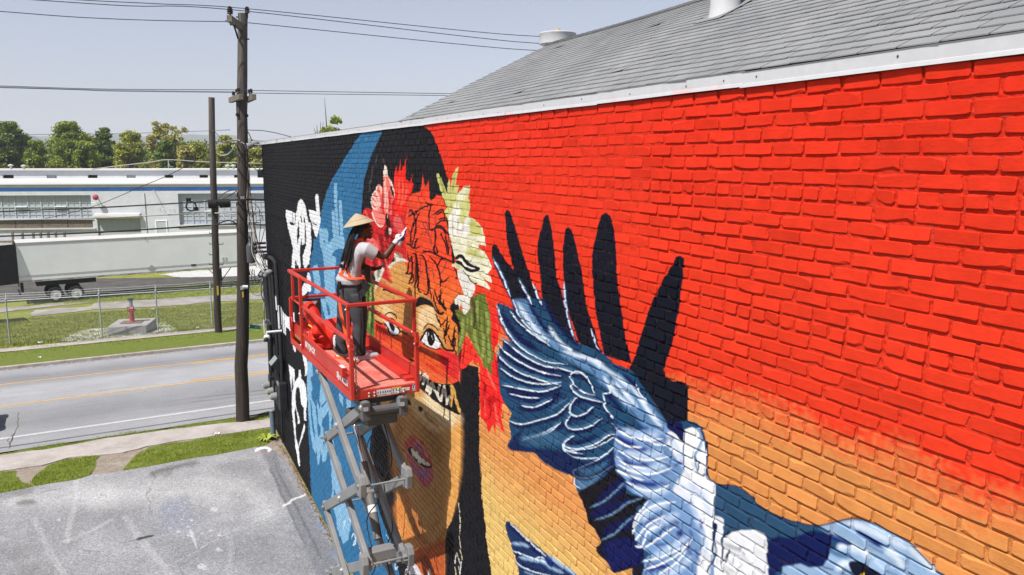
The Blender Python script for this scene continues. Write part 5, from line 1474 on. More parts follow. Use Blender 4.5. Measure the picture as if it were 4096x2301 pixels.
for i, (spec, lab) in enumerate((('S1 700,245', 'crumpled white scrap lying on the lawn beside the fence post'), ('G3 370,406', 'white scrap of paper in the grass near the far sidewalk, left of the gravel'), ('G3 1845,266', 'pale crushed cup lying by the base of the shorter wooden pole'), ('G3 372,547', 'pale blue wrapper lying in the far gutter'), ('Z4 2033,96', 'white scrap on the near sidewalk beside the tall pole'))):
    p = gpts(spec)[0]; rr = random.Random(i); mb = MB(); n = 7; s = .13 if i < 2 else .09
    vs = [(p.x + s * 1.6 * (k / (n - 1) - .5), p.y + (rr.uniform(-.3, .3) + (j - 1) * .5) * s, p.z + .03 + rr.uniform(0, .05)) for k in range(n) for j in range(3)]
    mb.add(vs, [(k * 3 + j, k * 3 + j + 1, k * 3 + j + 4, k * 3 + j + 3) for k in range(n - 1) for j in range(2)])
    tag(mb.build('litter_scrap', m_paper), lab, 'litter', 'scraps of litter')
# broad leaved weed at the corner of the building
wp = gpts('G3 2490,1310')[0]; mb = MB(); rr = random.Random(2)
for k in range(26):
    a = rr.uniform(0, 6.28); L = rr.uniform(.18, .34); d = Vector((math.cos(a), math.sin(a), 0)); s = Vector((-d.y, d.x, 0)) * rr.uniform(.025, .04); b = wp + d * .02
    q = [b, b + d * L * .5 + Vector((0, 0, L * .45)), b + d * L + Vector((0, 0, L * .25))]
    mb.add([q[0] - s * .2, q[0] + s * .2, q[1] - s, q[1] + s, q[2]], [(0, 1, 3, 2), (2, 3, 4)])
tag(mb.build('weed', m_blade), 'broad leaved weed growing at the corner of the painted wall', 'weed')
# ---------------------------------------------------------------- across the road: fence, valve post, trailer, warehouse, trees, hills
m_galv = mat('galvanised_steel', (.42, .44, .45), .45, .2, 12, metal=.6)
m_galvd = mat('dull_galvanised', (.36, .40, .41), .6, .2, 9)
# chain link fence
fb = [on_g(*pts('G3 %d,%d' % q)[0]) for q in ((95, 418), (955, 355), (1480, 315))]
ft = [(38, 1360), (910, 1320), (1462, 1290)]
tops = [on_y(*pts('G2 %d,%d' % t)[0], fb[i][1]) for i, t in enumerate(ft)]
posts = [Vector(p) for p in fb]; step = (posts[2] - posts[1])
posts = [posts[0] - step * 3.2, posts[0] - step * 1.6] + posts + [posts[2] + step * k for k in (1, 2, 3, 4.5, 6)]
for p in posts: p.z = ground_z(p.x, p.y)
FH = float(np.mean([tops[i][2] - fb[i][2] for i in range(3)])) - .18
fence = empty('chain_link_fence', posts[2]); tag(fence, 'long galvanised chain link fence with barbed wire along the far sidewalk', 'fence')
def ch(mb, name, m, par, **k):
    o = mb.build(name, m, None, **k); o.parent = par; o.matrix_parent_inverse = Matrix.Translation(-Vector(par.location)); return o
for p in posts:
    mb = MB(); mb.tube([p, p + Vector((0, 0, FH))], .033, 10); mb.lathe([(.045, 0), (.045, .05), (.012, .075)], 10, p + Vector((0, 0, FH)))
    mb.beam(p + Vector((0, .0, FH)), p + Vector((0, .16, FH + .30)), .03, .012); ch(mb, 'post', m_galvd, fence)
mb = MB(); mb.tube([p + Vector((0, 0, FH - .03)) for p in posts], .025, 8, cap=True); ch(mb, 'top_rail', m_galv, fence)
m_wire = mat('fence_wire', (.33, .35, .36), .5, metal=.5)
for k in range(3):
    mb = MB(); pth = []
    for a, b in zip(posts[:-1], posts[1:]):
        for j in range(6):
            t = j / 6; q = a.lerp(b, t); pth.append(q + Vector((0, .05 + .05 * k, FH + .08 + .10 * k - .03 * math.sin(math.pi * t))))
    mb.tube(pth, .005, 4)
    for i in range(0, len(pth) - 1):
        for t in (.1, .4, .7):
            c = pth[i].lerp(pth[i + 1], t); mb.tube([c + Vector((0, 0, -.03)), c + Vector((.01, .01, .03))], .003, 3)
    ch(mb, 'barbed_wire', m_wire, fence)
mb = MB()
for a, b in zip(posts[:-1], posts[1:]):
    L = (b - a).length; H_ = FH - .05; n = int(L / .075); e = (b - a) / L
    for s in (1, -1):
        k = -int(H_ / .075)
        while k < n:
            u0, u1 = k * .075, k * .075 + H_; z0, z1 = 0, H_
            if u0 < 0: z0 = -u0; u0 = 0
            if u1 > L: z1 = H_ - (u1 - L); u1 = L
            if z1 > z0 + .02:
                if s < 0: u0, u1 = L - u0, L - u1
                p, q = a + e * u0, a + e * u1; mb.tube([Vector((p.x, p.y, ground_z(p.x, p.y) + z0 + .03)), Vector((q.x, q.y, ground_z(q.x, q.y) + z1 + .03))], .0023, 3, cap=False)
            k += 1
o = ch(mb, 'wire_mesh', m_wire, fence); o['kind'] = 'stuff'
# post indicator valve on its concrete block
bl = [Vector(on_g(*pts('G3 %d,%d' % q)[0])) for q in ((1003, 335), (1370, 312))]
e = (bl[1] - bl[0]); e.z = 0; bw = e.length; e.normalize(); nrm = Vector((-e.y, e.x, 0)); zg = ground_z(*bl[0][:2])
bh = .42; bd = 2.0
base = MB(); c0 = bl[0] + Vector((0, 0, -.15)); c0.z = zg - .15
P4 = [c0, c0 + e * bw, c0 + e * bw + nrm * bd, c0 + nrm * bd]; base.hexa(P4 + [p + Vector((0, 0, bh + .15)) for p in P4])
blk = base.build('concrete_block', mat('grey_concrete', (.36, .345, .33), .9, .22, 3, .4, 20), bevel=.025)
tag(blk, 'low square concrete block in white gravel behind the fence', 'concrete block')
m_iron = mat('rusty_plate', (.20, .15, .12), .7, .35, 10)
mb = MB(); pc = c0 + e * bw * .5 + nrm * bd * .5; pc.z = zg + bh + .004
a_, b_ = e * .48, nrm * .34; q = [pc - a_ - b_, pc + a_ - b_, pc + a_ + b_, pc - a_ + b_]; mb.hexa(q + [p + Vector((0, 0, .035)) for p in q]); o = mb.build('cover_plate', m_iron); o.parent = blk
m_red = mat('faded_red_enamel', (.46, .07, .095), .55, .2, 8); m_bluegrey = mat('blue_grey_pipe', (.27, .33, .38), .6, .25, 9); m_dark = mat('dark_iron', (.03, .03, .032), .6, .3, 10)
vbp = pc + Vector((0, 0, .035)); valve = empty('valve_post', vbp); tag(valve, 'red and grey post indicator valve standing on the concrete block', 'valve post')
topz = on_y(*pts('S1 232,62')[0], vbp.y)[2] - vbp.z
mb = MB(); mb.lathe([(.14, 0), (.14, .03), (.115, .05), (.105, topz * .42), (.12, topz * .46), (.12, topz * .5), (.10, topz * .53)], 16, vbp); ch(mb, 'lower_barrel', m_red, valve, smooth=True)
mb = MB(); mb.box(vbp.x - .13, vbp.x + .13, vbp.y - .12, vbp.y + .12, vbp.z + topz * .46, vbp.z + topz * .66); ch(mb, 'indicator_head', m_red, valve, bevel=.03)
mb = MB(); mb.box(vbp.x - .07, vbp.x + .09, vbp.y - .128, vbp.y - .115, vbp.z + topz * .575, vbp.z + topz * .625); ch(mb, 'indicator_window', mat('window_plate', (.7, .7, .7), .4), valve)
mb = MB()
for s in (-1, 1): mb.tube([vbp + Vector((s * .11, 0, topz * .5)), vbp + Vector((s * .19, 0, topz * .5))], .035, 8)
mb.tube([vbp + Vector((-.17, -.02, topz * .5)), vbp + Vector((-.17, -.02, topz * .66))], .022, 6); ch(mb, 'lug', m_red, valve)
mb = MB(); mb.lathe([(.085, topz * .66), (.085, topz * .93)], 14, vbp); ch(mb, 'upper_pipe', m_bluegrey, valve, smooth=True)
mb = MB(); mb.lathe([(.07, topz * .92), (.14, topz * .94), (.16, topz * .975), (.13, topz), (.03, topz)], 14, vbp); ch(mb, 'operating_nut', m_dark, valve, smooth=True)

# semi trailer: 53 ft van body, rear to the left with one door swung open
def at_depth(px, py, zc):
    d = ray(px, py); return Vector(CAM + d * (zc / (d @ _f)))
A = at_depth(*pts('G2 180,1255')[0], 53.0); Bp = at_depth(*pts('G2 2395,1070')[0], 61.6)
tdir = (Bp - A); tdir.z = 0; TL = tdir.length; tdir.normalize(); tn = Vector((tdir.y, -tdir.x, 0))   # tn: towards the road
tz0 = (A.z + Bp.z) / 2; topA = at_depth(*pts('G2 125,872')[0], 53.0).z; topB = at_depth(*pts('G2 2330,745')[0], 61.6).z; TH = ((topA - A.z) + (topB - Bp.z)) / 2
gz_t = ground_z(A.x, A.y) ; tz0 = (A.z + Bp.z) / 2
TW = 2.6; rz = math.atan2(tdir.y, tdir.x)
trailer = empty('semi_trailer', (A.x, A.y, tz0), rz); tag(trailer, 'long white box semi trailer parked behind the fence, rear door open', 'trailer')
GZ = (ground_z(A.x, A.y) + ground_z(Bp.x, Bp.y)) / 2 - tz0      # ground in trailer space
m_twhite = mat('white_trailer_skin', (.96, .98, 1.0), .35, .05, .7, .03, 3); m_troof = mat('trailer_roof', (.62, .61, .59), .5, .1, .6); m_alu = mat('aluminium_rail', (.42, .43, .45), .4, .15, 4, metal=.5)
m_black = mat('black_steel', (.018, .018, .02), .6, .3, 6); m_tyre = mat('tyre_rubber', (.018, .018, .019), .85, .3, 12); m_rim = mat('white_rim', (.62, .62, .63), .5, .15, 8)
mb = MB(); mb.box(0, TL, 0, TW, .12, TH - .06); mb.build('body', m_twhite, trailer, bevel=.02)
mb = MB(); mb.box(-.01, TL + .01, -.012, TW + .012, TH - .06, TH); mb.build('roof', m_troof, trailer, bevel=.03)
mb = MB(); mb.box(-.005, TL + .005, -.016, .03, TH - .17, TH - .055); mb.build('top_rail', m_alu, trailer)
mb = MB(); mb.box(-.005, TL + .005, -.018, .03, 0, .13); mb.box(0, TL, -.012, .0, .36, .385); mb.box(0, TL, -.012, .0, .445, .46); mb.build('bottom_rail', m_alu, trailer)
panels = MB(); k = 0; x = .6
while x < TL: panels.box(x - .006, x + .006, -.0015, .001, .13, TH - .17); x += .62
panels.build('side_rivet_strip', m_twhite, trailer)
mark_r, mark_w = mat('red_tape', (.38, .05, .05), .5), mat('white_tape', (.72, .72, .72), .5)
x = .9; i = 0
while x < TL - .5: mb = MB(); mb.box(x, x + .42, -.021, -.0175, .045, .085); mb.build('reflective_tape', mark_r if i % 2 == 0 else mark_w, trailer); x += .95; i += 1
# rear: frame, closed far door, open near door
mb = MB(); mb.box(-.05, .0, -.02, .06, -.25, TH); mb.box(-.05, 0, TW - .06, TW + .02, -.25, TH); mb.box(-.05, 0, 0, TW, -.25, .02); mb.box(-.05, 0, 0, TW, TH - .1, TH); mb.build('rear_frame', m_black, trailer)
m_dk = mat('dark_door_liner', (.022, .023, .026), .55, .4, 2)
mb = MB(); mb.box(-.03, -.004, TW / 2, TW - .06, .03, TH - .11); mb.build('rear_door', m_dk, trailer)
door = MB(); hinge = Vector((-.03, -.03, 0)); dd = Vector((math.cos(math.radians(207)), math.sin(math.radians(207)), 0)); dn = Vector((-dd.y, dd.x, 0)) * .05
p = [hinge + Vector((0, 0, -.02)), hinge + dd * 1.3 + Vector((0, 0, -.02)), hinge + dd * 1.3 + dn + Vector((0, 0, -.02)), hinge + dn + Vector((0, 0, -.02))]
door.hexa(p + [q + Vector((0, 0, TH - .06)) for q in p]); dob = door.build('rear_door', m_dk, trailer, bevel=.01); dob['label'] = 'open rear door swung out with its dark side showing'
mb = MB(); q0 = hinge + dd * .55 - dn * .02 + Vector((0, 0, .28)); mb.beam(q0 - dn * .15, q0 + dd * .5 - dn * .15, .01, .2); mb.build('sticker', mat('pale_sticker', (.6, .6, .62), .6, .2, 8), dob)
# axles: tyre outside, rim inside, as parts of each wheel
WR = .52; wz = GZ + WR
for wx in (2.05, 3.30):
    for wy, out in ((.0, -1), (TW, 1)):
        mb = MB(); M = Matrix.Rotation(math.pi / 2, 4, 'X').to_3x3(); prof = [(.30, -.14), (WR * .9, -.145), (WR, -.11), (WR, .11), (WR * .9, .145), (.30, .14)]
        mb.lathe(prof, 30, (0, 0, 0), M); w = mb.build('wheel', m_tyre, trailer, smooth=True); w.location = (wx, wy - out * .16 + out * .02, wz)
        mb = MB(); s = out; mb.lathe([(.31, .15), (.325, .155), (.325, .13), (.28, .10), (.17, .06), (.165, .11), (.12, .12), (.11, .18), (.01, .19)], 22, (0, 0, 0), Matrix.Rotation(math.pi / 2 * (1 if s < 0 else -1), 4, 'X').to_3x3()); mb.build('rim', m_rim if out < 0 else m_black, w, smooth=True)
mb = MB(); mb.box(1.0, 4.6, .3, TW - .3, -.35, 0); mb.box(1.9, 2.2, .2, TW - .2, wz - .08, wz + .08); mb.box(3.15, 3.45, .2, TW - .2, wz - .08, wz + .08); mb.box(.1, .25, .5, TW - .5, -.75, 0); mb.box(-.05, .06, .3, TW - .3, -.85, -.72); mb.build('undercarriage', m_black, trailer)
mb = MB(); gx = TL - 2.6
for yy in (.45, TW - .45): mb.box(gx - .06, gx + .06, yy - .06, yy + .06, GZ + .05, 0); mb.box(gx - .16, gx + .16, yy - .13, yy + .13, GZ, GZ + .05)
mb.beam((gx, .45, GZ + .7), (gx, TW - .45, GZ + .7), .05, .05); mb.beam((gx - .9, .5, -.02), (gx, .5, GZ + .45), .05, .05); mb.beam((gx + .8, .5, -.02), (gx, .5, GZ + .45), .05, .05); mb.build('landing_gear', m_black, trailer)
mb = MB(); tpx = 8.2; mb.prism([(tpx - .30, -.016, .12 + .22), (tpx, -.016, -.10 + .22), (tpx + .30, -.016, .12 + .22), (tpx, -.016, .40 + .22)], (0, .01, 0)); mb.build('placard', m_alu, trailer)
mb = MB(); mb.box(10.9, 11.25, -.02, -.004, .14 + .18, .14 + .32); mb.build('marker_plate', m_dark, trailer, bevel=.03)
mb = MB(); mb.ball((7.9, -.02, TH - .1), .05, 8, 5); mb.build('marker_lamp', mat('amber_lamp', (.42, .08, .02), .3), trailer)
text_mesh('53', .42, 'number', mat('grey_lettering', (.38, .39, .41), .6), trailer, basis((13.35, -.006, .62), (1, 0, 0), (0, 0, 1)))

# another truck just beyond the left edge of the view: its corner shows, its shadow crosses the lawn
m_darkpaint = mat('dark_truck_paint', (.03, .032, .036), .4, .2, 3)
c = Vector(on_g(*pts('G3 -22,222')[0])); tg = ground_z(c.x, c.y)
truck = empty('box_truck', (c.x, c.y, tg), rz + .12); tag(truck, 'dark box truck mostly beyond the left edge, beside the open trailer door', 'truck')
mb = MB(); mb.box(-7.2, -1.75, -.2, 2.2, .95, 3.7); mb.build('cargo_box', m_darkpaint, truck, bevel=.03)
mb = MB(); mb.prism([(-1.7, -.1, .5), (.0, -.1, .5), (.05, -.1, 1.5), (-.15, -.1, 1.7), (-.4, -.1, 3.2), (-1.7, -.1, 3.4)], (0, 2.2, 0)); mb.build('cab', m_darkpaint, truck, bevel=.06)
mb = MB(); mb.box(-.02, .14, -.1, 2.1, .42, .72); mb.build('bumper', m_alu, truck, bevel=.03)
mb = MB(); mb.quad((-.13, .05, 1.8), (-.13, 1.95, 1.8), (-.36, 1.95, 3.0), (-.36, .05, 3.0)); mb.build('windscreen', mat('dark_glass', (.02, .025, .03), .05), truck).location.x = .03
for wx in (-.85, -5.6):
    for wy in (-.02, 2.02):
        mb = MB(); mb.lathe([(.2, -.12), (.46, -.13), (.48, -.1), (.48, .1), (.46, .13), (.2, .12)], 24, (0, 0, 0), Matrix.Rotation(math.pi / 2, 4, 'X').to_3x3()); w = mb.build('wheel', m_tyre, truck, smooth=True); w.location = (wx, wy, .48)

# warehouse: long painted block building facing the road
WD = 78.0
wp0 = Vector(CAM + _f * 0 + ray(*(600, 760)) * (WD / (ray(600, 760) @ _f)))
ang = math.radians(-YAW * 180 / math.pi + 7.0)
wx_ = Vector((math.cos(ang), math.sin(ang), 0)); wn_ = Vector((wx_.y, -wx_.x, 0))
wz_ground = -2.35
WH = empty('warehouse', (wp0.x, wp0.y, wz_ground), ang); tag(WH, 'long white block warehouse with a blue stripe and gridded windows', 'warehouse')
def wloc(px, py, back=0.0):
    """picture point -> warehouse wall coordinates (u along the wall, w up), on the plane 'back' metres behind the front"""
    d = Vector(ray(px, py)); o = Vector(CAM); pp = Vector((wp0.x, wp0.y, 0)) - wn_ * back
    t = (pp - o).dot(wn_) / d.dot(wn_); p = o + d * t; return ((p - Vector((wp0.x, wp0.y, 0))).dot(wx_), p.z - wz_ground)
def g2(x, y, back=0): return wloc(*pts('G2 %f,%f' % (x, y))[0], back)
m_block = bpy.data.materials.new('white_block_wall'); m_block.use_nodes = True
def _blk():
    nt = m_block.node_tree; b = nt.nodes['Principled BSDF']; tc = node(nt, 'ShaderNodeTexCoord'); mp = node(nt, 'ShaderNodeMapping'); mp.inputs['Rotation'].default_value = (math.pi / 2, 0, 0); nt.links.new(tc.outputs['Object'], mp.inputs[0])
    br = node(nt, 'ShaderNodeTexBrick'); br.inputs['Scale'].default_value = 1.0; br.inputs['Brick Width'].default_value = .4; br.inputs['Row Height'].default_value = .2; br.inputs['Mortar Size'].default_value = .008
    br.inputs['Color1'].default_value = (.48, .50, .54, 1); br.inputs['Color2'].default_value = (.52, .54, .58, 1); br.inputs['Mortar'].default_value = (.45, .47, .51, 1); nt.links.new(mp.outputs[0], br.inputs['Vector'])
    c = mixc(nt, 1.0, br.outputs['Color'], ramp(nt, noise(nt, tc.outputs['Object'], .8, 5), [(.3, .92), (.7, 1.05)]), 'MULTIPLY'); nt.links.new(c, b.inputs['Base Color']); b.inputs['Roughness'].default_value = .7
    bp = node(nt, 'ShaderNodeBump'); bp.inputs['Strength'].default_value = .5; bp.inputs['Distance'].default_value = .01; nt.links.new(br.outputs['Fac'], bp.inputs['Height']); bp.invert = True; nt.links.new(bp.outputs[0], b.inputs['Normal'])
_blk()
m_stripe = mat('blue_stripe_paint', (.020, .105, .34), .6, .25, 1.2); m_pane = mat('painted_pane', (.46, .50, .55), .5, .06, 4); m_sash = mat('grey_blue_sash', (.50, .54, .58), .6, .08, 4); m_hole = mat('dark_opening', (.01, .01, .011), .8)
m_wroof = mat('white_roof_coat', (.60, .60, .585), .7, .22, .35, detail=6, stretch=(.25, 1, 1)); m_brown = mat('brown_stone_panel', (.17, .14, .115), .9, .45, 7, .6, 12)
uL, uR = -62.0, 75.0
eave = g2(1200, 325)[1]
UL, _ = g2(0, 700); 
# openings (picture boxes) : left window band, right window band, brown panels, roller door, small door
wl0, wl1 = g2(845, 422), g2(850, 640); uw1 = wl0[0]; wtop, wbot = wl0[1], wl1[1]
ur0 = g2(1658, 408)[0]; rtop = g2(1658, 408)[1]; rbot = g2(1680, 700)[1]
dl, dr, dtop = g2(905, 640)[0], g2(1308, 640)[0], g2(905, 640)[1]
def wall_with_holes(holes, u0, u1, z0, z1, th=.5):
    """front wall from z0 to z1 with rectangular holes, solid thickness behind"""
    us = sorted({u0, u1} | {h[0] for h in holes} | {h[1] for h in holes}); zs_ = sorted({z0, z1} | {h[2] for h in holes} | {h[3] for h in holes}); mb = MB()
    us = [u for u in us if u0 <= u <= u1]; zs_ = [z for z in zs_ if z0 <= z <= z1]
    for a, b in zip(us[:-1], us[1:]):
        for c_, d_ in zip(zs_[:-1], zs_[1:]):
            m_ = ((a + b) / 2, (c_ + d_) / 2)
            if any(h[0] < m_[0] < h[1] and h[2] < m_[1] < h[3] for h in holes): continue
            mb.box(a, b, 0, th, c_, d_)
    return mb
pan_b = g2(860, 728)[1]; ul_band = -45.0; ur_band = 40.0
holes = [(ul_band, uw1, wbot, wtop), (ur0, ur_band, rbot, rtop), (ul_band, uw1, pan_b, wbot - .02), (dl, dr, 0, dtop)]
o = wall_with_holes(holes, uL, uR, 0, eave).build('wall', m_block, WH)
wallf = o
mb = MB(); s0, s1 = g2(1200, 382)[1], g2(1200, 350)[1]; mb.box(uL, uR, -.012, -.002, s0, s1); mb.build('blue_stripe', m_stripe, WH)
mb = MB(); mb.box(uL, uR, -.12, .4, eave, eave + .10); mb.build('gutter', m_alu, WH)
back_d = 9.0; mon_b, mon_t = g2(1200, 262, back_d)[1], g2(1200, 205, back_d)[1]; roofw = mon_b
mb = MB(); mb.add([(uL, -.15, eave + .10), (uR, -.15, eave + .10), (uR, back_d, roofw), (uL, back_d, roofw), (uL, -.15, eave + .02), (uR, -.15, eave + .02), (uR, back_d, roofw - .1), (uL, back_d, roofw - .1)], [(0, 1, 2, 3), (4, 7, 6, 5), (0, 4, 5, 1)]); mb.build('roof', m_wroof, WH)
mb = MB(); mb.box(uL, uR, .51, 40, 0, eave - .2); mb.build('interior_block', m_hole, WH)
# clerestory behind
mr = g2(2400, 200, back_d)[0]; mtop2 = g2(1200, 182, back_d)[1]
cw = [(22, 130), (434, 532), (817, 912), (1180, 1268), (1534, 1619), (1860, 1943), (2183, 2262)]
ch_ = []
for a, b in cw: u0, z1 = g2(a, 231, back_d); u1, z0 = g2(b, 262, back_d); ch_.append((u0, u1, z0 - .25, z1))
mbm = wall_with_holes(ch_, uL, mr, mon_b - .5, mon_t + .15, .3); o = mbm.build('clerestory_wall', m_block, WH); o.location.y = back_d
mb = MB(); mb.box(uL, mr + .2, back_d - .25, back_d + 12, mon_t + .15, mtop2); mb.build('clerestory_roof', m_wroof, WH)
mb = MB(); mb.box(uL, mr - .1, back_d + .45, back_d + 11.5, roofw - 1, mon_t); mb.build('clerestory_interior', m_hole, WH)
for i, h in enumerate(ch_):
    mb = MB(); w_ = h[1] - h[0]
    for zz in (h[2] + .02, h[3] - .04): mb.box(h[0], h[1], back_d + .05, back_d + .1, zz, zz + .05)
    for k in range(4 if i in (1, 3) else 2): u = h[0] + w_ * k / (3 if i in (1, 3) else 1) ; u = min(u, h[1] - .04); mb.box(u, u + .04, back_d + .05, back_d + .1, h[2], h[3])
    f = mb.build('window', m_sash, WH)
    if i in (1, 3): mb = MB(); mb.box(h[0], h[1], back_d + .12, back_d + .13, h[2], h[3]); mb.build('pane', m_pane, f)
# gridded industrial windows
def grid_band(u0, u1, z0, z1, nbay, nrow, dark=(), ratio=.5):
    bw_ = (u1 - u0) / nbay
    for i in range(nbay):
        a, b = u0 + i * bw_, u0 + (i + 1) * bw_; mb = MB(); zm = z0 + (z1 - z0) * ratio
        mb.box(a, a + .10, .27, .38, z0, z1); mb.box(a + .1, b, .28, .36, zm - .05, zm + .05); mb.box(a + .1, b, .29, .37, z0, z0 + .06); mb.box(a + .1, b, .29, .37, z1 - .06, z1)
        mb.box(a + .1 + (b - a - .1) / 2 - .02, a + .1 + (b - a - .1) / 2 + .02, .30, .35, z0, z1)
        for r_ in range(1, nrow):
            z = z0 + (z1 - z0) * r_ / nrow
            if abs(z - zm) > .1: mb.box(a + .1, b, .30, .35, z - .02, z + .02)
        # tilted open hopper sash catching the light
        if (i * 7 + nbay) % 3 == 0: mb.hexa([(a + .1, .10, zm - .02), (b, .10, zm - .02), (b, .28, zm + .06), (a + .1, .28, zm + .06), (a + .1, .10, zm + .02), (b, .10, zm + .02), (b, .28, zm + .1), (a + .1, .28, zm + .1)])
        f = mb.build('window', m_sash, WH)
        p_ = MB(); dk_ = MB(); hw = (b - a - .1) / 2
        for c_ in range(2):
            for r_ in range(nrow):
                x0 = a + .1 + c_ * hw; zz0 = z0 + (z1 - z0) * r_ / nrow; zz1 = z0 + (z1 - z0) * (r_ + 1) / nrow
                (dk_ if (i, c_, r_) in dark else p_).box(x0, x0 + hw, .345 if (i, c_, r_) not in dark else .44, .35 if (i, c_, r_) not in dark else .45, zz0, zz1)
        p_.build('pane', m_pane, f)
        if dk_.v: dk_.build('pane', m_hole, f)['label'] = 'missing pane, dark'
bwid = g2(620, 500)[0] - g2(498, 500)[0]
nb = int(round((uw1 - ul_band) / bwid)); grid_band(uw1 - nb * bwid, uw1, wbot, wtop, nb, 6, ratio=.5)
nb2 = int((ur_band - ur0) / bwid); grid_band(ur0, ur0 + nb2 * bwid, rbot, rtop, nb2, 7, dark={(0, 1, 5), (1, 0, 3), (3, 1, 4), (4, 1, 4), (2, 1, 3)}, ratio=.42)
nbp = 12
for i in range(nbp):
    w_ = g2(752, 690)[0] - g2(510, 690)[0]; b = uw1 - i * w_; a = b - w_ + .06; mb = MB(); mb.box(a, b, .1, .16, pan_b + .02, wbot - .06); mb.build('stone_panel', m_brown, WH)
mb = MB(); mb.box(ul_band, uw1 + .25, -.14, .1, pan_b - .12, pan_b + .02); mb.box(ul_band, uw1 + .1, -.08, .1, wbot - .1, wbot); mb.build('window_sill', m_troof, WH)
mb = MB(); mb.box(ur0 - .2, ur_band, -.14, .1, rbot - .14, rbot); mb.build('window_sill', m_troof, WH)
# roller door with hood
rd = MB(); z = 0.0
while z < dtop - .02: rd.add([(dl, .18, z), (dr, .18, z), (dr, .15, z + .05), (dl, .15, z + .05), (dr, .18, z + .1), (dl, .18, z + .1)], [(0, 1, 2, 3), (3, 2, 4, 5)]); z += .1
rd.build('roller_door', mat('grey_roller_slats', (.42, .45, .48), .5, .06, 2), WH)
hz = g2(905, 598)[1]; mb = MB(); mb.prism([(dl - .1, .0, dtop - .02), (dl - .1, -.42, dtop + .02), (dl - .1, -.52, dtop + .2), (dl - .1, -.46, hz), (dl - .1, .0, hz + .08)], (dr - dl + .2, 0, 0)); mb.build('door_hood', m_troof, WH)
sd0, sd1, sdt = g2(1460, 665)[0], g2(1550, 665)[0], g2(1500, 665)[1]
mb = MB(); mb.box(sd0, sd1, -.03, -.002, 0, sdt); d_ = mb.build('door', m_sash, WH)
mb = MB(); mb.box(sd0 - .1, sd0, -.07, 0, 0, sdt + .1); mb.box(sd1, sd1 + .1, -.07, 0, 0, sdt + .1); mb.box(sd0, sd1, -.07, 0, sdt, sdt + .1); mb.build('frame', m_twhite, d_)
mb = MB(); mb.ball((sd0 + .1, -.07, sdt * .52), .05, 8, 5); mb.build('handle', m_dark, d_)
# downpipe, conduit stubs and the red gooseneck lamp
mb = MB(); u, z = g2(1345, 398); mb.tube([(u, -.06, z), (u, -.06, .2)], .035, 8); mb.build('conduit', m_block, WH)
mb = MB(); u, z = g2(1440, 378); mb.tube([(u, 0, z), (u, -.75, z - .05)], .03, 6); mb.build('flag_bracket', m_twhite, WH)
mb = MB()
for x, y in ((1490, 545), (1530, 555), (1580, 550), (1620, 550)): u, z = g2(x, y); mb.tube([(u, 0, z), (u, -.16, z + .02)], .025, 5)
mb.build('stub', m_twhite, WH)
u, z = g2(910, 440); lp = Vector((wp0.x, wp0.y, wz_ground)) + wx_ * u + Vector((0, 0, z))
lamp = empty('wall_bell', lp, ang); tag(lamp, 'round red alarm gong projecting from the white warehouse wall', 'alarm bell')
mb = MB(); M = Matrix.Rotation(math.pi / 2, 4, 'X').to_3x3(); mb.lathe([(.02, .70), (.15, .68), (.25, .60), (.29, .48), (.27, .46), (.02, .48)], 24, (0, 0, 0), M); mb.build('gong', m_red, lamp, smooth=True)
mb = MB(); mb.tube([(0, 0, -.05), (0, -.62, 0)], .05, 8); mb.tube([(-.05, 0, -.55), (-.05, -.5, -.55), (-.45, -.55, -.55)], .03, 6); mb.build('bracket', m_twhite, lamp)
for x, y in ((100, 150), (222, 165), (2125, 160), (2178, 168)):
    u, z = g2(x, y, back_d + 3); z0 = mtop2; mb = MB(); mb.lathe([(.12, 0), (.12, max(z - z0, .3)), (.26, max(z - z0, .3)), (.28, max(z - z0, .3) + .12), (.03, max(z - z0, .3) + .22)], 10, (u, back_d + 3, z0 - .02)); mb.build('roof_vent', m_troof, WH, smooth=True)
# wooden fence rail pieces standing in front of the warehouse
m_wood = mat('weathered_wood', (.22, .19, .16), .9, .3, 5, .4, 20)
rfence = empty('rail_fence', (wp0.x, wp0.y, wz_ground), ang); tag(rfence, 'row of short weathered posts with a rail before the brown panels', 'fence')
for x in (160, 252, 352, 421, 490, 560, 640): u, z = g2(x, 800); mb = MB(); zt = g2(x, 752)[1]; mb.box(u - .09, u + .09, -.95, -.8, z - 3.2, zt); mb.build('post', m_wood, rfence)
mb = MB(); u0, z0 = g2(-300, 800); u1, z1 = g2(640, 765); mb.box(u0, u1, -1.0, -.95, z1 - .9, z1 - .7); mb.build('rail', m_wood, rfence)
mb = MB(); u0, z0 = g2(5, 755); u1, z1 = g2(70, 805); mb.beam((u0, -1.6, z0), (u1, -1.6, z1), .25, .12); mb.beam((u1 - .6, -1.6, z1 - .05), (u1 + .4, -1.6, z1 - .05), .3, .12); tag(ch(mb, 'timber_brace', m_wood, rfence), None)

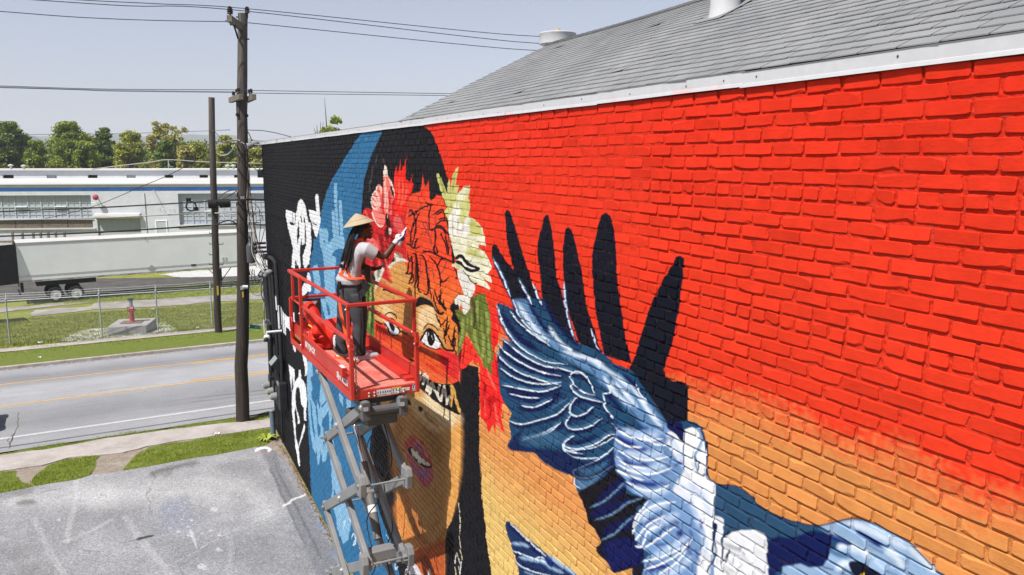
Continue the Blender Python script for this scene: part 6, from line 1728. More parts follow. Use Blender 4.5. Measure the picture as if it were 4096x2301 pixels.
# distant hills, trees
m_hill = pos_mat('wooded_hill', lambda nt, pos, v, sp: (ramp(nt, noise(nt, pos, .02, 6, .7), [(.3, (.045, .065, .025)), (.7, (.09, .11, .04))]), noise(nt, pos, .06, 5), .8))
def hill(spec, dist, seed):
    P = [(at_depth(x, y, dist)) for x, y in pts(spec)]; r = random.Random(seed); vs = []; n = 0; Q = []
    for a, b in zip(P[:-1], P[1:]):
        for k in range(10): Q.append(a.lerp(b, k / 10))
    ph = [r.uniform(0, 6.3) for _ in range(4)]
    for i, q in enumerate(Q):
        hgt = max(q.z + 3 + 2.2 * math.sin(i * .16 + ph[0]) + .8 * math.sin(i * .43 + ph[1]) , 4); d = Vector((q.x, q.y, 0)).normalized()
        for t, f in ((-.35, 0), (-.2, .35), (-.08, .8), (0, 1), (.1, .86), (.3, .3), (.5, 0)): p = Vector((q.x, q.y, 0)) + d * dist * t; vs.append((p.x, p.y, -4 + (hgt + 4) * f))
    m_ = 7; fs = [(i * m_ + k, i * m_ + k + 1, (i + 1) * m_ + k + 1, (i + 1) * m_ + k) for i in range(len(Q) - 1) for k in range(m_ - 1)]
    mb = MB(); mb.add(vs, fs); o = mb.build('hill', m_hill, smooth=True); o['kind'] = 'structure'
hill('G1 -900,1290 -300,1275 0,1272 200,1268 330,1300 420,1345 600,1375 900,1400 1400,1420', 1500, 1)
hill('G1 -600,1300 150,1300 300,1278 420,1275 700,1290 900,1275 1060,1262 1180,1270 1500,1290 1750,1272 1860,1265 1960,1266 2100,1270 2210,1280 2330,1300 2600,1340 3200,1345 4300,1330 6500,1320', 2600, 2)
hill('G1 1500,1330 1800,1330 2000,1345 2300,1320 2450,1335 2700,1350 3500,1360', 2000, 3)
m_bark = mat('tree_bark', (.10, .08, .06), .9, .35, 4, .5, 10)
def leaf_mat(name, c1, c2):
    m = bpy.data.materials.new(name); m.use_nodes = True; nt = m.node_tree; b = nt.nodes['Principled BSDF']
    geo = node(nt, 'ShaderNodeNewGeometry'); a = ramp(nt, noise(nt, geo.outputs['Position'], .7, 4, .7), [(.3, c1), (.7, c2)])
    a = mixc(nt, 1.0, a, ramp(nt, noise(nt, geo.outputs['Position'], 9, 2, .8), [(.3, .74), (.7, 1.16)]), 'MULTIPLY')
    nt.links.new(a, b.inputs['Base Color']); b.inputs['Roughness'].default_value = .6
    tr = node(nt, 'ShaderNodeBsdfTranslucent'); nt.links.new(a, tr.inputs[0]); ms = node(nt, 'ShaderNodeMixShader'); ms.inputs[0].default_value = .3
    nt.links.new(b.outputs[0], ms.inputs[1]); nt.links.new(tr.outputs[0], ms.inputs[2]); nt.links.new(ms.outputs[0], nt.nodes['Material Output'].inputs[0]); return m
LM = dict(mid=leaf_mat('leaf_mid', (.16, .22, .014), (.30, .36, .03)), light=leaf_mat('leaf_light', (.28, .31, .025), (.46, .46, .06)), dark=leaf_mat('leaf_dark', (.08, .14, .014), (.17, .24, .025)), oak=leaf_mat('leaf_oak', (.30, .29, .05), (.44, .41, .10)), front=leaf_mat('leaf_front', (.10, .16, .016), (.20, .26, .03)))
def tree(label, cx, top, wpx, zc, kind, dens=1.0, seed=0, base=None, sparse=False):
    """cx, top and width in picture pixels (G1 zoom), at camera depth zc"""
    r = random.Random(seed + 40); rn = np.random.default_rng(seed + 9)
    T_ = at_depth(*pts('G1 %f,%f' % (cx, top))[0], zc); L_ = at_depth(*pts('G1 %f,%f' % (cx - wpx / 2, top))[0], zc)
    W = (T_ - L_).length; gx_, gy_ = T_.x, T_.y; gz_ = ground_z(gx_, gy_) if base is None else base; Ht = T_.z - gz_
    root = empty('tree', (gx_, gy_, gz_)); tag(root, label, 'tree', 'trees behind the warehouse' if base is None else None)
    tk = MB(); th = Ht * .42; lean = r.uniform(-.3, .3)
    tk.tube([(0, 0, -.2), (lean * .3, 0, th * .5), (lean, .1, th), (lean * 1.2, .1, Ht * .8)], [Ht * .032, Ht * .025, Ht * .02, Ht * .006], 8)
    tips = []
    for k in range(16 if sparse else 10):
        a = k * 2.4 + r.uniform(-.3, .3); z0 = th * r.uniform(.7, 1.25); q0 = Vector((lean * z0 / th, 0, z0)); R = W * r.uniform(.35, .85); up = Ht * r.uniform(.55, .98)
        q2 = Vector((math.cos(a) * R, math.sin(a) * R * .8, max(up - R * .25, z0 + .3))); q1 = q0.lerp(q2, .5) + Vector((0, 0, Ht * .05)) + Vector((r.gauss(0, .2), r.gauss(0, .2), 0))
        tk.tube([q0, q1, q2], [Ht * .012, Ht * .007, Ht * .002], 5)
        tips.append(q2)
        for _ in range(4 if sparse else 2):
            q3 = q2 + Vector((r.gauss(0, W * .18), r.gauss(0, W * .18), abs(r.gauss(0, Ht * .06)))); m_ = q1.lerp(q2, r.uniform(.3, .9)); tk.tube([m_, (m_ + q3) / 2 + Vector((0, 0, .15)), q3], [Ht * .005, Ht * .003, Ht * .001], 4); tips.append(q3)
    tk.build('trunk', m_bark, root, smooth=True)
    # clumps of leaves: an uneven dome filled with clusters
    nC = int((84 if not sparse else 60) * dens); C = []
    for _ in range(nC):
        for _t in range(20):
            t = rn.random() ** .75; an = rn.uniform(0, 2 * math.pi); prof = math.sin(math.pi * min(.22 + .74 * t, 1.0)) ** .6
            wig = 1 + .20 * math.sin(3 * an + seed + 2 * t) + .14 * math.sin(7 * t + seed * 2); rad = W * prof * wig * rn.random() ** .35 * .98
            p = np.array([math.cos(an) * rad, math.sin(an) * rad * .9, Ht * (.16 + .85 * t)]); break
        C.append(p)
    if sparse: C = [np.array(q) for q in tips] + C[:14]
    Vl = []
    for c_ in C:
        s = (W * .17 + .35) * rn.uniform(.6, 1.25) * (.62 if sparse else 1); n = int((150 if not sparse else 84) * rn.uniform(.6, 1.3))
        d = rn.normal(0, 1, (n, 3)); d /= np.linalg.norm(d, axis=1)[:, None]; P_ = c_ + d * s * (rn.random((n, 1)) ** .45) * np.array([1.15, 1.15, .75])
        P_ = P_[P_[:, 2] < Ht + .35]; n = len(P_)
        a = rn.normal(0, 1, (n, 3)); a /= np.linalg.norm(a, axis=1)[:, None]; b = np.cross(a, rn.normal(0, 1, (n, 3))); b /= np.linalg.norm(b, axis=1)[:, None] + 1e-9
        sz = rn.uniform(.12, .25, (n, 1)) * (zc / 110.0) ** .5
        Vl.append(np.stack([P_ - a * sz, P_ - b * sz * .6, P_ + a * sz, P_ + b * sz * .6], 1).reshape(-1, 3))
    V_ = np.concatenate(Vl); me = np_mesh('crown', V_, np.arange(len(V_)).reshape(-1, 4)); me.materials.append(LM[kind]); link_mesh('crown', me, None, root)
    return root
TR = [('round dark green tree at the far left edge behind the warehouse', 60, 1160, 420, 118, 'front', 1.3), ('broad tall green tree, second from the left behind the warehouse', 640, 1158, 420, 122, 'mid', 1.4), ('dark pointed evergreen right of the broad green tree', 960, 1215, 200, 116, 'dark', 1.1),
      ('pale yellow green tree between the dark evergreen and the sparse oak', 1230, 1245, 250, 126, 'light', 1.0), ('sparse open oak with visible branches behind the warehouse', 1570, 1163, 420, 120, 'oak', 1.0), ('small dark tree below the sparse oak', 1540, 1325, 170, 112, 'dark', .8),
      ('light green tree left of the shorter wooden pole', 1830, 1345, 220, 118, 'light', .9), ('light green tree between the two wooden poles', 2110, 1288, 250, 124, 'light', 1.0), ('pale tree just left of the painted wall corner', 2390, 1375, 190, 128, 'light', .9),
      ('low green tree filling the gap left of the broad green tree', 330, 1340, 220, 112, 'mid', .8), ('low green tree in front of the broad green tree', 800, 1330, 230, 110, 'mid', .8), ('low pale tree right of the dark evergreen', 1140, 1360, 200, 110, 'light', .7), ('low olive tree under the oak on its right', 1720, 1385, 200, 110, 'oak', .8), ('low tree behind the tall pole', 2240, 1400, 200, 112, 'mid', .7)]
for i, (lab, cx, top, w, zc, kind, dens) in enumerate(TR): tree(lab, cx, top, w, zc, kind, dens, i, sparse=(kind == 'oak' and i == 4))
o = tree('green tree top showing above the white edge of the black painted wall', 3078, 1105, 330, 66, 'mid', .7, 33, base=-1.2)
mb = MB()
V_ = []
rn = np.random.default_rng(77)
for i in range(420):
    px = rn.uniform(-900, 2700); zc = rn.uniform(128, 150); c_ = at_depth(*pts('G1 %f,%f' % (px, rn.uniform(1400, 1560)))[0], zc); n = 90; d = rn.normal(0, 1, (n, 3)); d /= np.linalg.norm(d, axis=1)[:, None]; P_ = np.array(c_) + d * 1.9 * rn.random((n, 1)) ** .4
    a = rn.normal(0, 1, (n, 3)); a /= np.linalg.norm(a, axis=1)[:, None]; b = np.cross(a, rn.normal(0, 1, (n, 3))); b /= np.linalg.norm(b, axis=1)[:, None]; V_.append(np.stack([P_ - a * .26, P_ - b * .16, P_ + a * .26, P_ + b * .16], 1).reshape(-1, 3))
V_ = np.concatenate(V_); me = np_mesh('woodland', V_, np.arange(len(V_)).reshape(-1, 4)); me.materials.append(LM['front']); o = link_mesh('woodland', me); o['kind'] = 'stuff'

# the car whose shadow reaches in from the left
sh = on_g(*pts('G3 105,1120')[0])
car = empty('parked_car', (sh[0] - 2.78, sh[1] - .55, .012), math.atan(SL)); tag(car, 'dark car on the near lane just beyond the left edge', 'car')
m_car = mat('dark_car_paint', (.03, .035, .045), .25, coat=.6); m_gl = mat('car_glass', (.015, .02, .025), .05)
prof = [(-2.2, .35), (-2.25, .75), (-2.0, .95), (-1.35, 1.05), (-.75, 1.45), (.75, 1.47), (1.6, 1.05), (2.15, .95), (2.25, .6), (2.2, .35)]
mb = MB(); mb.prism([(x, -.88, z) for x, z in prof], (0, 1.76, 0)); mb.build('body', m_car, car, bevel=.09, seg=3)
mb = MB(); mb.box(-1.15, 1.45, -.885, .885, 1.05, 1.36); mb.build('window', m_gl, car, bevel=.05)
for x in (-1.4, 1.4):
    for y in (-.8, .8): mb = MB(); mb.lathe([(.15, -.1), (.31, -.11), (.33, -.08), (.33, .08), (.31, .11), (.15, .1)], 22, (0, 0, 0), Matrix.Rotation(math.pi / 2, 4, 'X').to_3x3()); w = mb.build('wheel', m_tyre, car, smooth=True); w.location = (x, y, .33)
for y in (-.6, .6): mb = MB(); mb.box(2.2, 2.27, y - .18, y + .18, .62, .78); mb.build('headlight', m_rim, car, bevel=.02)
# ---------------------------------------------------------------- scissor lift beside the wall
FR.update(L3=(1150, 1050, 3.617), L4=(1150, 1350, 2.7264))
LO = Vector((-1.2034, 8.12, 0)); LR = math.radians(1.8)
lift = empty('scissor_lift', LO, LR); tag(lift, 'red and grey scissor lift raised against the mural, carrying the painter', 'scissor lift')
# lift space: x across (0 = outer side, towards the wall positive), y along (0 = near end), z up from the ground
def lp_(x, y, z): return Vector((x, y, z))
LW_, LL_, LM_ = .77, 3.04, 2.28
ZB, ZS, ZT, ZD, ZM, ZR = 4.94, 5.027, 5.215, 5.045, 5.585, 5.965
m_lred = bpy.data.materials.new('lift_red_paint'); m_lred.use_nodes = True
def _lred():
    nt = m_lred.node_tree; b = nt.nodes['Principled BSDF']; tc = node(nt, 'ShaderNodeTexCoord'); o = tc.outputs['Object']
    c = mixc(nt, ramp(nt, noise(nt, o, 3, 4), [(.3, 0.0), (.7, 1.0)]), (.37, .016, .011), (.46, .027, .017))
    c = mixc(nt, ramp(nt, noise(nt, o, 34, 5, .75), [(.68, 0.0), (.72, .85)]), c, (.70, .68, .66))
    c = mixc(nt, ramp(nt, noise(nt, o, 11, 5, .8), [(.64, 0.0), (.78, .5)]), c, (.66, .20, .14))
    nt.links.new(c, b.inputs['Base Color']); b.inputs['Roughness'].default_value = .42
_lred()
m_deck = bpy.data.materials.new('lift_deck_plate'); m_deck.use_nodes = True
def _deck():
    nt = m_deck.node_tree; b = nt.nodes['Principled BSDF']; tc = node(nt, 'ShaderNodeTexCoord'); o = tc.outputs['Object']
    c = mixc(nt, ramp(nt, noise(nt, o, 2.6, 5, .7), [(.35, 0.0), (.65, 1.0)]), (.42, .05, .033), (.47, .17, .135))
    c = mixc(nt, ramp(nt, noise(nt, o, 60, 3, .8), [(.5, 0.0), (.64, .6)]), c, (.52, .34, .29)); c = mixc(nt, ramp(nt, noise(nt, o, 5, 5, .7), [(.66, 0.0), (.8, .8)]), c, (.30, .06, .05))
    nt.links.new(c, b.inputs['Base Color']); b.inputs['Roughness'].default_value = .6
    vo = node(nt, 'ShaderNodeTexVoronoi'); vo.inputs['Scale'].default_value = 42; nt.links.new(o, vo.inputs['Vector']); bp = node(nt, 'ShaderNodeBump'); bp.inputs['Strength'].default_value = .7; bp.inputs['Distance'].default_value = .006; nt.links.new(vo.outputs['Distance'], bp.inputs['Height']); nt.links.new(bp.outputs[0], b.inputs['Normal'])
_deck()
m_lgrey = mat('lift_grey_paint', (.235, .238, .245), .5, .14, 3, .15, 60); m_lgrey2 = mat('lift_dark_grey', (.10, .102, .106), .55, .2, 5)
m_chrome = mat('chrome_rod', (.75, .76, .78), .12, metal=1.0); m_bolt = mat('zinc_bolt', (.55, .55, .53), .35, metal=.7); m_stick = mat('white_sticker', (.74, .75, .76), .5, .04, 9); m_ink = mat('black_print', (.03, .03, .03), .6)
def L(mb, name, m, par=None, **k): return mb.build(name, m, par or lift, **k)
# platform
mb = MB(); mb.box(.03, LW_ - .03, .01, LM_, ZD - .03, ZD); L(mb, 'deck', m_deck)
mb = MB(); mb.box(.06, LW_ - .06, LM_ + .005, LL_ - .02, ZD + .02, ZD + .045); L(mb, 'extension_deck', m_deck)
mb = MB(); mb.box(0, LW_, -.004, .012, ZB, ZS + .012); mb.box(.012, LW_ - .012, .012, .05, ZS, ZS + .012); L(mb, 'end_plate', m_lred, bevel=.004)
for x0, x1 in ((0, .012), (LW_ - .012, LW_)): mb = MB(); mb.box(x0, x1, .014, LL_, ZB, ZS); L(mb, 'side_beam', m_lred, bevel=.003)
mb = MB(); mb.box(.012, .022, .03, LM_ + .02, ZS, ZT); mb.box(-.004, .034, .03, LM_, ZT, ZT + .012); tb = L(mb, 'toe_board', m_lred, bevel=.003)
mb = MB(); mb.box(LW_ - .022, LW_ - .012, .03, LL_, ZS, ZT); mb.box(LW_ - .034, LW_ + .004, .03, LL_, ZT, ZT + .012); mb.box(LW_ - .12, LW_ - .022, .10, LM_, ZD, ZD + .04); L(mb, 'toe_board', m_lred, bevel=.003)
mb = MB(); mb.box(.045, .055, LM_ - .1, LL_, ZD, ZT + .03); L(mb, 'toe_board', m_lred)
mb = MB(); mb.box(.02, LW_ - .02, LL_ - .016, LL_, ZB, ZT + .02); L(mb, 'toe_board', m_lred)
m_haz_y, m_haz_k = mat('hazard_yellow', (.62, .42, .05), .5), mat('hazard_black', (.025, .025, .025), .5)
mb = MB(); y = LM_ + .06; i = 0
while y < LL_ - .16: 
    mb.m = i % 2; mb.prism([(.0425, y, ZD + .01), (.0425, y + .05, ZD + .01), (.0425, y + .075, ZD + .045), (.0425, y + .025, ZD + .045)], (.002, 0, 0)); y += .05; i += 1
L(mb, 'hazard_tape', [m_haz_y, m_haz_k])
# guard rails
RS = .038
def rail(p, q, w=RS, name='rail', parent=None): mb = MB(); mb.beam(p, q, w, w, ch=.006); return L(mb, name, m_lred, parent)
rail((.02, .03, ZR), (.02, LM_ + .0, ZR)); rail((.02, LM_ - .02, ZR - .002), (.02, LL_, ZR - .002), .044)
rail((LW_ - .02, .03, ZR), (LW_ - .02, LL_, ZR)); rail((-.002, .03, ZR + .001), (LW_ + .002, .03, ZR + .001)); rail((.0, LL_ - .02, ZR - .001), (LW_, LL_ - .02, ZR - .001))
rail((.02, .0, ZM), (.02, LM_, ZM)); rail((.035, LM_, ZM - .01), (.035, LL_, ZM - .01), .024); rail((LW_ - .02, 0, ZM), (LW_ - .02, LL_, ZM)); rail((.02, LL_ - .02, ZM), (LW_ - .02, LL_ - .02, ZM))
for x in (.02, LW_ - .02):
    mb = MB(); mb.beam((x, -.002, ZB + .01), (x, -.002, ZM + .03), .044, .044, up=(0, 1, 0), ch=.006); L(mb, 'post', m_lred)
    mb = MB(); mb.beam((x, -.002, ZM + .03), (x, -.002, ZM + .0312), .03, .03, up=(0, 1, 0)); L(mb, 'post_socket', m_ink)
    mb = MB(); mb.beam((x, .075, ZM - .03), (x, .075, ZR), .036, .036, up=(0, 1, 0), ch=.005); L(mb, 'post', m_lred)
    mb = MB(); mb.beam((x, LL_ - .02, ZS), (x, LL_ - .02, ZM), .044, .044, up=(0, 1, 0), ch=.005); L(mb, 'post', m_lred); mb = MB(); mb.beam((x, LL_ - .20, ZM), (x, LL_ - .20, ZR), .036, .036, up=(0, 1, 0), ch=.005); L(mb, 'post', m_lred)
mb = MB(); mb.beam((.0, LM_, ZS - .01), (.0, LM_, ZR), .040, .040, up=(0, 1, 0), ch=.005); L(mb, 'post', m_lred)
mb = MB(); mb.beam((LW_, LM_, ZS), (LW_, LM_, ZR), .036, .036, up=(0, 1, 0), ch=.005); L(mb, 'post', m_lred)
mb = MB()
for x, y, z in ((.0, LM_, ZS + .05), (.0, LM_, ZM - .09), (.02, .075, ZR - .05), (.02, .0, ZM - .05), (LW_ - .02, 0, ZM - .1), (LW_ - .02, .075, ZM + .02), (.02, LL_ - .02, ZS + .1), (.02, LL_ - .02, ZS + .16)): mb.ball((x - .024, y, z), .012, 8, 5)
for x in (.20, .26, .53, .59):
    for z in (ZB + .025, ZB + .06): mb.ball((x, -.008, z), .0125, 9, 5)
L(mb, 'bolt', m_bolt)
def ring(c, r, t, nrm_, n=16):
    d, s, u = frame(nrm_); return [Vector(c) + (s * math.cos(a) + u * math.sin(a)) * r for a in [2 * math.pi * k / n for k in range(n + 1)]]
mb = MB(); mb.tube(ring((LW_ - .02, -.03, ZM - .10), .032, .004, (0, 1, 0)), .004, 6); mb.tube(ring((.02, -.03, ZM - .05), .032, .004, (1, 1, 0)), .004, 6); L(mb, 'pull_ring', m_lred)
mb = MB(); mb.tube([(-.006, LL_ - .06, ZS + .16), (-.006, LL_ - .06, ZS + .28), (-.006, LL_ - .10, ZS + .30), (-.006, LL_ - .17, ZS + .30), (-.006, LL_ - .19, ZS + .26), (-.006, LL_ - .19, ZS + .18)], .011, 6); L(mb, 'tie_down', m_lred)
# bracket box on the near left of the toe board
mb = MB(); mb.box(-.045, .012, .15, .30, ZT - .055, ZT + .05); bx = L(mb, 'latch_box', m_lred, bevel=.006); mb = MB(); mb.box(-.04, .0, .16, .29, ZT + .051, ZT + .056); mb.build('lid', m_stick, bx)
# lettering on the toe board
def side_text(t, px0, px1, x=.012):
    X = -1.2034 + .01; a = on_x(*pts(px0)[0], X); b = on_x(*pts(px1)[0], X); return a, b
Minv = (Matrix.Translation(LO) @ Matrix.Rotation(LR, 4, 'Z')).inverted()
for t, p0, p1, sz in (('SKYJACK', 'L4 252,112', 'L4 350,200', .115), ('SJIII 3226', 'L4 556,410', 'L4 660,500', .105)):
    a, b = (Minv @ Vector(q) for q in side_text(t, p0, p1)); c = (a + b) / 2
    o = text_mesh(t, .12, 'lettering', m_stick, lift, Matrix.Identity(4), depth=.001)
    w = max(v.co.x for v in o.data.vertices) - min(v.co.x for v in o.data.vertices); h = max(v.co.y for v in o.data.vertices) - min(v.co.y for v in o.data.vertices)
    sx = abs(a.y - b.y) / w; sy = .098 / h
    M = basis((.0098, c.y, ZS + (.085 if t[1] == 'K' else .062)), (0, -1, 0), (0, 0, 1)); o.matrix_basis = M @ Matrix.Diagonal((sx, sy, 1, 1))
# stickers on the end plate
def sticker(x0, x1, z0, z1, head=None, y=-.0055):
    mb = MB(); mb.box(x0, x1, y, y + .001, z0, z1); s = L(mb, 'sticker', m_stick)
    mb = MB()
    if head: mb.box(x0, x1, y - .0006, y, z1 - .016, z1); mb.build('header', head, s); mb = MB()
    rr = random.Random(int(x0 * 1000))
    n = 3
    for k in range(n):
        cx = x0 + (x1 - x0) * (k + .5) / n
        mb.box(cx - .006, cx + .006, y - .0006, y, (z0 + z1) / 2 - .006, (z0 + z1) / 2 + .016); mb.box(cx - .014, cx + .014, y - .0006, y, z0 + .008, z0 + .011)
        if rr.random() < .6: mb.box(cx - .012, cx + .012, y - .0006, y, z0 + .016, z0 + .019)
    mb.build('print', m_ink, s); return s
m_yel, m_blu, m_redp = mat('yellow_print', (.70, .55, .05), .5), mat('blue_print', (.12, .22, .45), .5), mat('red_print', (.50, .03, .04), .5)
sticker(.285, .370, ZB + .012, ZS - .004); sticker(.372, .445, ZB + .012, ZS - .004); sticker(.452, .565, ZB + .018, ZS + .002, m_yel); mb = MB(); mb.box(.572, .66, -.0055, -.0045, ZB + .035, ZB + .07); L(mb, 'sticker', m_stick)
s = sticker(.69, .765, ZB + .02, ZS + .008, m_blu); mb = MB(); mb.tube(ring((.745, -.0062, ZB + .05), .021, .003, (0, 1, 0)), .003, 5); mb.tube([(.73, -.0062, ZB + .065), (.76, -.0062, ZB + .035)], .003, 5); mb.build('prohibition_mark', m_redp, s)
# manual box with warning sheet at the far end
mb = MB(); mb.box(.06, .43, LL_ - .05, LL_ - .03, ZT + .05, ZM - .03); pb = L(mb, 'manual_box', m_ink, bevel=.006)
mb = MB(); mb.add([(.13, LL_ - .0525, ZT + .09), (.27, LL_ - .0525, ZT + .08), (.29, LL_ - .0525, ZT + .19), (.33, LL_ - .0525, ZT + .22), (.385, LL_ - .0525, ZM - .065), (.13, LL_ - .0525, ZM - .055)], [(0, 1, 2, 3, 4, 5)]); ws = mb.build('warning_sheet', mat('pink_white_sheet', (.66, .50, .55), .5, .08, 9), pb)
mb = MB()
for r_ in range(5):
    for c_ in range(6):
        x, z = .155 + c_ * .038, ZT + .115 + r_ * .046
        if x > .13 + .125 + max(0, (z - ZT - .1)) * .62 or z > ZM - .08: continue
        mb.tube(ring((x, LL_ - .054, z), .015, .002, (0, 1, 0), 12), .0022, 4); mb.tube([(x - .01, LL_ - .054, z - .01), (x + .01, LL_ - .054, z + .01)], .0022, 4)
mb.build('pictogram', m_redp, ws); mb = MB(); mb.box(.135, .185, LL_ - .0545, LL_ - .053, ZM - .115, ZM - .06); mb.build('orange_label', mat('orange_label', (.65, .22, .05), .5), ws)
# hanging chain at the near gate
mb = MB(); z = ZM - .06; k = 0; cx = .062
while z > ZB + .06:
    n = (1, 0, 0) if k % 2 else (0, 1, 0); sx = [Vector((cx + (0 if k % 2 else 1) * .0095 * math.cos(a), -.012 + (1 if k % 2 else 0) * .0095 * math.cos(a), z + .019 * math.sin(a))) for a in [2 * math.pi * j / 10 for j in range(11)]]
    mb.tube(sx, .0038, 5); z -= .0285; k += 1
L(mb, 'gate_chain', mat('rusty_chain', (.16, .12, .10), .5, .3, 20, metal=.5))
# scissor stack
SWR = .60
NY, FY = -.02, 1.66; nodes_z = [4.86, 3.98, 3.06, 2.14, 1.24, .55]
AX = {0: (.075, .135), 1: (SWR - .06, SWR)}
for lv in range(5):
    zt_, zb_ = nodes_z[lv], nodes_z[lv + 1]
    for side in (0, 1):
        xo, xi = (AX[0] if side == 0 else (AX[1][1], AX[1][0]))
        fwd_out = (lv % 2 == 0)
        for k, (ya, yb) in enumerate(((FY, NY), (NY, FY))):          # far-top to near-bottom, near-top to far-bottom
            x = xo if (k == 0) == fwd_out else xi; ex = .06
            d = Vector((0, yb - ya, zb_ - zt_)).normalized(); p = Vector((x, ya, zt_)) - d * ex; q = Vector((x, yb, zb_)) + d * ex
            mb = MB(); mb.beam(p, q, .056, .118, ch=.008); a = L(mb, 'scissor_arm', m_lgrey)
            mb = MB(); sgn = -1 if side == 0 else 1; mid = (p + q) / 2
            for c in (mid, p + d * .06, q - d * .06): mb.lathe([(.034, 0), (.034, .012), (.02, .014), (.02, .026), (.004, .028)], 14, (c.x + sgn * .028, c.y, c.z), Matrix.Rotation(math.pi / 2 * sgn, 4, 'Y').to_3x3())
            mb.build('pivot_pin', m_bolt, a)
    for q0, q1, rr_ in (((.06, NY - .03, zb_), (SWR + .02, NY - .03, zb_), .013), ((.05, FY + .03, zb_), (SWR + .02, FY + .03, zb_), .013), ((.08, (NY + FY) / 2, (zt_ + zb_) / 2), (SWR, (NY + FY) / 2, (zt_ + zb_) / 2), .03)): mb = MB(); mb.tube([q0, q1], rr_, 10); L(mb, 'cross_tube', m_lgrey)
# end castings at the near knuckles
for lv in (1, 2, 3, 4):
    for x in (.075, SWR):
        mb = MB(); z = nodes_z[lv]; mb.prism([(x - .035, NY - .09, z - .10), (x - .035, NY + .05, z - .12), (x - .035, NY + .05, z + .12), (x - .035, NY - .07, z + .13), (x - .035, NY - .11, z + .05)], (.07, 0, 0)); L(mb, 'knuckle', m_lgrey, bevel=.008)
# frame under the platform
mb = MB(); mb.box(.10, .16, .05, LM_, ZB - .10, ZB - .002); mb.box(SWR - .07, SWR - .01, .05, LM_, ZB - .10, ZB - .002); mb.box(.16, SWR - .07, .10, .16, ZB - .09, ZB - .01); mb.box(.16, SWR - .07, 1.2, 1.26, ZB - .09, ZB - .01); mb.box(.02, LW_ - .02, .02, LM_, ZB + .0, ZB + .02); L(mb, 'platform_frame', m_lgrey2, bevel=.004)
mb = MB(); mb.tube([(.16, NY + .02, 4.80), (SWR - .02, NY + .02, 4.80)], .05, 14); mb.box(.10, .19, NY - .06, NY + .07, 4.72, 4.92); mb.box(SWR - .08, SWR + .01, NY - .06, NY + .07, 4.72, 4.92); L(mb, 'top_pivot', m_lgrey2, bevel=.006)
# hydraulic ram up the middle
XR = -1.2034 + .39
def lpx(spec, X=XR): return Minv @ Vector(on_x(*pts(spec)[0], X))
r0, r1, r2 = lpx('Z7 1010,720'), lpx('Z7 1095,1085'), lpx('Z8 1320,1050')
mb = MB(); mb.tube([r0, r1], .026, 14); L(mb, 'ram_rod', m_chrome, smooth=True)
mb = MB(); mb.tube([r1, r1 + (r2 - r1) * .1, r2], [.05, .052, .052], 18); ram = L(mb, 'ram_barrel', m_lgrey2 if False else mat('ram_grey', (.16, .155, .15), .5, .15, 5), smooth=True)
d_ = (r2 - r1).normalized(); c_ = r1 + (r2 - r1) * .62; mb = MB(); mb.tube([c_ - d_ * .045, c_ + d_ * .045], .0535, 18, cap=False); mb.build('sticker', m_stick, ram)
q = lpx('Z8 1390,1160'); mb = MB(); mb.box(q.x - .17, q.x + .17, q.y - .06, q.y + .10, q.z - .09, q.z + .03); L(mb, 'ram_bracket', m_lgrey, bevel=.008)
mb = MB(); mb.prism([(.20, NY + .10, 4.72), (.20, 1.0, 4.55), (.20, 1.0, 4.45), (.20, NY + .10, 4.60)], (SWR - .26, 0, 0)); L(mb, 'upper_weldment', m_lgrey2, bevel=.006)
mb = MB(); rr = random.Random(6)
for k in range(2):
    x = .30 + .16 * k; P = [Vector((x + rr.gauss(0, .02), .15 + .5 * ((j + k) % 2) * .6 + rr.gauss(0, .04), 4.6 - j * .42)) for j in range(9)]
    S = [Vector(p) for p in _smooth(np.array([tuple(p) for p in P]), False, 5)]; mb.tube(S, .007, 6)
L(mb, 'hydraulic_hose', m_ink, smooth=True)
mb = MB(); P = [Vector((SWR - .03, -.04 + .05 * math.sin(j * 1.4), 2.9 - j * .07)) for j in range(8)]; mb.tube(P, .014, 7); mb.tube([p + Vector((.035, .02, 0)) for p in P], .010, 6); L(mb, 'grey_cable', mat('grey_cable', (.42, .42, .41), .5), smooth=True)
# chassis and wheels
mb = MB(); mb.box(.02, LW_ - .02, -.02, 2.0, .20, .50); mb.box(.06, LW_ - .06, .06, 1.9, .50, .56); mb.box(.0, .03, .25, 1.7, .16, .46); mb.box(LW_ - .03, LW_, .25, 1.7, .16, .46); L(mb, 'chassis', m_lgrey2, bevel=.02)
mb = MB(); mb.box(.15, LW_ - .15, -.07, -.02, .2, .42); mb.box(.1, LW_ - .1, -.09, -.02, .44, .47); L(mb, 'entry_step', m_lred, bevel=.008)
for y in (.22, 1.72):
    for x in (.07, LW_ - .07):
        mb = MB(); mb.lathe([(.05, -.06), (.155, -.06), (.165, -.045), (.165, .045), (.155, .06), (.05, .06)], 22, (0, 0, 0), Matrix.Rotation(math.pi / 2, 4, 'Y').to_3x3()); w = mb.build('wheel', mat('grey_tyre', (.12, .12, .12), .8), lift, smooth=True); w.location = (x, y, .165)
        mb = MB(); mb.lathe([(.10, .055), (.10, .07), (.05, .06), (.04, .08), (.005, .08)], 14, (0, 0, 0), Matrix.Rotation(math.pi / 2 * (-1 if x < .3 else 1), 4, 'Y').to_3x3()); mb.build('hub', m_lgrey, w)

